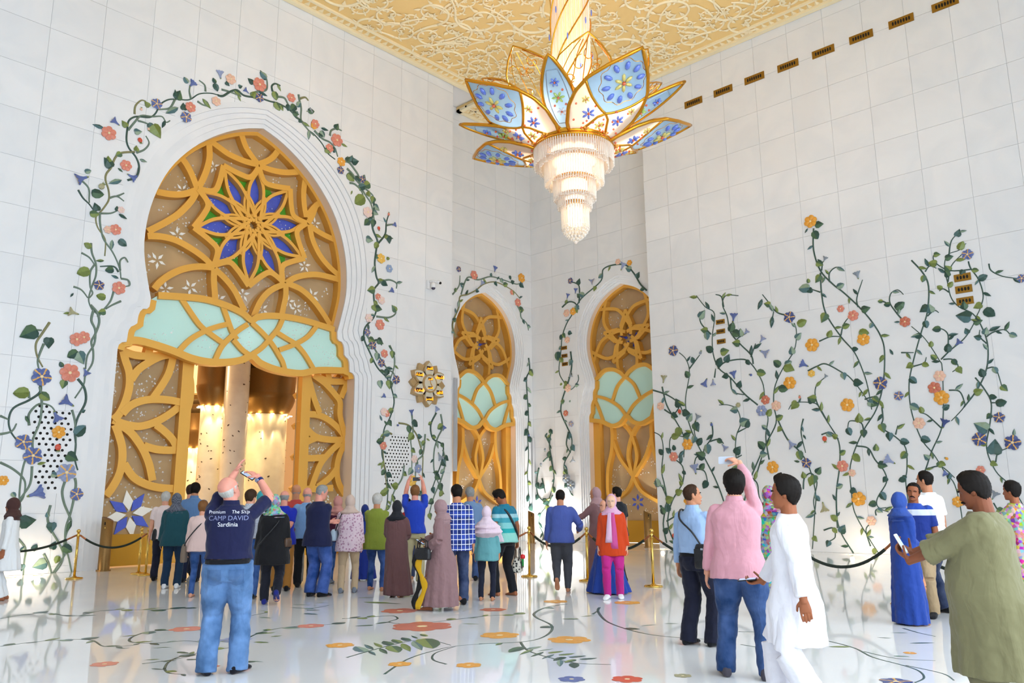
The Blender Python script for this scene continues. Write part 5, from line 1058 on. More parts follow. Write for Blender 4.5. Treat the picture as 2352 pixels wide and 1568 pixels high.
def cloth(key, color, pattern=None, c2=None, rough=.8):
    nm = 'cloth_'+key
    if nm in MATS: return MATS[nm]
    lin = clin
    m = mat(nm, color, rough, spec=.25, sheen=.1); nt = m.node_tree; b = nt.nodes['Principled BSDF']; N = nt.nodes.new; K = nt.links.new; b.inputs['Base Color'].default_value = lin(color)
    tb = N('ShaderNodeTexCoord'); mp = N('ShaderNodeMapping'); mp.inputs['Scale'].default_value = (8, 8, 3.2); mp.inputs['Rotation'].default_value = (.25, .3, .2); K(tb.outputs['Object'], mp.inputs['Vector'])
    nz = N('ShaderNodeTexNoise'); nz.inputs['Scale'].default_value = 1; nz.inputs['Detail'].default_value = 3; nz.inputs['Distortion'].default_value = .9; K(mp.outputs[0], nz.inputs['Vector'])
    bp = N('ShaderNodeBump'); bp.inputs['Strength'].default_value = .5; bp.inputs['Distance'].default_value = .035; K(nz.outputs['Fac'], bp.inputs['Height']); K(bp.outputs['Normal'], b.inputs['Normal'])
    if pattern:
        tc = N('ShaderNodeTexCoord'); mx = N('ShaderNodeMix'); mx.data_type = 'RGBA'; mx.inputs[6].default_value = lin(color); mx.inputs[7].default_value = lin(c2 if isinstance(c2, str) else 'ffffff')
        if pattern in ('plaid', 'stripe', 'jeans', 'band'):
            sx = N('ShaderNodeSeparateXYZ'); K(tc.outputs['Object'], sx.inputs[0])
        if pattern == 'plaid':
            def saw(out, f, th):
                a = N('ShaderNodeMath'); a.operation = 'MULTIPLY'; a.inputs[1].default_value = f; K(out, a.inputs[0]); q = N('ShaderNodeMath'); q.operation = 'FRACT'; K(a.outputs[0], q.inputs[0])
                g = N('ShaderNodeMath'); g.operation = 'LESS_THAN'; g.inputs[1].default_value = th; K(q.outputs[0], g.inputs[0]); return g.outputs[0]
            s1, s2 = saw(sx.outputs['X'], 17, .12), saw(sx.outputs['Z'], 14, .12); d1, d2 = saw(sx.outputs['X'], 7.5, .5), saw(sx.outputs['Z'], 6, .5)
            ma = N('ShaderNodeMath'); ma.operation = 'MAXIMUM'; K(s1, ma.inputs[0]); K(s2, ma.inputs[1])
            ad = N('ShaderNodeMath'); ad.operation = 'ADD'; K(d1, ad.inputs[0]); K(d2, ad.inputs[1]); ml = N('ShaderNodeMath'); ml.operation = 'MULTIPLY'; ml.inputs[1].default_value = .5; K(ad.outputs[0], ml.inputs[0])
            m0 = N('ShaderNodeMix'); m0.data_type = 'RGBA'; m0.inputs[6].default_value = lin(color); m0.inputs[7].default_value = tuple(v*.35 for v in lin(color)[:3])+(1,); K(ml.outputs[0], m0.inputs[0])
            K(m0.outputs[2], mx.inputs[6]); K(ma.outputs[0], mx.inputs[0])
        elif pattern == 'floral':
            vo = N('ShaderNodeTexVoronoi'); vo.inputs['Scale'].default_value = 22; K(tc.outputs['Object'], vo.inputs['Vector']); rp = N('ShaderNodeValToRGB'); rp.color_ramp.elements[0].position = .3; rp.color_ramp.elements[1].position = .42; rp.color_ramp.elements[0].color = (1, 1, 1, 1); rp.color_ramp.elements[1].color = (0, 0, 0, 1)
            K(vo.outputs['Distance'], rp.inputs[0]); K(rp.outputs[0], mx.inputs[0])
        elif pattern == 'multi':
            vo = N('ShaderNodeTexVoronoi'); vo.inputs['Scale'].default_value = 26; K(tc.outputs['Object'], vo.inputs['Vector']); hs = N('ShaderNodeHueSaturation'); hs.inputs['Saturation'].default_value = 1.1; K(vo.outputs['Color'], hs.inputs['Color'])
            mx.inputs[0].default_value = .42; K(hs.outputs[0], mx.inputs[7])
        elif pattern == 'band': # c2 = list of (z, colour) stops in local height
            rp = N('ShaderNodeValToRGB'); rp.color_ramp.interpolation = 'CONSTANT'; e = rp.color_ramp.elements; e[0].position = 0; e[0].color = lin(c2[0][1]); e[1].position = c2[1][0]/2; e[1].color = lin(c2[1][1])
            for z, c in c2[2:]: q = e.new(z/2); q.color = lin(c)
            ml = N('ShaderNodeMath'); ml.operation = 'MULTIPLY'; ml.inputs[1].default_value = .5; K(sx.outputs['Z'], ml.inputs[0]); K(ml.outputs[0], rp.inputs[0]); mx.inputs[0].default_value = 1; K(rp.outputs[0], mx.inputs[7])
        elif pattern == 'jeans':
            no = N('ShaderNodeTexNoise'); no.inputs['Scale'].default_value = 4.5; no.inputs['Detail'].default_value = 5; K(tc.outputs['Object'], no.inputs['Vector']); rj = N('ShaderNodeValToRGB'); rj.color_ramp.elements[0].position = .38; rj.color_ramp.elements[1].position = .68; K(no.outputs['Fac'], rj.inputs[0]); K(rj.outputs[0], mx.inputs[0]); mx.inputs[6].default_value = tuple(v*.8 for v in lin(color)[:3])+(1,); mx.inputs[7].default_value = tuple(min(1, v*1.55+.05) for v in lin(color)[:3])+(1,)
        elif pattern == 'check':
            ck_ = N('ShaderNodeTexChecker'); ck_.inputs['Scale'].default_value = 50; K(tc.outputs['Object'], ck_.inputs['Vector']); K(ck_.outputs['Fac'], mx.inputs[0])
        K(mx.outputs[2], b.inputs['Base Color'])
    MATS[nm] = m; return m
SKIN = {k: mat('skin_'+k, c, .55, spec=.35, vary=12) for k, c in dict(fair='d79a7e', pink='d8917e', tan='b97d5b', brown='96593a', dark='7c462c', pale='dcae92').items()}
HAIRM = {k: mat('hair_'+k, c, .6, vary=30, spec=.15) for k, c in dict(black='17120f', brown='3c2a1e', grey='8b8a88', lgrey='b8b4ae', ginger='7a5230').items()}
PEOPLE = []
def person(label, foot, topy, face=0, **k):
    """foot: photo pixel of the ground point between the feet; topy: photo y of the head top (sets the height)"""
    g = ground(*foot); dist = np.linalg.norm(g[:2]); H = k.get('H')
    if H is None:
        z = 0.2
        for it in range(60):
            z = .2+it*.035
            if project((g[0], g[1], z))[1] < topy: break
        H = min(1.98, max(1.35, z+k.get('dh', 0)))
    s = H/1.75; fx, fy = g[0]/dist, g[1]/dist; a = R(face); d = (fx*math.cos(a)+fy*math.sin(a), fy*math.cos(a)-fx*math.sin(a))
    e = empty('person', (g[0], g[1], 0), math.atan2(d[1], d[0])-math.pi/2); tag(e, label, 'person', k.get('group'))
    near = dist < 13; vb = .0052 if near else .0092; vc_ = .010 if near else .0155
    fat = k.get('fat', 1.0); fem = k.get('fem', 0); lean = R(k.get('lean', 0)); sway = k.get('sway', 0)
    V = lambda x, y, z: np.array([x, y, z], float)
    pel = V(sway, 0, .93)
    def tor(x, y, z): # point in the leaning torso frame (z above pelvis)
        return pel+V(x, y*math.cos(lean)+z*math.sin(lean), z*math.cos(lean)-y*math.sin(lean))
    AX, AY = V(1, 0, 0), V(0, math.cos(lean), -math.sin(lean))
    shw = .178-.018*fem; sh = {1: tor(shw, 0, .452), -1: tor(-shw, 0, .452)}
    nb = tor(0, -.005, .53)
    hp, hy, hr = R(k.get('hpitch', 0)), R(k.get('hyaw', 0)), R(k.get('hroll', 0))
    HM = Matrix.Rotation(-hy, 3, 'Z') @ Matrix.Rotation(-hp, 3, 'X') @ Matrix.Rotation(hr, 3, 'Y')    # pitch>0 looks down
    hc = nb+V(0, .012+.03*math.sin(lean), .055)+np.array(HM @ Vector((0, .015, -.02))) ; hs_ = 1.0
    def hpnt(p): return hc+np.array(HM @ Vector(p))*hs_
    # ---- limbs
    feet = k.get('feet', ((.11, .0, 0), (-.11, .02, 0))); LEG = {}
    for sg, (x, y, lift) in zip((1, -1), feet):
        hip = pel+V(sg*.09, 0, -.02); ank = V(x+sway*0, y, .085+lift+.19*math.sin(k.get('heel', {}).get(sg, 0))); kn, ank = ik(hip, ank, .44, .43, V(sg*.08, 1, 0)); LEG[sg] = (hip, kn, ank, k.get('toe', 0)*sg, lift)
    ARM = {}
    arms = {1: k.get('ra', 'down'), -1: k.get('la', 'down')}
    for sg in (1, -1):
        t = arms[sg]; hint = V(sg*.5, -1, -.2); cur = .55; pn = None
        if t == 'down': t = (sg*(shw+.075+.03*(fat-1)*5), .04, .80); hint = V(sg*.3, -1, 0)
        elif t == 'bent': t = (sg*.12, .30, 1.05)
        elif t == 'crossed': t = (-sg*.10, .21+.05*(fat-1)*4, 1.16+.02*sg)
        elif t == 'back': t = (-sg*.02, -.17-.04*(fat-1)*4, .95); hint = V(sg, -.3, 0)
        elif t == 'up': t = (sg*.13, .38, 1.80); hint = V(sg*.9, .2, -.3)
        elif t == 'fwd': t = (sg*.1, .42, 1.15)
        elif t == 'front': t = (sg*.04, .22, .98)
        elif len(t) > 3: hint = V(*t[3]); t = t[0:3]
        el, wr = ik(sh[sg], V(*t), .285, .255, hint); ARM[sg] = (sh[sg], el, wr)
    # ---- skin
    B = Body(); rg = [hpnt(head_pt(*HGRID[j*NA+0][:0] or (0, 0))) for j in range(0)]
    B.loft([[hpnt(head_pt(2*math.pi*i/NA, j/(NT-1), fem)) for i in range(NA)] for j in range(NT)])
    for sg in (1, -1): # ears
        c = hpnt((sg*.074, -.008, .108)); B.b.ball(c, (.011, .02, .032), 10, rot=HM @ Matrix.Rotation(sg*.35, 3, 'Z'))
    nr = .058*(.9 if fem else 1)*(1+.3*(fat-1)); B.limb([tor(0, -.01, .47), nb, hpnt((0, -.025, .05)), hpnt((0, -.03, .09))], [nr*1.25, nr*1.05, nr, nr*.98])
    secs = [(-.1, .15, .10), (0, .158, .105), (.12, .135, .09), (.26, .15, .10), (.38, .165, .108), (.45, .15, .09), (.50, .09, .065)]
    B.loft([ring(tor(0, 0, z), rx*.94*fat, ry*.94*fat, AX, AY) for z, rx, ry in secs])
    for sg in (1, -1):
        a_, el, wr = ARM[sg]; u = wr-el; u /= np.linalg.norm(u); ar = .9 if fem else 1.0
        B.limb([a_*.7+tor(0, 0, .38)*.3, a_+V(0, 0, -.01), (a_+el)/2, el], [.038*ar, .042*ar, .045*ar, .041*ar]); B.limb([el, el*.6+wr*.4, wr, wr+u*.03], [.041*ar, .041*ar, .029*ar, .027*ar])
        # hand: palm, four fingers, thumb
        hd = np.array(k.get('rhd' if sg > 0 else 'lhd', u), float); hd /= np.linalg.norm(hd); pnrm = k.get('rpn' if sg > 0 else 'lpn', (-sg, .15, 0)); pn = np.array(pnrm, float); pn -= hd*(pn@hd); pn /= np.linalg.norm(pn)+1e-9; sd = np.cross(hd, pn)*sg
        if (sd@V(0, 1, .3)) < 0 and pnrm == (-sg, .15, 0): sd = -sd
        cur = k.get('rcurl' if sg > 0 else 'lcurl', .5)
        B.loft([ring(wr+hd*t, w, th, sd, pn, 12) for t, w, th in ((-.01, .026, .018), (.03, .036, .017), (.07, .043, .015), (.09, .041, .012))])
        for j, (off, ln) in enumerate(((.033, .072), (.011, .082), (-.011, .076), (-.032, .058))):
            p = wr+hd*.085+sd*off; q = [p]; ang = 0
            for seg in (.45, .32, .23): ang += cur*(.75 if seg < .4 else .5); p = p+(hd*math.cos(ang)+pn*math.sin(ang))*ln*seg; q.append(p)
            B.limb([wr+hd*.06+sd*off*.8]+q, [.009, .0086, .0082, .0076, .0064], 7)
        p = wr+hd*.022+sd*.03; B.limb([wr+hd*.01+sd*.012, p, p+(hd*.5+sd*.55+pn*.35*cur*2)*.035, p+(hd*.85+sd*.5+pn*.6*cur*2)*.06], [.014, .0125, .0105, .008], 8)
        ARM[sg] = (a_, el, wr, hd, pn, sd)
        hip, kn, ank, toe, lift = LEG[sg]; lt = .72 if k.get('bottom') else 1; B.limb([hip, (hip+kn)/2, kn], [.085*fat*lt, .075*lt, .055*lt]); B.limb([kn, kn*.62+ank*.38, ank], [.055*lt, .056*lt, .034])
        if not k.get('nofeet'):
            f_ = V(math.sin(R(toe)), math.cos(R(toe)), 0); pitch = k.get('heel', {}).get(sg, 0); base = V(ank[0], ank[1], .0+lift)
            fd = f_*math.cos(pitch)+V(0, 0, -math.sin(pitch))
            upf = V(0, 0, 1)*math.cos(pitch)+f_*math.sin(pitch); sdv = np.cross(fd, upf)
            L0 = ank-upf*.085
            B.loft([ring(L0+fd*t+upf*h*.5, w, max(.008, h*.5), sdv, upf, 12) for t, w, h in ((-.07, .022, .05), (-.05, .033, .075), (0, .036, .088), (.06, .040, .065), (.12, .046, .042), (.165, .042, .028), (.19, .026, .016))])
    sk = SKIN[k.get('skin', 'fair')]
    ob = B.b.build('body', sk, e); finish(ob, vb, 1, 0, .2 if near else .18); ob.scale = (s, s, s)
    def part(nm, bb, m, vox=vc_, disp=.024, sm=2, raw=False, dec=None, shade=True):
        o = bb.b.build(nm, m, e, True) if isinstance(bb, Body) else bb.build(nm, m, e, shade)
        if not raw:
            finish(o, vox, sm, disp, dec or (.6 if near else .5))
            if near and disp: w = o.modifiers.new('creases', 'DISPLACE'); w.texture = TEX3; w.strength = .009; w.mid_level = .5; w.texture_coords = 'LOCAL'
        o.scale = (s, s, s); return o
    # ---- face details
    if k.get('facefx'):
        for sg in (1, -1):
            b = MB(); c = hpnt((sg*.031, .0525, .49*.235)); b.ball(c, .0125, 10); o = b.build('eye', M_EYEW, e, True); o.scale = (s, s, s)
            b = MB(); c = hpnt((sg*.031, .0598, .488*.235)); b.ball(c, .0062, 8); q = b.build('iris', M_EYED, o, True)
            b = MB(); b.tube([hpnt((sg*x, y, z*.235)) for x, y, z in ((.014, .088, .555), (.03, .086, .578), (.05, .072, .565))], [.004, .0055, .003], 6); o = b.build('eyebrow', HAIRM[k.get('brow', 'black')], e, True); o.scale = (s, s, s)
        b = MB(); b.tube([hpnt((x, y, z*.235)) for x, y, z in ((-.022, .078, .18), (-.01, .0885, .186), (0, .090, .183), (.01, .0885, .186), (.022, .078, .18))], [.002, .0055, .006, .0055, .002], 6); o = b.build('lips', mat('lips', 'b06a5e', .4), e, True); o.scale = (s, s, s)
        if k.get('moustache'):
            b = MB(); b.tube([hpnt((x, y, z*.235)) for x, y, z in ((-.034, .07, .2), (-.018, .088, .236), (0, .094, .246), (.018, .088, .236), (.034, .07, .2))], [.003, .008, .0085, .008, .003], 6); o = b.build('moustache', HAIRM['black'], e, True); o.scale = (s, s, s)
    # ---- hair
    hair = k.get('hair')
    if hair:
        bald = k.get('bald', 0); th = k.get('hth', .016); v = []; f = []; rnd = random.Random(len(PEOPLE)); NA2, NT2 = 56, 44
        msk = []
        for j in range(NT2):
            for i in range(NA2):
                aa = 2*math.pi*i/NA2; t = j/(NT2-1)*.999; deg = abs((math.degrees(aa)+180) % 360-180); hl = np.interp(deg, *HAIRLINE)
                m_ = min(1, max(0, (t-hl)/.07))
                if bald: m_ *= min(1, max(0, (bald-t)/.06+.3 if deg > 65 else 0))
                p = head_pt(aa, t); nrm = np.array([p[0], p[1], (p[2]-.12)*.9]); nrm /= np.linalg.norm(nrm)+1e-9
                top_ = k.get('quiff', 0)*max(0, math.cos(aa))*max(0, (t-.7))*4
                v.append(hpnt(p+nrm*(m_*(th*(1+.5*top_)+rnd.uniform(-.0015, .0015)+.003*math.sin(aa*23+t*9))-.002))); msk.append(m_)
        for j in range(NT2-1):
            for i in range(NA2):
                q = (j*NA2+i, j*NA2+(i+1) % NA2, (j+1)*NA2+(i+1) % NA2, (j+1)*NA2+i)
                if max(msk[z] for z in q) > .02: f.append(q)
        o = meshobj('hair', v, f, HAIRM[hair], e, True); o.scale = (s, s, s)
    # ---- top garment
    def torso_cloth(hem, off, top=.535, flare=0, fold=0, hemf=1.0):
        zs = [hem]+[z for z in (-.1, 0, .12, .26, .38, .43, .47, .51) if z > hem+.03]+[top]; out = []
        for z in zs:
            rx = np.interp(z, [-.3, -.1, 0, .12, .26, .38, .43, .47, .51, .55], [.212, .202, .19, .16, .165, .178, .168, .128, .082, .066]); ry = np.interp(z, [-.3, -.1, 0, .12, .26, .38, .43, .47, .51, .55], [.16, .15, .14, .115, .118, .12, .11, .092, .074, .064])
            w = fat*(1+flare*max(0, (.2-z))); belly = k.get('belly', 0)*max(0, 1-((z-.08)/.2)**2)
            out.append(ring(tor(0, belly*.5-.004, z), rx*w+off, ry*w+off+belly*.5, AX, AY, 28, 2.4, fold*max(0, .35-z), 8, 1+z*2))
        return out
    def sleeves(bb, frac, r0, r1, full_len=False, loose=1.0):
        for sg in (1, -1):
            a_, el, wr = ARM[sg][:3]; st = a_*.5+tor(0, 0, .40)*.5
            if frac <= 1: end = a_+(el-a_)*frac; bb.limb([st, a_+V(0, 0, -.005), a_*.4+end*.6, end], [.06, r0*.95, r0*.97, r1])
            else:
                end = el+(wr-el)*(frac-1); bb.limb([st, a_+V(0, 0, -.005), (a_+el)/2, el], [.06, r0*.96, r0*.92, r0*.86]); bb.limb([el, (el+end)/2, end], [r0*.86, r0*.84, r1])
    tp = k.get('top')
    if tp:
        kd, cm = tp[0], tp[1]; hem = tp[2] if len(tp) > 2 else -.12; bb = Body()
        bb.loft(torso_cloth(hem, .014 if kd != 'coat' else .03, flare=.12 if hem < -.15 else 0, fold=k.get('tfold', .03)))
        if kd == 'tee': sleeves(bb, .72, .066, .068)
        elif kd == 'polo': sleeves(bb, .8, .064, .066)
        elif kd == 'shirt': sleeves(bb, 1.92, .062, .043)
        elif kd == 'rolled': sleeves(bb, 1.3, .066, .055)
        elif kd == 'coat': sleeves(bb, 1.9, .075, .06)
        elif kd == 'vest': sleeves(bb, .3, .07, .07)
        part(k.get('topname', {'tee': 't_shirt', 'polo': 'polo_shirt', 'shirt': 'shirt', 'rolled': 'shirt', 'coat': 'jacket', 'vest': 'vest'}[kd]), bb, cm, disp=k.get('tdisp', .026))
        if k.get('collar'):
            b = Body(); b.loft([ring(tor(0, -.008, z), r_, r_*.92, AX, AY, 20) for z, r_ in ((.515, .085), (.54, .076), (.565, .070), (.575, .072))]); part('collar', b, k['collar'], .008, .002, 1)
    # ---- trousers / skirt / robe
    bt = k.get('bottom')
    if bt:
        cm = bt[0]; thr, knr, her = bt[1] if len(bt) > 1 else (.1, .075, .07); zh = bt[2] if len(bt) > 2 else .05; bb = Body(); wst = bt[3] if len(bt) > 3 else .06
        bb.loft([ring(tor(0, 0, z), rx*fat, ry*fat+k.get('belly', 0)*.15, AX, AY, 24) for z, rx, ry in ((wst, .158, .112), (0, .17, .122), (-.08, .17, .125), (-.14, .12, .10))])
        for sg in (1, -1):
            hip, kn, ank, toe, lift = LEG[sg]; end = ank+V(0, 0, zh-.085) if zh < .5 else kn+V(0, 0, zh-kn[2])
            bb.limb([hip+V(0, 0, .04), (hip+kn)/2, kn], [thr*1.02*fat, thr*.95*fat, knr]); bb.limb([kn, (kn+ank)/2, end], [knr, (knr+her)/2, her])
        part(k.get('botname', 'trousers'), bb, cm, disp=k.get('bdisp', .03))
        if k.get('belt'):
            b = Body(); b.loft([ring(tor(0, 0, z), .172*fat, .124*fat+k.get('belly', 0)*.3, AX, AY, 24) for z in (wst-.045, wst-.005)]); part('belt', b, k['belt'], .009, 0, 1)
    rb_ = k.get('robe')
    if rb_: # (material, hem height, hem radius, sleeve r, top)
        cm, hz, hr_, sr = rb_[:4]; fo = k.get('rfold', .055); bb = Body(); rs = []
        zt = rb_[4] if len(rb_) > 4 else .53; kk = rb_[5] if len(rb_) > 5 else 11
        zs = [hz, hz+.12]+[q for q in (.35, .6, .8) if q > hz+.17]; cx = k.get('rshift', (0, 0))
        for z in zs:
            u = (1-(z-hz)/(.95-hz)); rr = .19*fat+(hr_-.19*fat)*max(0, u)**1.1; rs.append(ring(V(sway+cx[0]*u, cx[1]*u, z), rr*k.get('rxw', 1), rr*k.get('ryw', .78)+.02, V(1, 0, 0), V(0, 1, 0), 56, 2.1, fo*u, kk, z*.8))
        for z in [q for q in (0, .12, .26, .38, .43, .47, .51) if q < zt-.02]+[zt]:
            rx = np.interp(z, [0, .12, .26, .38, .43, .47, .51, .55], [.2, .185, .185, .188, .175, .132, .084, .066]); ry = np.interp(z, [0, .12, .26, .38, .43, .47, .51, .55], [.15, .135, .132, .13, .118, .096, .076, .064]); be = k.get('belly', 0)*max(0, 1-((z-.08)/.25)**2)
            rs.append(ring(tor(0, be*.5, z), rx*fat, ry*fat+be*.5, AX, AY, 56, 2.3, fo*.12, kk))
        bb.loft(rs)
        if sr: sleeves(bb, k.get('rsl', 1.93), sr, sr*k.get('cuff', .85))
        part(k.get('robename', 'robe'), bb, cm, disp=k.get('rdisp', .026))
    # ---- headwear
    hw = k.get('scarf')
    if hw: # (material, drape z below neck, drape radius)
        cm, dz, drr = hw[:3]; bb = Body(); fx_ = k.get('facefx'); c = hpnt((0, -.046 if fx_ else -.022, .13)); bb.b.ball(c, (.094, .098 if fx_ else .112, .132), 26, rot=HM)
        c2 = tor(0, -.012, .5); lo = hpnt((0, -.035, .03)); rs = []
        for u, rx, ry in ((0, .094, .102), (.3, .102, .108), (.65, .138, .122), (1, .188, .14)): rs.append(ring(lo+(c2-lo)*u, rx, ry, AX, AY, 30, 2.1, .02, 7))
        if dz: 
            for z, w in ((.42, .8), (.5-dz*.5, .93), (.5-dz, 1.0)): rs.append(ring(tor(0, -.015, z), max(.2, drr)*w*fat, max(.15, drr*.8)*w*fat, AX, AY, 40, 2.2, k.get('sfold', .03), 9, z*3))
        bb.loft(rs); part('headscarf', bb, cm, .010 if near else .013, .008)
    if k.get('cap'):
        b = Body(); rs = []
        for t in (.66, .72, .8, .88, .94, .985): rs.append([hpnt(np.array([p[0]*1.09, p[1]*1.07-.002, p[2]+.010])) for p in (head_pt(2*math.pi*i/28, t) for i in range(28))])
        b.loft(rs)
        if k.get('brim', 1): b.loft([[hpnt((.075*math.sin(q)*(1-w*.15), .06+.085*w*math.cos(q*.9), .158-.012*w+dz)) for q in np.linspace(-1.3, 1.3, 9)]+[hpnt((.06*math.sin(q), .05, .158+dz)) for q in np.linspace(1.3, -1.3, 9)] for w, dz in ((1, -.004), (1, .004))])
        part('cap', b, k['cap'], .008, 0, 1)
    if k.get('shoes'):
        b = Body()
        for sg in (1, -1):
            hip, kn, ank, toe, lift = LEG[sg]; f_ = V(math.sin(R(toe)), math.cos(R(toe)), 0); sdv = V(f_[1], -f_[0], 0); b0 = V(ank[0], ank[1], lift)
            bb = Body(); pit = k.get('heel', {}).get(sg, 0); fd = f_*math.cos(pit)+V(0, 0, -math.sin(pit)); upf = V(0, 0, 1)*math.cos(pit)+f_*math.sin(pit); L0 = ank-upf*.085
            bb.loft([ring(L0+fd*t+upf*h*.5, w, max(.01, h*.5), sdv, upf, 14) for t, w, h in ((-.085, .026, .06), (-.06, .041, .10), (0, .045, .115), (.06, .048, .085), (.13, .052, .058), (.18, .046, .042), (.21, .028, .026))]); part(k.get('shoename', 'shoe'), bb, k['shoes'], .01, 0, 1)
    PEOPLE.append(label)
    W = Matrix.Translation(e.location) @ Matrix.Rotation(e.rotation_euler.z, 4, 'Z') @ Matrix.Scale(s, 4)
    info = dict(e=e, s=s, W=W, arm=ARM, tor=tor, hp=hpnt, pel=pel, leg=LEG, HM=HM)
    info['w'] = lambda p: W @ Vector([float(q) for q in p])
    return info
def wline(pi, pts): return [pi['w'](p) for p in pts]
def phone(label, P, side=1, off=(0, 0), size=(.072, .145, .009), color='1b1b1f', screen=True, axes=None):
    a = P['arm'][side]; hd, pn, sd = a[3], a[4], a[5]; c = a[2]+hd*(.09+off[0])+pn*(.03+off[1])
    if axes: X, Y = [np.array(q, float) for q in axes]; X /= np.linalg.norm(X); Y /= np.linalg.norm(Y)
    else: X, Y = sd, hd
    Z = np.cross(X, Y); Z /= np.linalg.norm(Z); Y = np.cross(Z, X); o = P['w'](c); Mr = P['W'].to_3x3().normalized()
    rot = Mr @ Matrix((X, Y, Z)).transposed(); e = empty('phone', o); e.rotation_mode = 'QUATERNION'; e.rotation_quaternion = rot.to_quaternion(); tag(e, label, 'phone', 'phones held by visitors')
    b = MB(); w, h, t = size; r = .009; q = []
    for cx_, cy_, a0 in ((w/2-r, h/2-r, 0), (-w/2+r, h/2-r, 90), (-w/2+r, -h/2+r, 180), (w/2-r, -h/2+r, 270)):
        for j in range(4): q.append((cx_+r*math.cos(R(a0+30*j)), cy_+r*math.sin(R(a0+30*j))))
    n = len(q); b.add([(x, y, -t/2) for x, y in q]+[(x, y, t/2) for x, y in q], [tuple(range(n-1, -1, -1)), tuple(range(n, 2*n))]+[(j, (j+1) % n, n+(j+1) % n, n+j) for j in range(n)]); b.build('case', mat('phone_'+color, color, .3), e)
    if screen:
        b = MB(); b.box((0, 0, t/2+.0006), (w*.9, h*.86, .0008)); b.build('screen', mat('phone_screen', '9db4cf', .15, emit='8fa8c8', es=.6), e)
    b = MB(); b.lathe([(.006, -.001), (.006, 0)], (w*.3, h*.38, -t/2-.0005), 10); b.build('lens', M_DARK, e)
    return e
# ---------------------------------------------------------------- the visitors
J = lambda n, c: cloth(n, c, 'jeans')
DK = ('2a2f45'); JB = J('jeans_blue', '2f5fa8'); JD = J('jeans_dark', '23355c'); NAVYT = cloth('navy_trouser', '262b45'); BLK = cloth('black', '191a20'); KH = cloth('khaki', 'cdbb94'); BEI = cloth('beige', 'dcbf9a')
SLIM = (.092, .062, .052); REG = (.1, .078, .072); WIDE = (.108, .09, .095)
GC = 'visitors crowding before the open doors'; GS = 'visitors in front of the right wall'; GM = 'visitors near the corner'
person('person in white tunic with dark brown headscarf cut by the left picture edge', (6, 1378), 1136, -80, H=1.66, fem=1, skin='brown', robe=(cloth('white_tunic', 'eef0f2'), .5, .26, .06), bottom=(cloth('white_tunic', 'eef0f2'), REG), robename='tunic', scarf=(cloth('brown_scarf', '5a3a36'), .12, .19), group=GC)
person('white-haired visitor in pale shirt at the left end of the crowd', (366, 1333), 1129, 8, hair='lgrey', skin='fair', top=('tee', cloth('pale_shirt', 'f0dcd8'), -.13), bottom=(cloth('dark_slacks', '23263a'), REG), shoes=BLK, group=GC)
pa = person('visitor in dark teal shirt with grey plaid headscarf', (391, 1351), 1136, 10, fem=1, skin='fair', top=('coat', cloth('teal_shirt', '1f5560'), -.16), topname='blouse', bottom=(cloth('teal_jeans', '1d3d5c'), REG), scarf=(cloth('grey_plaid', '7d8290', 'check', '4e5260'), .10, .19), shoes=cloth('white_sock', 'f2f2f4'), shoename='sock', group=GC)
person('man in navy cap behind the blue polo man', (424, 1322), 1113, 5, skin='fair', top=('tee', cloth('greyblue', '7f98b8')), bottom=(NAVYT, REG), hair='brown', cap=cloth('cap_navy', '1c2748'), shoes=BLK, group=GC)
person('dark-haired man in steel blue polo seen from behind', (433, 1337), 1107, 8, skin='tan', fat=1.1, hair='black', top=('polo', cloth('steel_polo', '6d93c4'), -.14), bottom=(cloth('dark_blue_trouser', '232c4c'), REG), shoes=BLK, collar=cloth('steel_polo', '6d93c4'), group=GC)
pj = person('woman in pale pink jacket with blue jeans behind the photographer', (452, 1371), 1150, 12, fem=1, skin='fair', hair='ginger', top=('coat', cloth('pale_pink', 'efcfc8'), -.12), bottom=(JB, SLIM), group=GC)
# foreground photographer
ph = person('bald photographer in navy polo and light jeans raising a phone', (508, 1548), 1098, 8, H=1.80, fat=1.14, skin='pink', hair='lgrey', bald=.6, hth=.006, hpitch=-32, hyaw=38, top=('polo', cloth('navy_polo', '1f2350'), .055), collar=cloth('navy_polo', '1f2350'), bottom=(J('light_jeans', '5a86bd'), (.112, .088, .092), .02), belt=cloth('black_belt', '15151a'),
            ra=(.19, .30, 1.72, (1, .1, -.5)), la=(-.02, .38, 1.80, (-1, .1, -.6)), rhd=(-.75, .35, .55), lhd=(.35, .3, .9), rpn=(-.2, .2, -1), lpn=(1, .2, -.2), rcurl=.55, lcurl=.35, feet=((.13, .03, 0), (-.13, .0, 0)), toe=22, shoes=cloth('dark_sock', '1c1c26'), shoename='sock', brow='lgrey', facefx=1, belly=.05, group=None)
phone('dark phone raised overhead by the photographer in navy', ph, 1, (.02, .02), axes=((.2, .9, .3), (-.9, .0, .55)), color='2a2320')
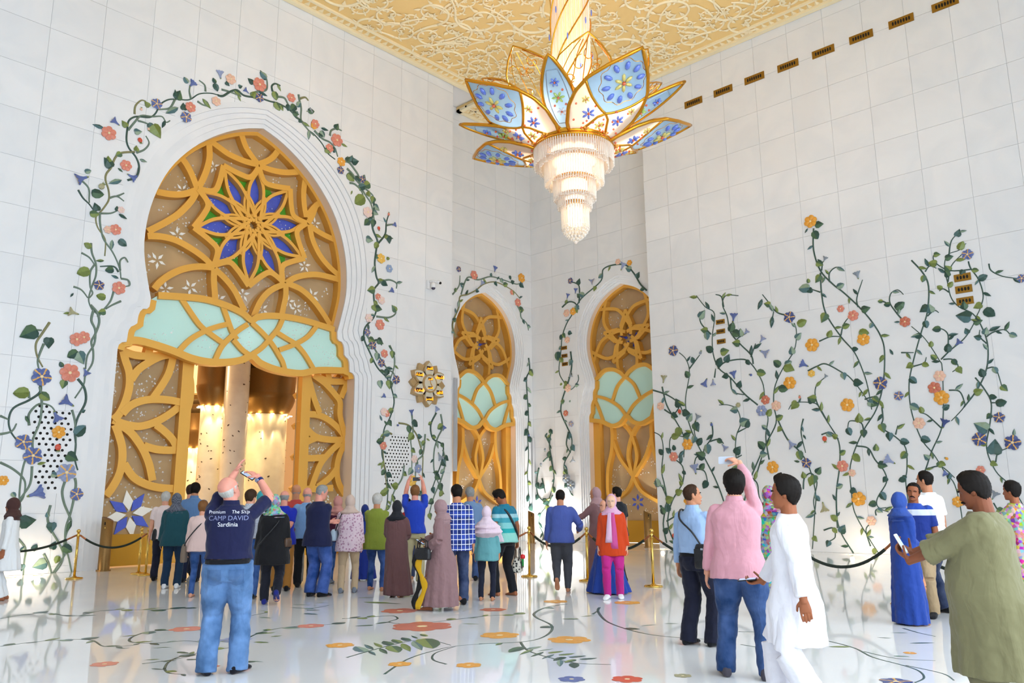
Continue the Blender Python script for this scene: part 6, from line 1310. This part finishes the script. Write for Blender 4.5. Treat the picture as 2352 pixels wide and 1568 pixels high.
# watch, back print
b = MB(); a = ph['arm'][1]; wv_ = a[2]-a[3]*0; u = a[2]-a[1]; u /= np.linalg.norm(u); c = a[2]-u*.035
def band(pi, c, u, r, w, m, name, label=None):
    n0 = np.cross(u, (0, 0, 1.0)); n0 /= np.linalg.norm(n0); n1 = np.cross(u, n0); bb = Body(); bb.loft([ring(c+u*t, r, r, n0, n1, 18, 2) for t in (-w/2, w/2)]); o = bb.b.build(name, m, pi['e']); o.scale = (pi['s'],)*3; return o, n0, n1
o, n0, n1 = band(ph, c, u, .036, .028, cloth('watch_strap', '23306e', rough=.5), 'watch_strap')
bb = Body(); bb.loft([ring(c+n0*-.036*q, .019, .019, u, n1, 16, 2) for q in (1.0, 1.35)]); o2 = bb.b.build('watch', mat('watch_steel', '8fa0c0', .25, .8), o)
def back_print(pi, rows, target):
    for txt, x, z, size, m in rows:
        me = text_mesh(txt, size, m, 'back_print', .0)
        o = bpy.data.objects.new('back_print', me); COL.objects.link(o); o.parent = target
        o.matrix_basis = Matrix(((1, 0, 0, x), (0, 0, -1, -.42), (0, 1, 0, z), (0, 0, 0, 1)))
        sm = o.modifiers.new('fine', 'REMESH'); o.modifiers.remove(sm)
        w = o.modifiers.new('lie_on_back', 'SHRINKWRAP'); w.target = target; w.wrap_method = 'PROJECT'; w.use_project_z = True; w.use_negative_direction = True; w.use_positive_direction = False; w.offset = .004
        if txt: pass
shirt = [q for q in ph['e'].children if q.name.startswith('polo_shirt')][0]
M_PRINT = mat('print_white', 'dfe2ee', .7); M_PRINT2 = mat('print_grey', '7f86ad', .7)
back_print(ph, [('Premium', -.105, 1.40, .042, M_PRINT), ('The Ship', .10, 1.40, .042, M_PRINT), ('CAMP DAVID', 0, 1.345, .058, M_PRINT2), ('Sardinia', 0, 1.29, .055, M_PRINT)], shirt)
tro = [q for q in ph['e'].children if q.name.startswith('trousers')][0]
for sg in (-1, 1):
    v = []; f = []; n = 8
    for j in range(n+1):
        for i in range(n+1): v.append((sg*.095+(-.5+i/n)*.125, -.42, .90-(j/n)*(.125+.02*(1-abs(2*i/n-1)))))
    for j in range(n):
        for i in range(n): f.append((j*(n+1)+i, j*(n+1)+i+1, (j+1)*(n+1)+i+1, (j+1)*(n+1)+i))
    o = meshobj('back_pocket', v, f, J('pocket_denim', '4a73a8'), tro, True); w_ = o.modifiers.new('sewn_on', 'SHRINKWRAP'); w_.target = tro; w_.wrap_method = 'PROJECT'; w_.use_project_y = True; w_.offset = .005
b = MB(); b.tube([ph['hp']((.052*q, .075-.02*abs(q)+.0, .118)) for q in (-1.3, -1, -.5, 0, .5, 1, 1.3)], .003, 6); o = b.build('glasses', M_DARK, ph['e']); o.scale = (ph['s'],)*3
# rest of the crowd
person('visitor in turquoise cap mostly hidden behind the photographer', (524, 1340), 1121, 0, skin='fair', hair='brown', cap=cloth('turquoise', '4cc0c8'), top=('tee', cloth('grey_tee', '8f98a8')), bottom=(JD, REG), group=GC)
pm = person('man in grey checked shirt and jeans holding a water bottle', (562, 1376), 1122, 12, skin='fair', hair='brown', hyaw=25, top=('polo', cloth('grey_check', 'c9ced8', 'check', 'b4bac8'), .02), collar=cloth('grey_check', 'c9ced8'), bottom=(JB, REG), belt=cloth('tan_belt', 'b08a58'), shoes=BLK, group=GC)
person('visitor with turquoise headscarf and beige trousers', (590, 1346), 1128, 0, fem=1, skin='fair', top=('shirt', cloth('dark_grey', '3a3d4a'), -.12), bottom=(BEI, REG), scarf=(cloth('turquoise', '4cc0c8'), .08, .18), group=GC)
pk = person('woman in black cardigan with colourful headscarf', (620, 1388), 1139, 5, fem=1, fat=1.12, skin='fair', top=('coat', cloth('black_knit', '16161b'), -.3), topname='cardigan', bottom=(cloth('ink_trouser', '20222f'), REG), scarf=(cloth('multi_scarf', '6fb08f', 'multi', 'd8603c'), .1, .19), shoes=cloth('blue_sock', '27318f'), shoename='sock', feet=((.1, -.12, .03), (-.1, .08, 0)), heel={1: .5}, group=GC)
person('balding man in royal blue polo with hands behind his back', (643, 1357), 1127, 8, skin='pink', hair='grey', bald=.66, hth=.008, fat=1.1, top=('polo', cloth('royal', '1f35c8'), -.14), bottom=(cloth('ochre_trouser', 'c98a3e'), REG), ra='back', la='back', shoes=BLK, group=GC)
person('bald man in coral red T-shirt with sunglasses behind the crowd', (671, 1343), 1111, 0, skin='tan', hair='grey', bald=.4, hth=.004, top=('tee', cloth('coral_tee', 'e0564e')), bottom=(cloth('grey_trouser', 'b6b0a8'), REG), shoes=BLK, group=GC)
person('bald man in sky blue shirt and black trousers', (697, 1348), 1117, 0, skin='pink', hair='grey', bald=.5, hth=.004, top=('rolled', cloth('sky_shirt', '86aede'), -.1), bottom=(BLK, REG), shoes=BLK, group=GC)
person('tall man in navy polo and jeans with folded arms', (724, 1370), 1108, 30, H=1.86, skin='pink', hair='grey', hth=.008, hyaw=45, hpitch=18, fat=1.08, brow='grey', facefx=1, top=('polo', cloth('navy_polo2', '20264f'), -.16), bottom=(J('jeans_worn', '2c56a8'), WIDE), ra='crossed', la='crossed', shoes=cloth('black_shoe', '14141a'), toe=14, group=GC)
person('woman in dusty pink headscarf and maroon top', (770, 1340), 1141, 15, fem=1, skin='fair', top=('shirt', cloth('maroon', '571c38'), -.1), bottom=(JB, SLIM), scarf=(cloth('dusty_pink', 'd9968c'), .12, .18), ra='crossed', la='crossed', shoes=cloth('grey_sock', '8c93a0'), shoename='sock', group=GC)
pf = person('woman in beige headscarf, floral blouse and beige trousers', (798, 1361), 1138, 5, fem=1, skin='fair', top=('coat', cloth('floral_blouse', 'e6ccd6', 'floral', 'c493ac'), -.2), topname='blouse', bottom=(BEI, (.098, .07, .06)), scarf=(cloth('beige_scarf', 'd8bdae'), .16, .19), la='bent', shoes=cloth('grey_sock', '8c93a0'), shoename='sock', feet=((.12, .02, 0), (-.12, -.05, 0)), group=GC)
person('visitor in blue headscarf and long blue skirt behind the green vest', (834, 1331), 1157, 0, fem=1, skin='fair', H=1.5, robe=(cloth('blue_robe', '2a44b0'), .03, .3, .06), scarf=(cloth('navy_scarf', '27408e'), .1, .18), group=GC)
person('grey-haired man in lime green vest with blue jeans', (861, 1356), 1135, 12, skin='tan', hair='lgrey', hth=.02, fat=1.12, top=('tee', cloth('lime_vest', '98a63e'), -.2), topname='vest', bottom=(J('jeans_deep', '1f4f9a'), SLIM), ra='crossed', la='crossed', feet=((.15, -.1, 0), (-.12, .12, 0)), group=GC)
person('woman in brown hooded abaya with black headscarf', (908, 1370), 1152, 15, fem=1, skin='tan', fat=1.05, robe=(cloth('brown_abaya', '7c5656'), .035, .27, .075), robename='abaya', scarf=(cloth('black_scarf', '2b2c33'), .05, .16), rshift=(.05, 0), feet=((.1, -.1, 0), (-.1, .1, 0)), ra='bent', la='bent', group=GC)
person('visitor in red top mostly hidden behind the blue T-shirt man', (934, 1330), 1134, 0, skin='tan', hair='black', H=1.62, top=('tee', cloth('red_top', 'd02a30')), bottom=(JD, REG), cap=cloth('cap_black', '2a2028'), group=GC)
pb = person('man in royal blue T-shirt raising a phone with both hands', (950, 1341), 1113, 3, skin='pink', hair='ginger', hth=.012, hpitch=-5, top=('tee', cloth('royal_tee', '2a50d8'), -.05), bottom=(cloth('stone_chino', 'cfc59c'), REG), ra=(.10, .40, 1.92, (1, -.1, -.2)), la=(-.13, .40, 1.93, (-1, -.1, -.2)), rhd=(-.3, .2, .9), lhd=(.3, .2, .9), rpn=(-.8, .3, 0), lpn=(.8, .3, 0), shoes=BLK, group=GC)
phone('small phone raised above the crowd by the man in royal blue T-shirt', pb, 1, (-.01, .07), axes=((0, .1, 1), (1, 0, 0)), color='23252e')
pw = person('woman in mauve abaya walking left and holding a phone', (1014, 1401), 1151, -72, fem=1, skin='brown', robe=(cloth('mauve_abaya', 'a07c7e'), .07, .26, .085), robename='abaya', scarf=(cloth('mauve_hood', 'b08e90'), .08, .17), hpitch=14, feet=((.07, -.22, .02), (-.07, .2, 0)), heel={1: .55}, ra=(.12, .34, 1.08, (1, -.6, -.3)), la=(-.16, .20, .98), rcurl=.9, rshift=(0, .02), ryw=1.08, group=GC)
phone('black phone in the hand of the woman in mauve', pw, 1, (.0, .0), axes=((1, 0, 0), (0, .85, .5)), color='1a1818')
pp = person('bearded man in blue and white plaid shirt seen from behind', (1048, 1388), 1111, -3, skin='tan', hair='black', hth=.012, top=('shirt', cloth('blue_plaid', '3a58c8', 'plaid', 'f2f4fb'), -.16), bottom=(cloth('denim_navy', '243a66', 'jeans'), REG), hyaw=-14, shoes=cloth('black_shoe', '14141a'), group=GC)
person('grey-haired man in faded denim shirt', (1079, 1333), 1117, 5, skin='tan', hair='grey', hth=.014, fat=1.08, top=('shirt', cloth('faded_denim', '7f9fc8'), -.1), bottom=(J('jeans_mid', '2d4f86'), REG), shoes=BLK, hyaw=-25, group=GC)
person('short woman in pale pink headscarf and teal top', (1118, 1379), 1163, 5, fem=1, skin='tan', top=('shirt', cloth('aqua_top', '74b8bd'), -.2), topname='tunic', bottom=(cloth('ink_jeans', '23263a'), SLIM), scarf=(cloth('pale_pink_scarf', 'ead3df'), .36, .335), sfold=.05, group=GC)
pt = person('young man in teal striped T-shirt looking down', (1163, 1368), 1120, -42, skin='brown', hair='black', hth=.022, hpitch=38, hyaw=-22, lean=6, quiff=1, facefx=1, top=('tee', cloth('teal_tee', '2a8fa8', 'band', [(0, '9adfd2'), (1.0, '2fc0c0'), (1.07, '8ed8d8'), (1.16, '4fb4c4'), (1.24, 'a9d8e0'), (1.30, '1f86a4')]), -.1), bottom=(BLK, REG), ra=(.3, .05, .86, (.6, -1, 0)), rcurl=1.1, feet=((.12, -.05, 0), (-.11, .12, 0)), group=GC)
# near the corner
person('man in blue jacket and grey trousers walking away', (1291, 1361), 1123, 4, skin='tan', hair='black', hth=.008, top=('coat', cloth('blue_jacket', '5568b8'), -.1), bottom=(cloth('grey_slack', '54555c'), (.108, .085, .058)), feet=((.09, .16, 0), (-.07, -.16, .02)), heel={-1: .8}, ra=(.3, .25, 1.05), group=GM)
person('woman in mauve hooded robe reaching out her arm', (1375, 1327), 1121, -70, fem=1, skin='tan', robe=(cloth('mauve_robe', '9c7274'), .04, .25, .07), scarf=(cloth('mauve_hood2', 'c29a9e'), .03, .15), facefx=1, hpitch=10, la=(-.15, .45, 1.1, (-.6, -.4, -1)), group=GM)
person('person with brown scarf and wide blue skirt behind the woman in orange', (1396, 1361), 1149, -120, fem=1, skin='fair', H=1.56, facefx=1, robe=(cloth('blue_skirt', '2f55c0'), .02, .46, .06), robename='dress', rfold=.08, scarf=(cloth('brown_scarf2', '6a4a38'), .03, .15), group=GM)
po = person('woman in orange jacket and magenta trousers with pink scarf', (1411, 1374), 1137, 184, fem=1, fat=1.05, skin='pale', facefx=1, brow='grey', top=('coat', cloth('orange_jacket', 'f0501c'), -.22), bottom=(cloth('magenta', 'e0309c'), (.1, .075, .066)), scarf=(cloth('pink_scarf', 'eab4d4'), .04, .15), shoes=cloth('white_sock', 'f2f2f4'), shoename='sock', toe=10, feet=((.1, .08, 0), (-.1, -.06, 0)), group=GM)
person('man in black T-shirt behind the woman in orange', (1424, 1337), 1116, -50, skin='fair', hair='black', hth=.014, top=('tee', cloth('black_tee', '20242c'), -.1), bottom=(BLK, REG), shoes=BLK, hyaw=-15, group=GM)
# hanging scarf ends of the woman in orange
for sg, L, mcol in ((1, .50, 'eac0dc'), (-1, .60, 'e85fa8')):
    bb = Body(); bb.loft([ring(po['tor'](sg*.022+sg*.02*u, .155+.02*u, .50-L*u), .03+.035*u, .014, (1, 0, 0), (0, 1, 0), 18, 2, .12, 4, u*3) for u in np.linspace(0, 1, 8)]); o = bb.b.build('scarf_end', cloth('scarf_end%d' % sg, mcol), po['e'], True); o.scale = (po['s'],)*3
# right foreground
pd = person('elderly man in light blue shirt and navy trousers with a shoulder bag', (1607, 1482), 1109, 32, skin='tan', hair='brown', hth=.006, hyaw=48, hpitch=-6, facefx=1, top=('shirt', cloth('light_blue_shirt', 'a9c6ee'), .05), collar=cloth('light_blue_shirt', 'a9c6ee'), bottom=(cloth('navy_wide', '1e2138'), WIDE, .03), belt=cloth('black_belt', '15151a'), ra='bent', feet=((.14, .05, 0), (-.13, -.02, 0)), shoes=BLK, group=GS)
pq = person('man in pink shirt and dark jeans holding a phone overhead', (1712, 1556), 1090, 8, H=1.80, skin='fair', hair='black', hth=.022, hpitch=-22, hyaw=-18, fat=1.12, top=('shirt', cloth('pink_shirt', 'eba9b6'), -.12), collar=cloth('pink_shirt', 'eba9b6'), bottom=(J('jeans_navy', '1d4a86'), (.112, .088, .08), .03), ra=(.0, .36, 1.86, (1, .2, -.2)), rhd=(-.8, .3, .6), rpn=(-.3, .4, -1), rcurl=.8, la=(-.29, .06, .80, (-.4, -1, 0)), feet=((.19, -.02, 0), (-.16, .03, 0)), toe=18, shoes=cloth('grey_sock2', '5a5560'), shoename='sock', group=GS)
phone('silver phone raised by the man in pink shirt', pq, 1, (.05, .02), axes=((0, .25, .95), (1, 0, .05)), color='b9c2cf')
person('woman in colourful patterned scarf behind the man in white', (1786, 1419), 1119, 20, fem=1, skin='tan', robe=(cloth('multi_dress', '2f6f60', 'multi', 'c82a3a'), .35, .24, .06), bottom=(BLK, REG), scarf=(cloth('multi_scarf2', '8a3030', 'multi', 'd8a030'), .2, .2), shoes=BLK, group=GS)
pu = person('dark-haired man in long white kurta walking left with a phone', (1846, 1652), 1089, -78, H=1.69, skin='brown', hair='black', hth=.03, quiff=.6, facefx=1, fat=1.02, robe=(cloth('white_kurta', 'f1eff6'), .52, .2, .074), robename='kurta', rfold=.035, collar=cloth('white_kurta', 'f1eff6'), bottom=(cloth('white_shalwar', 'eeecf4'), (.105, .10, .10), .06), la=(-.30, -.14, .78, (-.3, -1, 0)), ra=(.27, .30, .92, (.5, -1, -.2)), rhd=(.1, .9, -.2), rpn=(-.3, 0, 1), rcurl=.9, cuff=.66, ryw=.92, feet=((.09, .16, 0), (-.1, -.16, .02)), shoes=cloth('dark_sock', '1c1c26'), shoename='sock', hyaw=-8, group=GS)
phone('black phone held low by the man in white', pu, 1, (.03, .0), axes=((1, .1, .1), (0, 1, -.1)), color='15151a')
person('woman in long royal blue abaya seen from behind', (2094, 1433), 1135, 52, fem=1, skin='tan', robe=(cloth('royal_abaya', '2b4fae'), .02, .25, .07), robename='abaya', scarf=(cloth('royal_hijab', '3a5cb4'), .12, .18), ra='front', la='front', rfold=.04, group=GS)
person('moustached man in blue and white polo facing the camera', (2126, 1416), 1108, 188, skin='brown', hair='black', hth=.014, facefx=1, moustache=1, fat=1.06, hroll=-8, top=('polo', cloth('stripe_polo', '2844a0', 'band', [(0, '26409c'), (1.30, 'd4d9e4'), (1.38, '2f55c0')]), -.12), bottom=(cloth('sand', 'c9ac84'), REG), shoes=BLK, group=GS)
person('young man in white T-shirt and jeans facing left', (2160, 1408), 1083, -50, skin='tan', hair='black', hth=.010, facefx=1, hyaw=-22, top=('tee', cloth('white_tee', 'f3f5f6'), -.16), bottom=(JD, REG), shoes=BLK, group=GS)
pv = person('stout moustached man in olive kurta looking at his phone', (2322, 1700), 1082, -82, H=1.70, skin='dark', hair='black', hth=.024, facefx=1, moustache=1, hpitch=16, fat=1.3, belly=.10, robe=(cloth('olive_kurta', '8d8862'), .40, .265, .095), robename='kurta', rfold=.03, ryw=1.0, rsl=1.5, cuff=1.0, collar=cloth('olive_kurta', '8d8862'), bottom=(cloth('olive_shalwar', '878160'), (.10, .10, .10), .06), la=(-.10, .48, 1.12, (-.6, -.5, -1)), ra=(.06, .50, 1.16, (.6, -.5, -1)), lhd=(.3, .8, .5), rhd=(-.2, .8, .5), lpn=(.2, -.3, 1), rpn=(-.2, -.3, 1), lcurl=.9, rcurl=.9, feet=((.13, .02, 0), (-.13, -.03, 0)), group=None)
phone('white phone in both hands of the man in olive', pv, -1, (.03, .03), axes=((1, 0, 0), (0, .45, .9)), color='d9d4cc')
person('woman in rust red floral dress at the right picture edge', (2366, 1432), 1106, -70, fem=1, skin='brown', hair='black', hth=.02, robe=(cloth('rust_floral', 'a8382a', 'multi', 'e0a040'), .3, .26, .07), la='fwd', ra='fwd', cap=cloth('floral_cap', '2a1c22', 'floral', 'e0302a'), brim=0, group=GS)
# ================================================================ STANCHIONS, BOLLARDS, BAGS, FLOOR LIGHTS
M_ROPE = mat('rope_green', '18251c', .7, bump=(60, .4)); M_TIP = mat('rope_tip', '9c5f3a', .3, .6)
POST = {}
def stanchion(key, px, py, label):
    g = ground(px, py); e = empty('stanchion', g); tag(e, label, 'stanchion', 'brass rope stanchions')
    b = MB(); b.lathe([(.17, 0), (.17, .015), (.16, .028), (.05, .04), (.035, .06)], (0, 0, 0), 28); b.build('base', M_BRASS, e, True)
    b = MB(); b.lathe([(.026, .05), (.026, .9)], (0, 0, 0), 16); b.build('post', M_BRASS, e, True)
    b = MB(); b.lathe([(.026, .86), (.036, .87), (.036, .92), (.024, .935), (.02, .95)], (0, 0, 0), 16); b.build('collar', M_BRASS, e, True)
    b = MB(); b.ball((0, 0, .985), .042, 16); b.build('ball', M_BRASS, e, True); POST[key] = np.array([g[0], g[1], .9])
def rope(label, a, c, sag=.28):
    a, c = [np.array(POST[q] if isinstance(q, str) else q, float) for q in (a, c)]
    d = c-a; L = np.linalg.norm(d); u = d/L; a2, c2 = a+u*.04, c-u*.04; P = []
    for t in np.linspace(0, 1, 25): p = a2+(c2-a2)*t; P.append(p-np.array([0, 0, sag*4*t*(1-t)]))
    e = wempty('barrier_rope', a2); tag(e, label, 'rope', 'dark green barrier ropes')
    b = MB(); b.tube(P[2:-2], .024, 10); b.build('rope', M_ROPE, e, True)
    for q in (P[:4], P[-4:]): b = MB(); b.tube(q, .019, 8); b.build('end_cap', M_TIP, e, True)
stanchion('a', 170, 1329, 'brass stanchion standing alone by the left wall')
stanchion('b', 318, 1318, 'rear brass stanchion of the pair at the left door leaf')
stanchion('c', 334, 1321, 'front brass stanchion of the pair at the left door leaf')
stanchion('d', 1216, 1324, 'brass stanchion next to the man in blue jacket')
stanchion('e', 1350, 1334, 'brass stanchion beside the woman in orange')
stanchion('f', 1501, 1347, 'brass stanchion at the left end of the right wall')
stanchion('g', 1812, 1372, 'brass stanchion hidden behind the man in white')
stanchion('h', 2074, 1388, 'brass stanchion beside the woman in royal blue')
rope('rope swag leaving the picture at the left edge', tuple(POST['a']+np.array([-2.4, -.3, 0])), 'a')
rope('rope between the lone left stanchion and the door leaf', 'a', 'c'); rope('rope behind the teal T-shirt man', tuple(POST['d']+np.array([-1.5, 1.5, 0])), 'd')
rope('rope behind the man in blue jacket', 'd', 'e'); rope('rope behind the woman in orange', 'e', 'f'); rope('rope passing behind the man in pink shirt', 'f', 'g', .42)
rope('rope between the man in white and the woman in royal blue', 'g', 'h', .40); rope('rope behind the man in olive', 'h', tuple(ground(2420, 1420)+np.array([0, 0, .9])), .4)
def bollard(px, py, top, label):
    g = ground(px, py); z = .5
    while project((g[0], g[1], z))[1] > top and z < 2: z += .02
    e = empty('bollard', g); tag(e, label, 'bollard', 'bronze sensor bollards at the doors'); r = .13
    b = MB(); b.lathe([(r*1.25, 0), (r*1.25, .03)], (0, 0, 0), 24); b.build('foot_plate', M_BRONZE, e)
    b = MB(); n = 24; v = []; 
    for q in (0, 1):
        for k in range(n): a = 2*math.pi*k/n; v.append((r*math.cos(a), r*math.sin(a), .03 if q == 0 else z-.06+.06*math.cos(a-2.2)))
    b.add(v, [(k, (k+1) % n, n+(k+1) % n, n+k) for k in range(n)]+[tuple(n+k for k in range(n))]); b.build('post', M_BRONZE, e, True)
    b = MB(); b.box((-.09, -.1, z-.16), (.03, .02, .07), rot=Matrix.Rotation(.8, 3, 'Z')); b.build('sensor', M_DARK, e)
    b = MB(); b.ball((-.08, -.095, z-.26), .018, 8); b.build('button', M_BRASS, e, True)
bollard(237, 1311, 1188, 'bronze bollard at the left jamb of the tallest arch'); bollard(1221, 1247, 1173, 'bronze bollard in front of the corner vine'); bollard(1490, 1257, 1172, 'bronze bollard at the right jamb of the right small arch')
def column_speaker(pl, px, y0, y1, label):
    a = pl.pix(px, y0); c = pl.pix(px, y1); e = wempty('column_speaker', pl.w(a[0], c[1], 0)); tag(e, label, 'loudspeaker'); M_G = mat('speaker_grey', 'c4c6ca', .5)
    pane(pl, [(a[0]-.06, c[1]), (a[0]+.06, c[1]), (a[0]+.06, a[1]), (a[0]-.06, a[1])], .03, .14, M_G, e, 'cabinet'); pane(pl, [(a[0]-.045, c[1]+.05), (a[0]+.045, c[1]+.05), (a[0]+.045, a[1]-.05), (a[0]-.045, a[1]-.05)], .14, .146, mat('speaker_mesh', 'aeb1b6', .6), e, 'front_mesh')
column_speaker(RAP(), 1226, 1006, 1172, 'slim grey column loudspeaker in the alcove corner'); column_speaker(LAP(), 1043, 868, 1082, 'slim pale column loudspeaker at the edge of the left small arch')
M_FL = mat('floor_lamp_glow', 'fff0d8', .4, emit='ffdcae', es=6)
for i, (px, py, w) in enumerate(((25, 1325.5, 'first recessed floor light at the left wall'), (87, 1320.5, 'second recessed floor light at the left wall'), (1522, 1261, 'recessed floor light at the left end of the right wall'), (1757, 1269, 'recessed floor light behind the man in pink'), (1957, 1273.5, 'recessed floor light right of the man in white'), (2001, 1275, 'recessed floor light left of the woman in royal blue'))):
    g = ground(px, py); e = empty('floor_light', g); tag(e, w, 'floor light', 'recessed floor lights')
    b = MB(); b.lathe([(.11, 0), (.11, .006), (.09, .008)], (0, 0, 0), 24); b.build('rim', M_BRASS, e); b = MB(); b.lathe([(.085, .004), (.085, .009)], (0, 0, 0), 24); b.build('glass', M_FL, e)
    lamp('floor_light_lamp', 'POINT', (g[0], g[1], .12), 5, (1, .82, .58), .06)
for i, (P_, w) in enumerate((((21.2, YA-.35), 'added floor uplight left of the narrow arch in the alcove'), ((24.85, YA-.35), 'added floor uplight in the left half of the alcove corner'), ((XA-.35, 21.6), 'added floor uplight in the right half of the alcove corner'), ((XA-.35, 20.3), 'added floor uplight below the drooping corner vine'), ((XA-.35, 16.0), 'added floor uplight right of the right small arch'))):  # uplights added in the alcove to brighten its walls
    e = empty('floor_light', (P_[0], P_[1], 0)); tag(e, w, 'floor light', 'recessed floor lights')
    b = MB(); b.lathe([(.11, 0), (.11, .006), (.09, .008)], (0, 0, 0), 24); b.build('rim', M_BRASS, e); b = MB(); b.lathe([(.085, .004), (.085, .009)], (0, 0, 0), 24); b.build('glass', M_FL, e)
    lamp('floor_light_lamp', 'SPOT', (P_[0], P_[1], .05), 190, (1, .95, .87), .08, (math.pi, 0, 0), 100)
# ---- bags and small things
M_LEA = mat('black_leather', '17181c', .35, bump=(40, .3)); M_CHROME = mat('chrome', 'c9cbd0', .15, 1)
def bag(label, c, size, m, rz=0, strap=None, handle=0, flap=True, cat='bag'):
    e = empty('bag', c, rz); tag(e, label, cat, 'bags carried by visitors'); w, d, h = size
    bb = Body(); bb.loft([ring((0, 0, z*h), w*.5*q, d*.5*q2, (1, 0, 0), (0, 1, 0), 24, 4) for z, q, q2 in ((0, .93, .8), (.06, 1, 1), (.5, 1, 1.05), (.85, .94, .8), (1, .8, .4))]); o = bb.b.build('pouch', m, e, True); finish(o, .012, 1)
    if flap: b = MB(); b.box((0, -d*.54, h*.55), (w*.8, .012, h*.5)); b.build('front_pocket', M_LEA, e)
    b = MB(); b.box((0, -d*.56, h*.8), (.03, .012, .02)); b.build('clasp', M_CHROME, e)
    if handle:
        for y in (-d*.25, d*.25): b = MB(); b.tube([(-w*.28, y, h*.92), (-w*.24, y, h+handle*.7), (0, y, h+handle), (w*.24, y, h+handle*.7), (w*.28, y, h*.92)], .009, 8); b.build('handle', M_LEA, e, True)
    if strap:
        Mi = (Matrix.Translation(e.location) @ Matrix.Rotation(rz, 4, 'Z')).inverted(); P = [Mi @ Vector([float(q) for q in p]) for p in strap]
        b = MB(); b.tube([tuple(q) for q in spline([tuple(p) for p in P], 5)], .011, 6); b.build('strap', M_LEA, e, True)
    return e
def on(pi, x, y, z): return pi['w'](np.array([x, y, z]))
rzp = lambda pi: pi['e'].rotation_euler.z
T_ = lambda pi, x, y, z: pi['w'](pi['tor'](x, y, z))
bag('black shoulder bag at the hip of the elderly man in light blue', on(pd, .20, -.12, .82), (.24, .1, .26), M_LEA, rzp(pd), strap=[on(pd, .17, -.13, 1.06), T_(pd, .08, -.165, .28), T_(pd, -.08, -.15, .42), T_(pd, -.135, -.02, .525), T_(pd, -.08, .14, .42), T_(pd, .12, .17, .2), on(pd, .22, .03, 1.05)])
M_PATT = cloth('bag_pattern', 'd8d2c4', 'floral', '1a1a1c', .4); hb = pt['arm'][1][2]; hbw = pt['w'](hb+pt['arm'][1][3]*.1)
hbag = bag('black and white patterned handbag held by the young man in teal', (hbw[0], hbw[1], hbw[2]-.42), (.36, .16, .24), M_PATT, rzp(pt)+R(40), handle=.17)
b = MB(); b.box((-.08, -.1, .17), (.1, .03, .12)); b.build('green_pouch', mat('pouch_green', '1f8a3c', .5), hbag); b = MB(); b.ball((-.1, -.1, .26), .045, 8); b.build('red_charm', mat('charm_red', 'd22a2e', .5), hbag, True)
bag('black quilted handbag at the side of the woman in mauve', on(pw, -.26, .24, .80), (.28, .1, .17), M_LEA, rzp(pw)+R(70), handle=.12, flap=False)
bag('pale blue shoulder bag of the woman in floral blouse', on(pf, -.27, .02, .92), (.26, .1, .2), cloth('bag_pale_blue', 'bccfe0', rough=.5), rzp(pf)+R(80), flap=False, strap=[on(pf, -.25, -.06, 1.1), T_(pf, -.16, -.10, .42), T_(pf, -.13, -.01, .5), T_(pf, -.17, .1, .42), on(pf, -.27, .08, 1.1)])
bag('small brown bag at the hip of the woman in black cardigan', on(pk, .24, -.06, .90), (.16, .07, .14), mat('brown_leather', '4a3426', .4), rzp(pk)+R(60), flap=False, strap=[on(pk, -.20, -.16, .94), T_(pk, -.1, -.2, .14), T_(pk, .06, -.18, .34), T_(pk, .13, -.05, .50)])
bag('dark bag hanging at the left side of the white-haired visitor', ground(351, 1334)+np.array([0, 0, .80]), (.2, .12, .24), M_LEA, .6, flap=False)
bag('taupe bag on a long strap beside the woman in pale pink', on(pj, -.27, -.02, .62), (.14, .09, .3), cloth('bag_taupe', '8d7b6c'), rzp(pj)+R(80), flap=False, strap=[on(pj, -.27, -.06, .9), T_(pj, -.2, -.16, .1), T_(pj, -.05, -.17, .3), T_(pj, .1, -.1, .47)])
# water bottle
w = pm['w'](pm['arm'][1][2]+pm['arm'][1][3]*.09); e = empty('water_bottle', (w[0], w[1], w[2]-.16)); tag(e, 'clear blue-capped water bottle in the hand of the man in checked shirt', 'bottle')
b = MB(); b.lathe([(.028, 0), (.032, .01), (.032, .13), (.028, .15), (.013, .185), (.013, .2)], (0, 0, 0), 16); b.build('bottle', mat('bottle_plastic', 'b4cbe8', .1, trans=.6), e, True); b = MB(); b.lathe([(.015, .198), (.015, .222)], (0, 0, 0), 12); b.build('cap', mat('bottle_cap', '2a50c0', .4), e); b = MB(); b.lathe([(.0325, .06), (.0325, .11)], (0, 0, 0), 16, caps=False); b.build('wrapper', mat('bottle_label', '3a6fd0', .4), e)
# strap of the young man in teal
P = [T_(pt, -.12, .03, .50), T_(pt, -.06, -.13, .40), T_(pt, .06, -.145, .2), T_(pt, .17, -.10, .02), T_(pt, .2, -.02, -.06)]
b = MB(); b.tube(spline([tuple(p) for p in P], 5), .02, 6); tag(b.build('shoulder_strap', M_LEA, None, True), 'black diagonal bag strap across the teal T-shirt', 'strap')
# yellow black scarf hanging at the woman in mauve
e = wempty('hanging_scarf', on(pw, -.22, .26, .85)); tag(e, 'yellow and black patterned scarf trailing from the bag of the woman in mauve', 'scarf')
for j, (dx, col) in enumerate(((0, 'e8b21c'), (.05, '1c1a1a'))):
    bb = Body(); bb.loft([ring(on(pw, -.25-.02*math.sin(u*7), .26+dx*1.2+.05*math.sin(u*8+j), .88-.84*u), .03+.02*math.sin(u*9)**2, .012, (CR[0], CR[1], 0), (CF[0], CF[1], 0), 14, 2) for u in np.linspace(0, 1, 16)]); bb.b.build('scarf_fold', cloth('scarf_'+col, col), e, True)
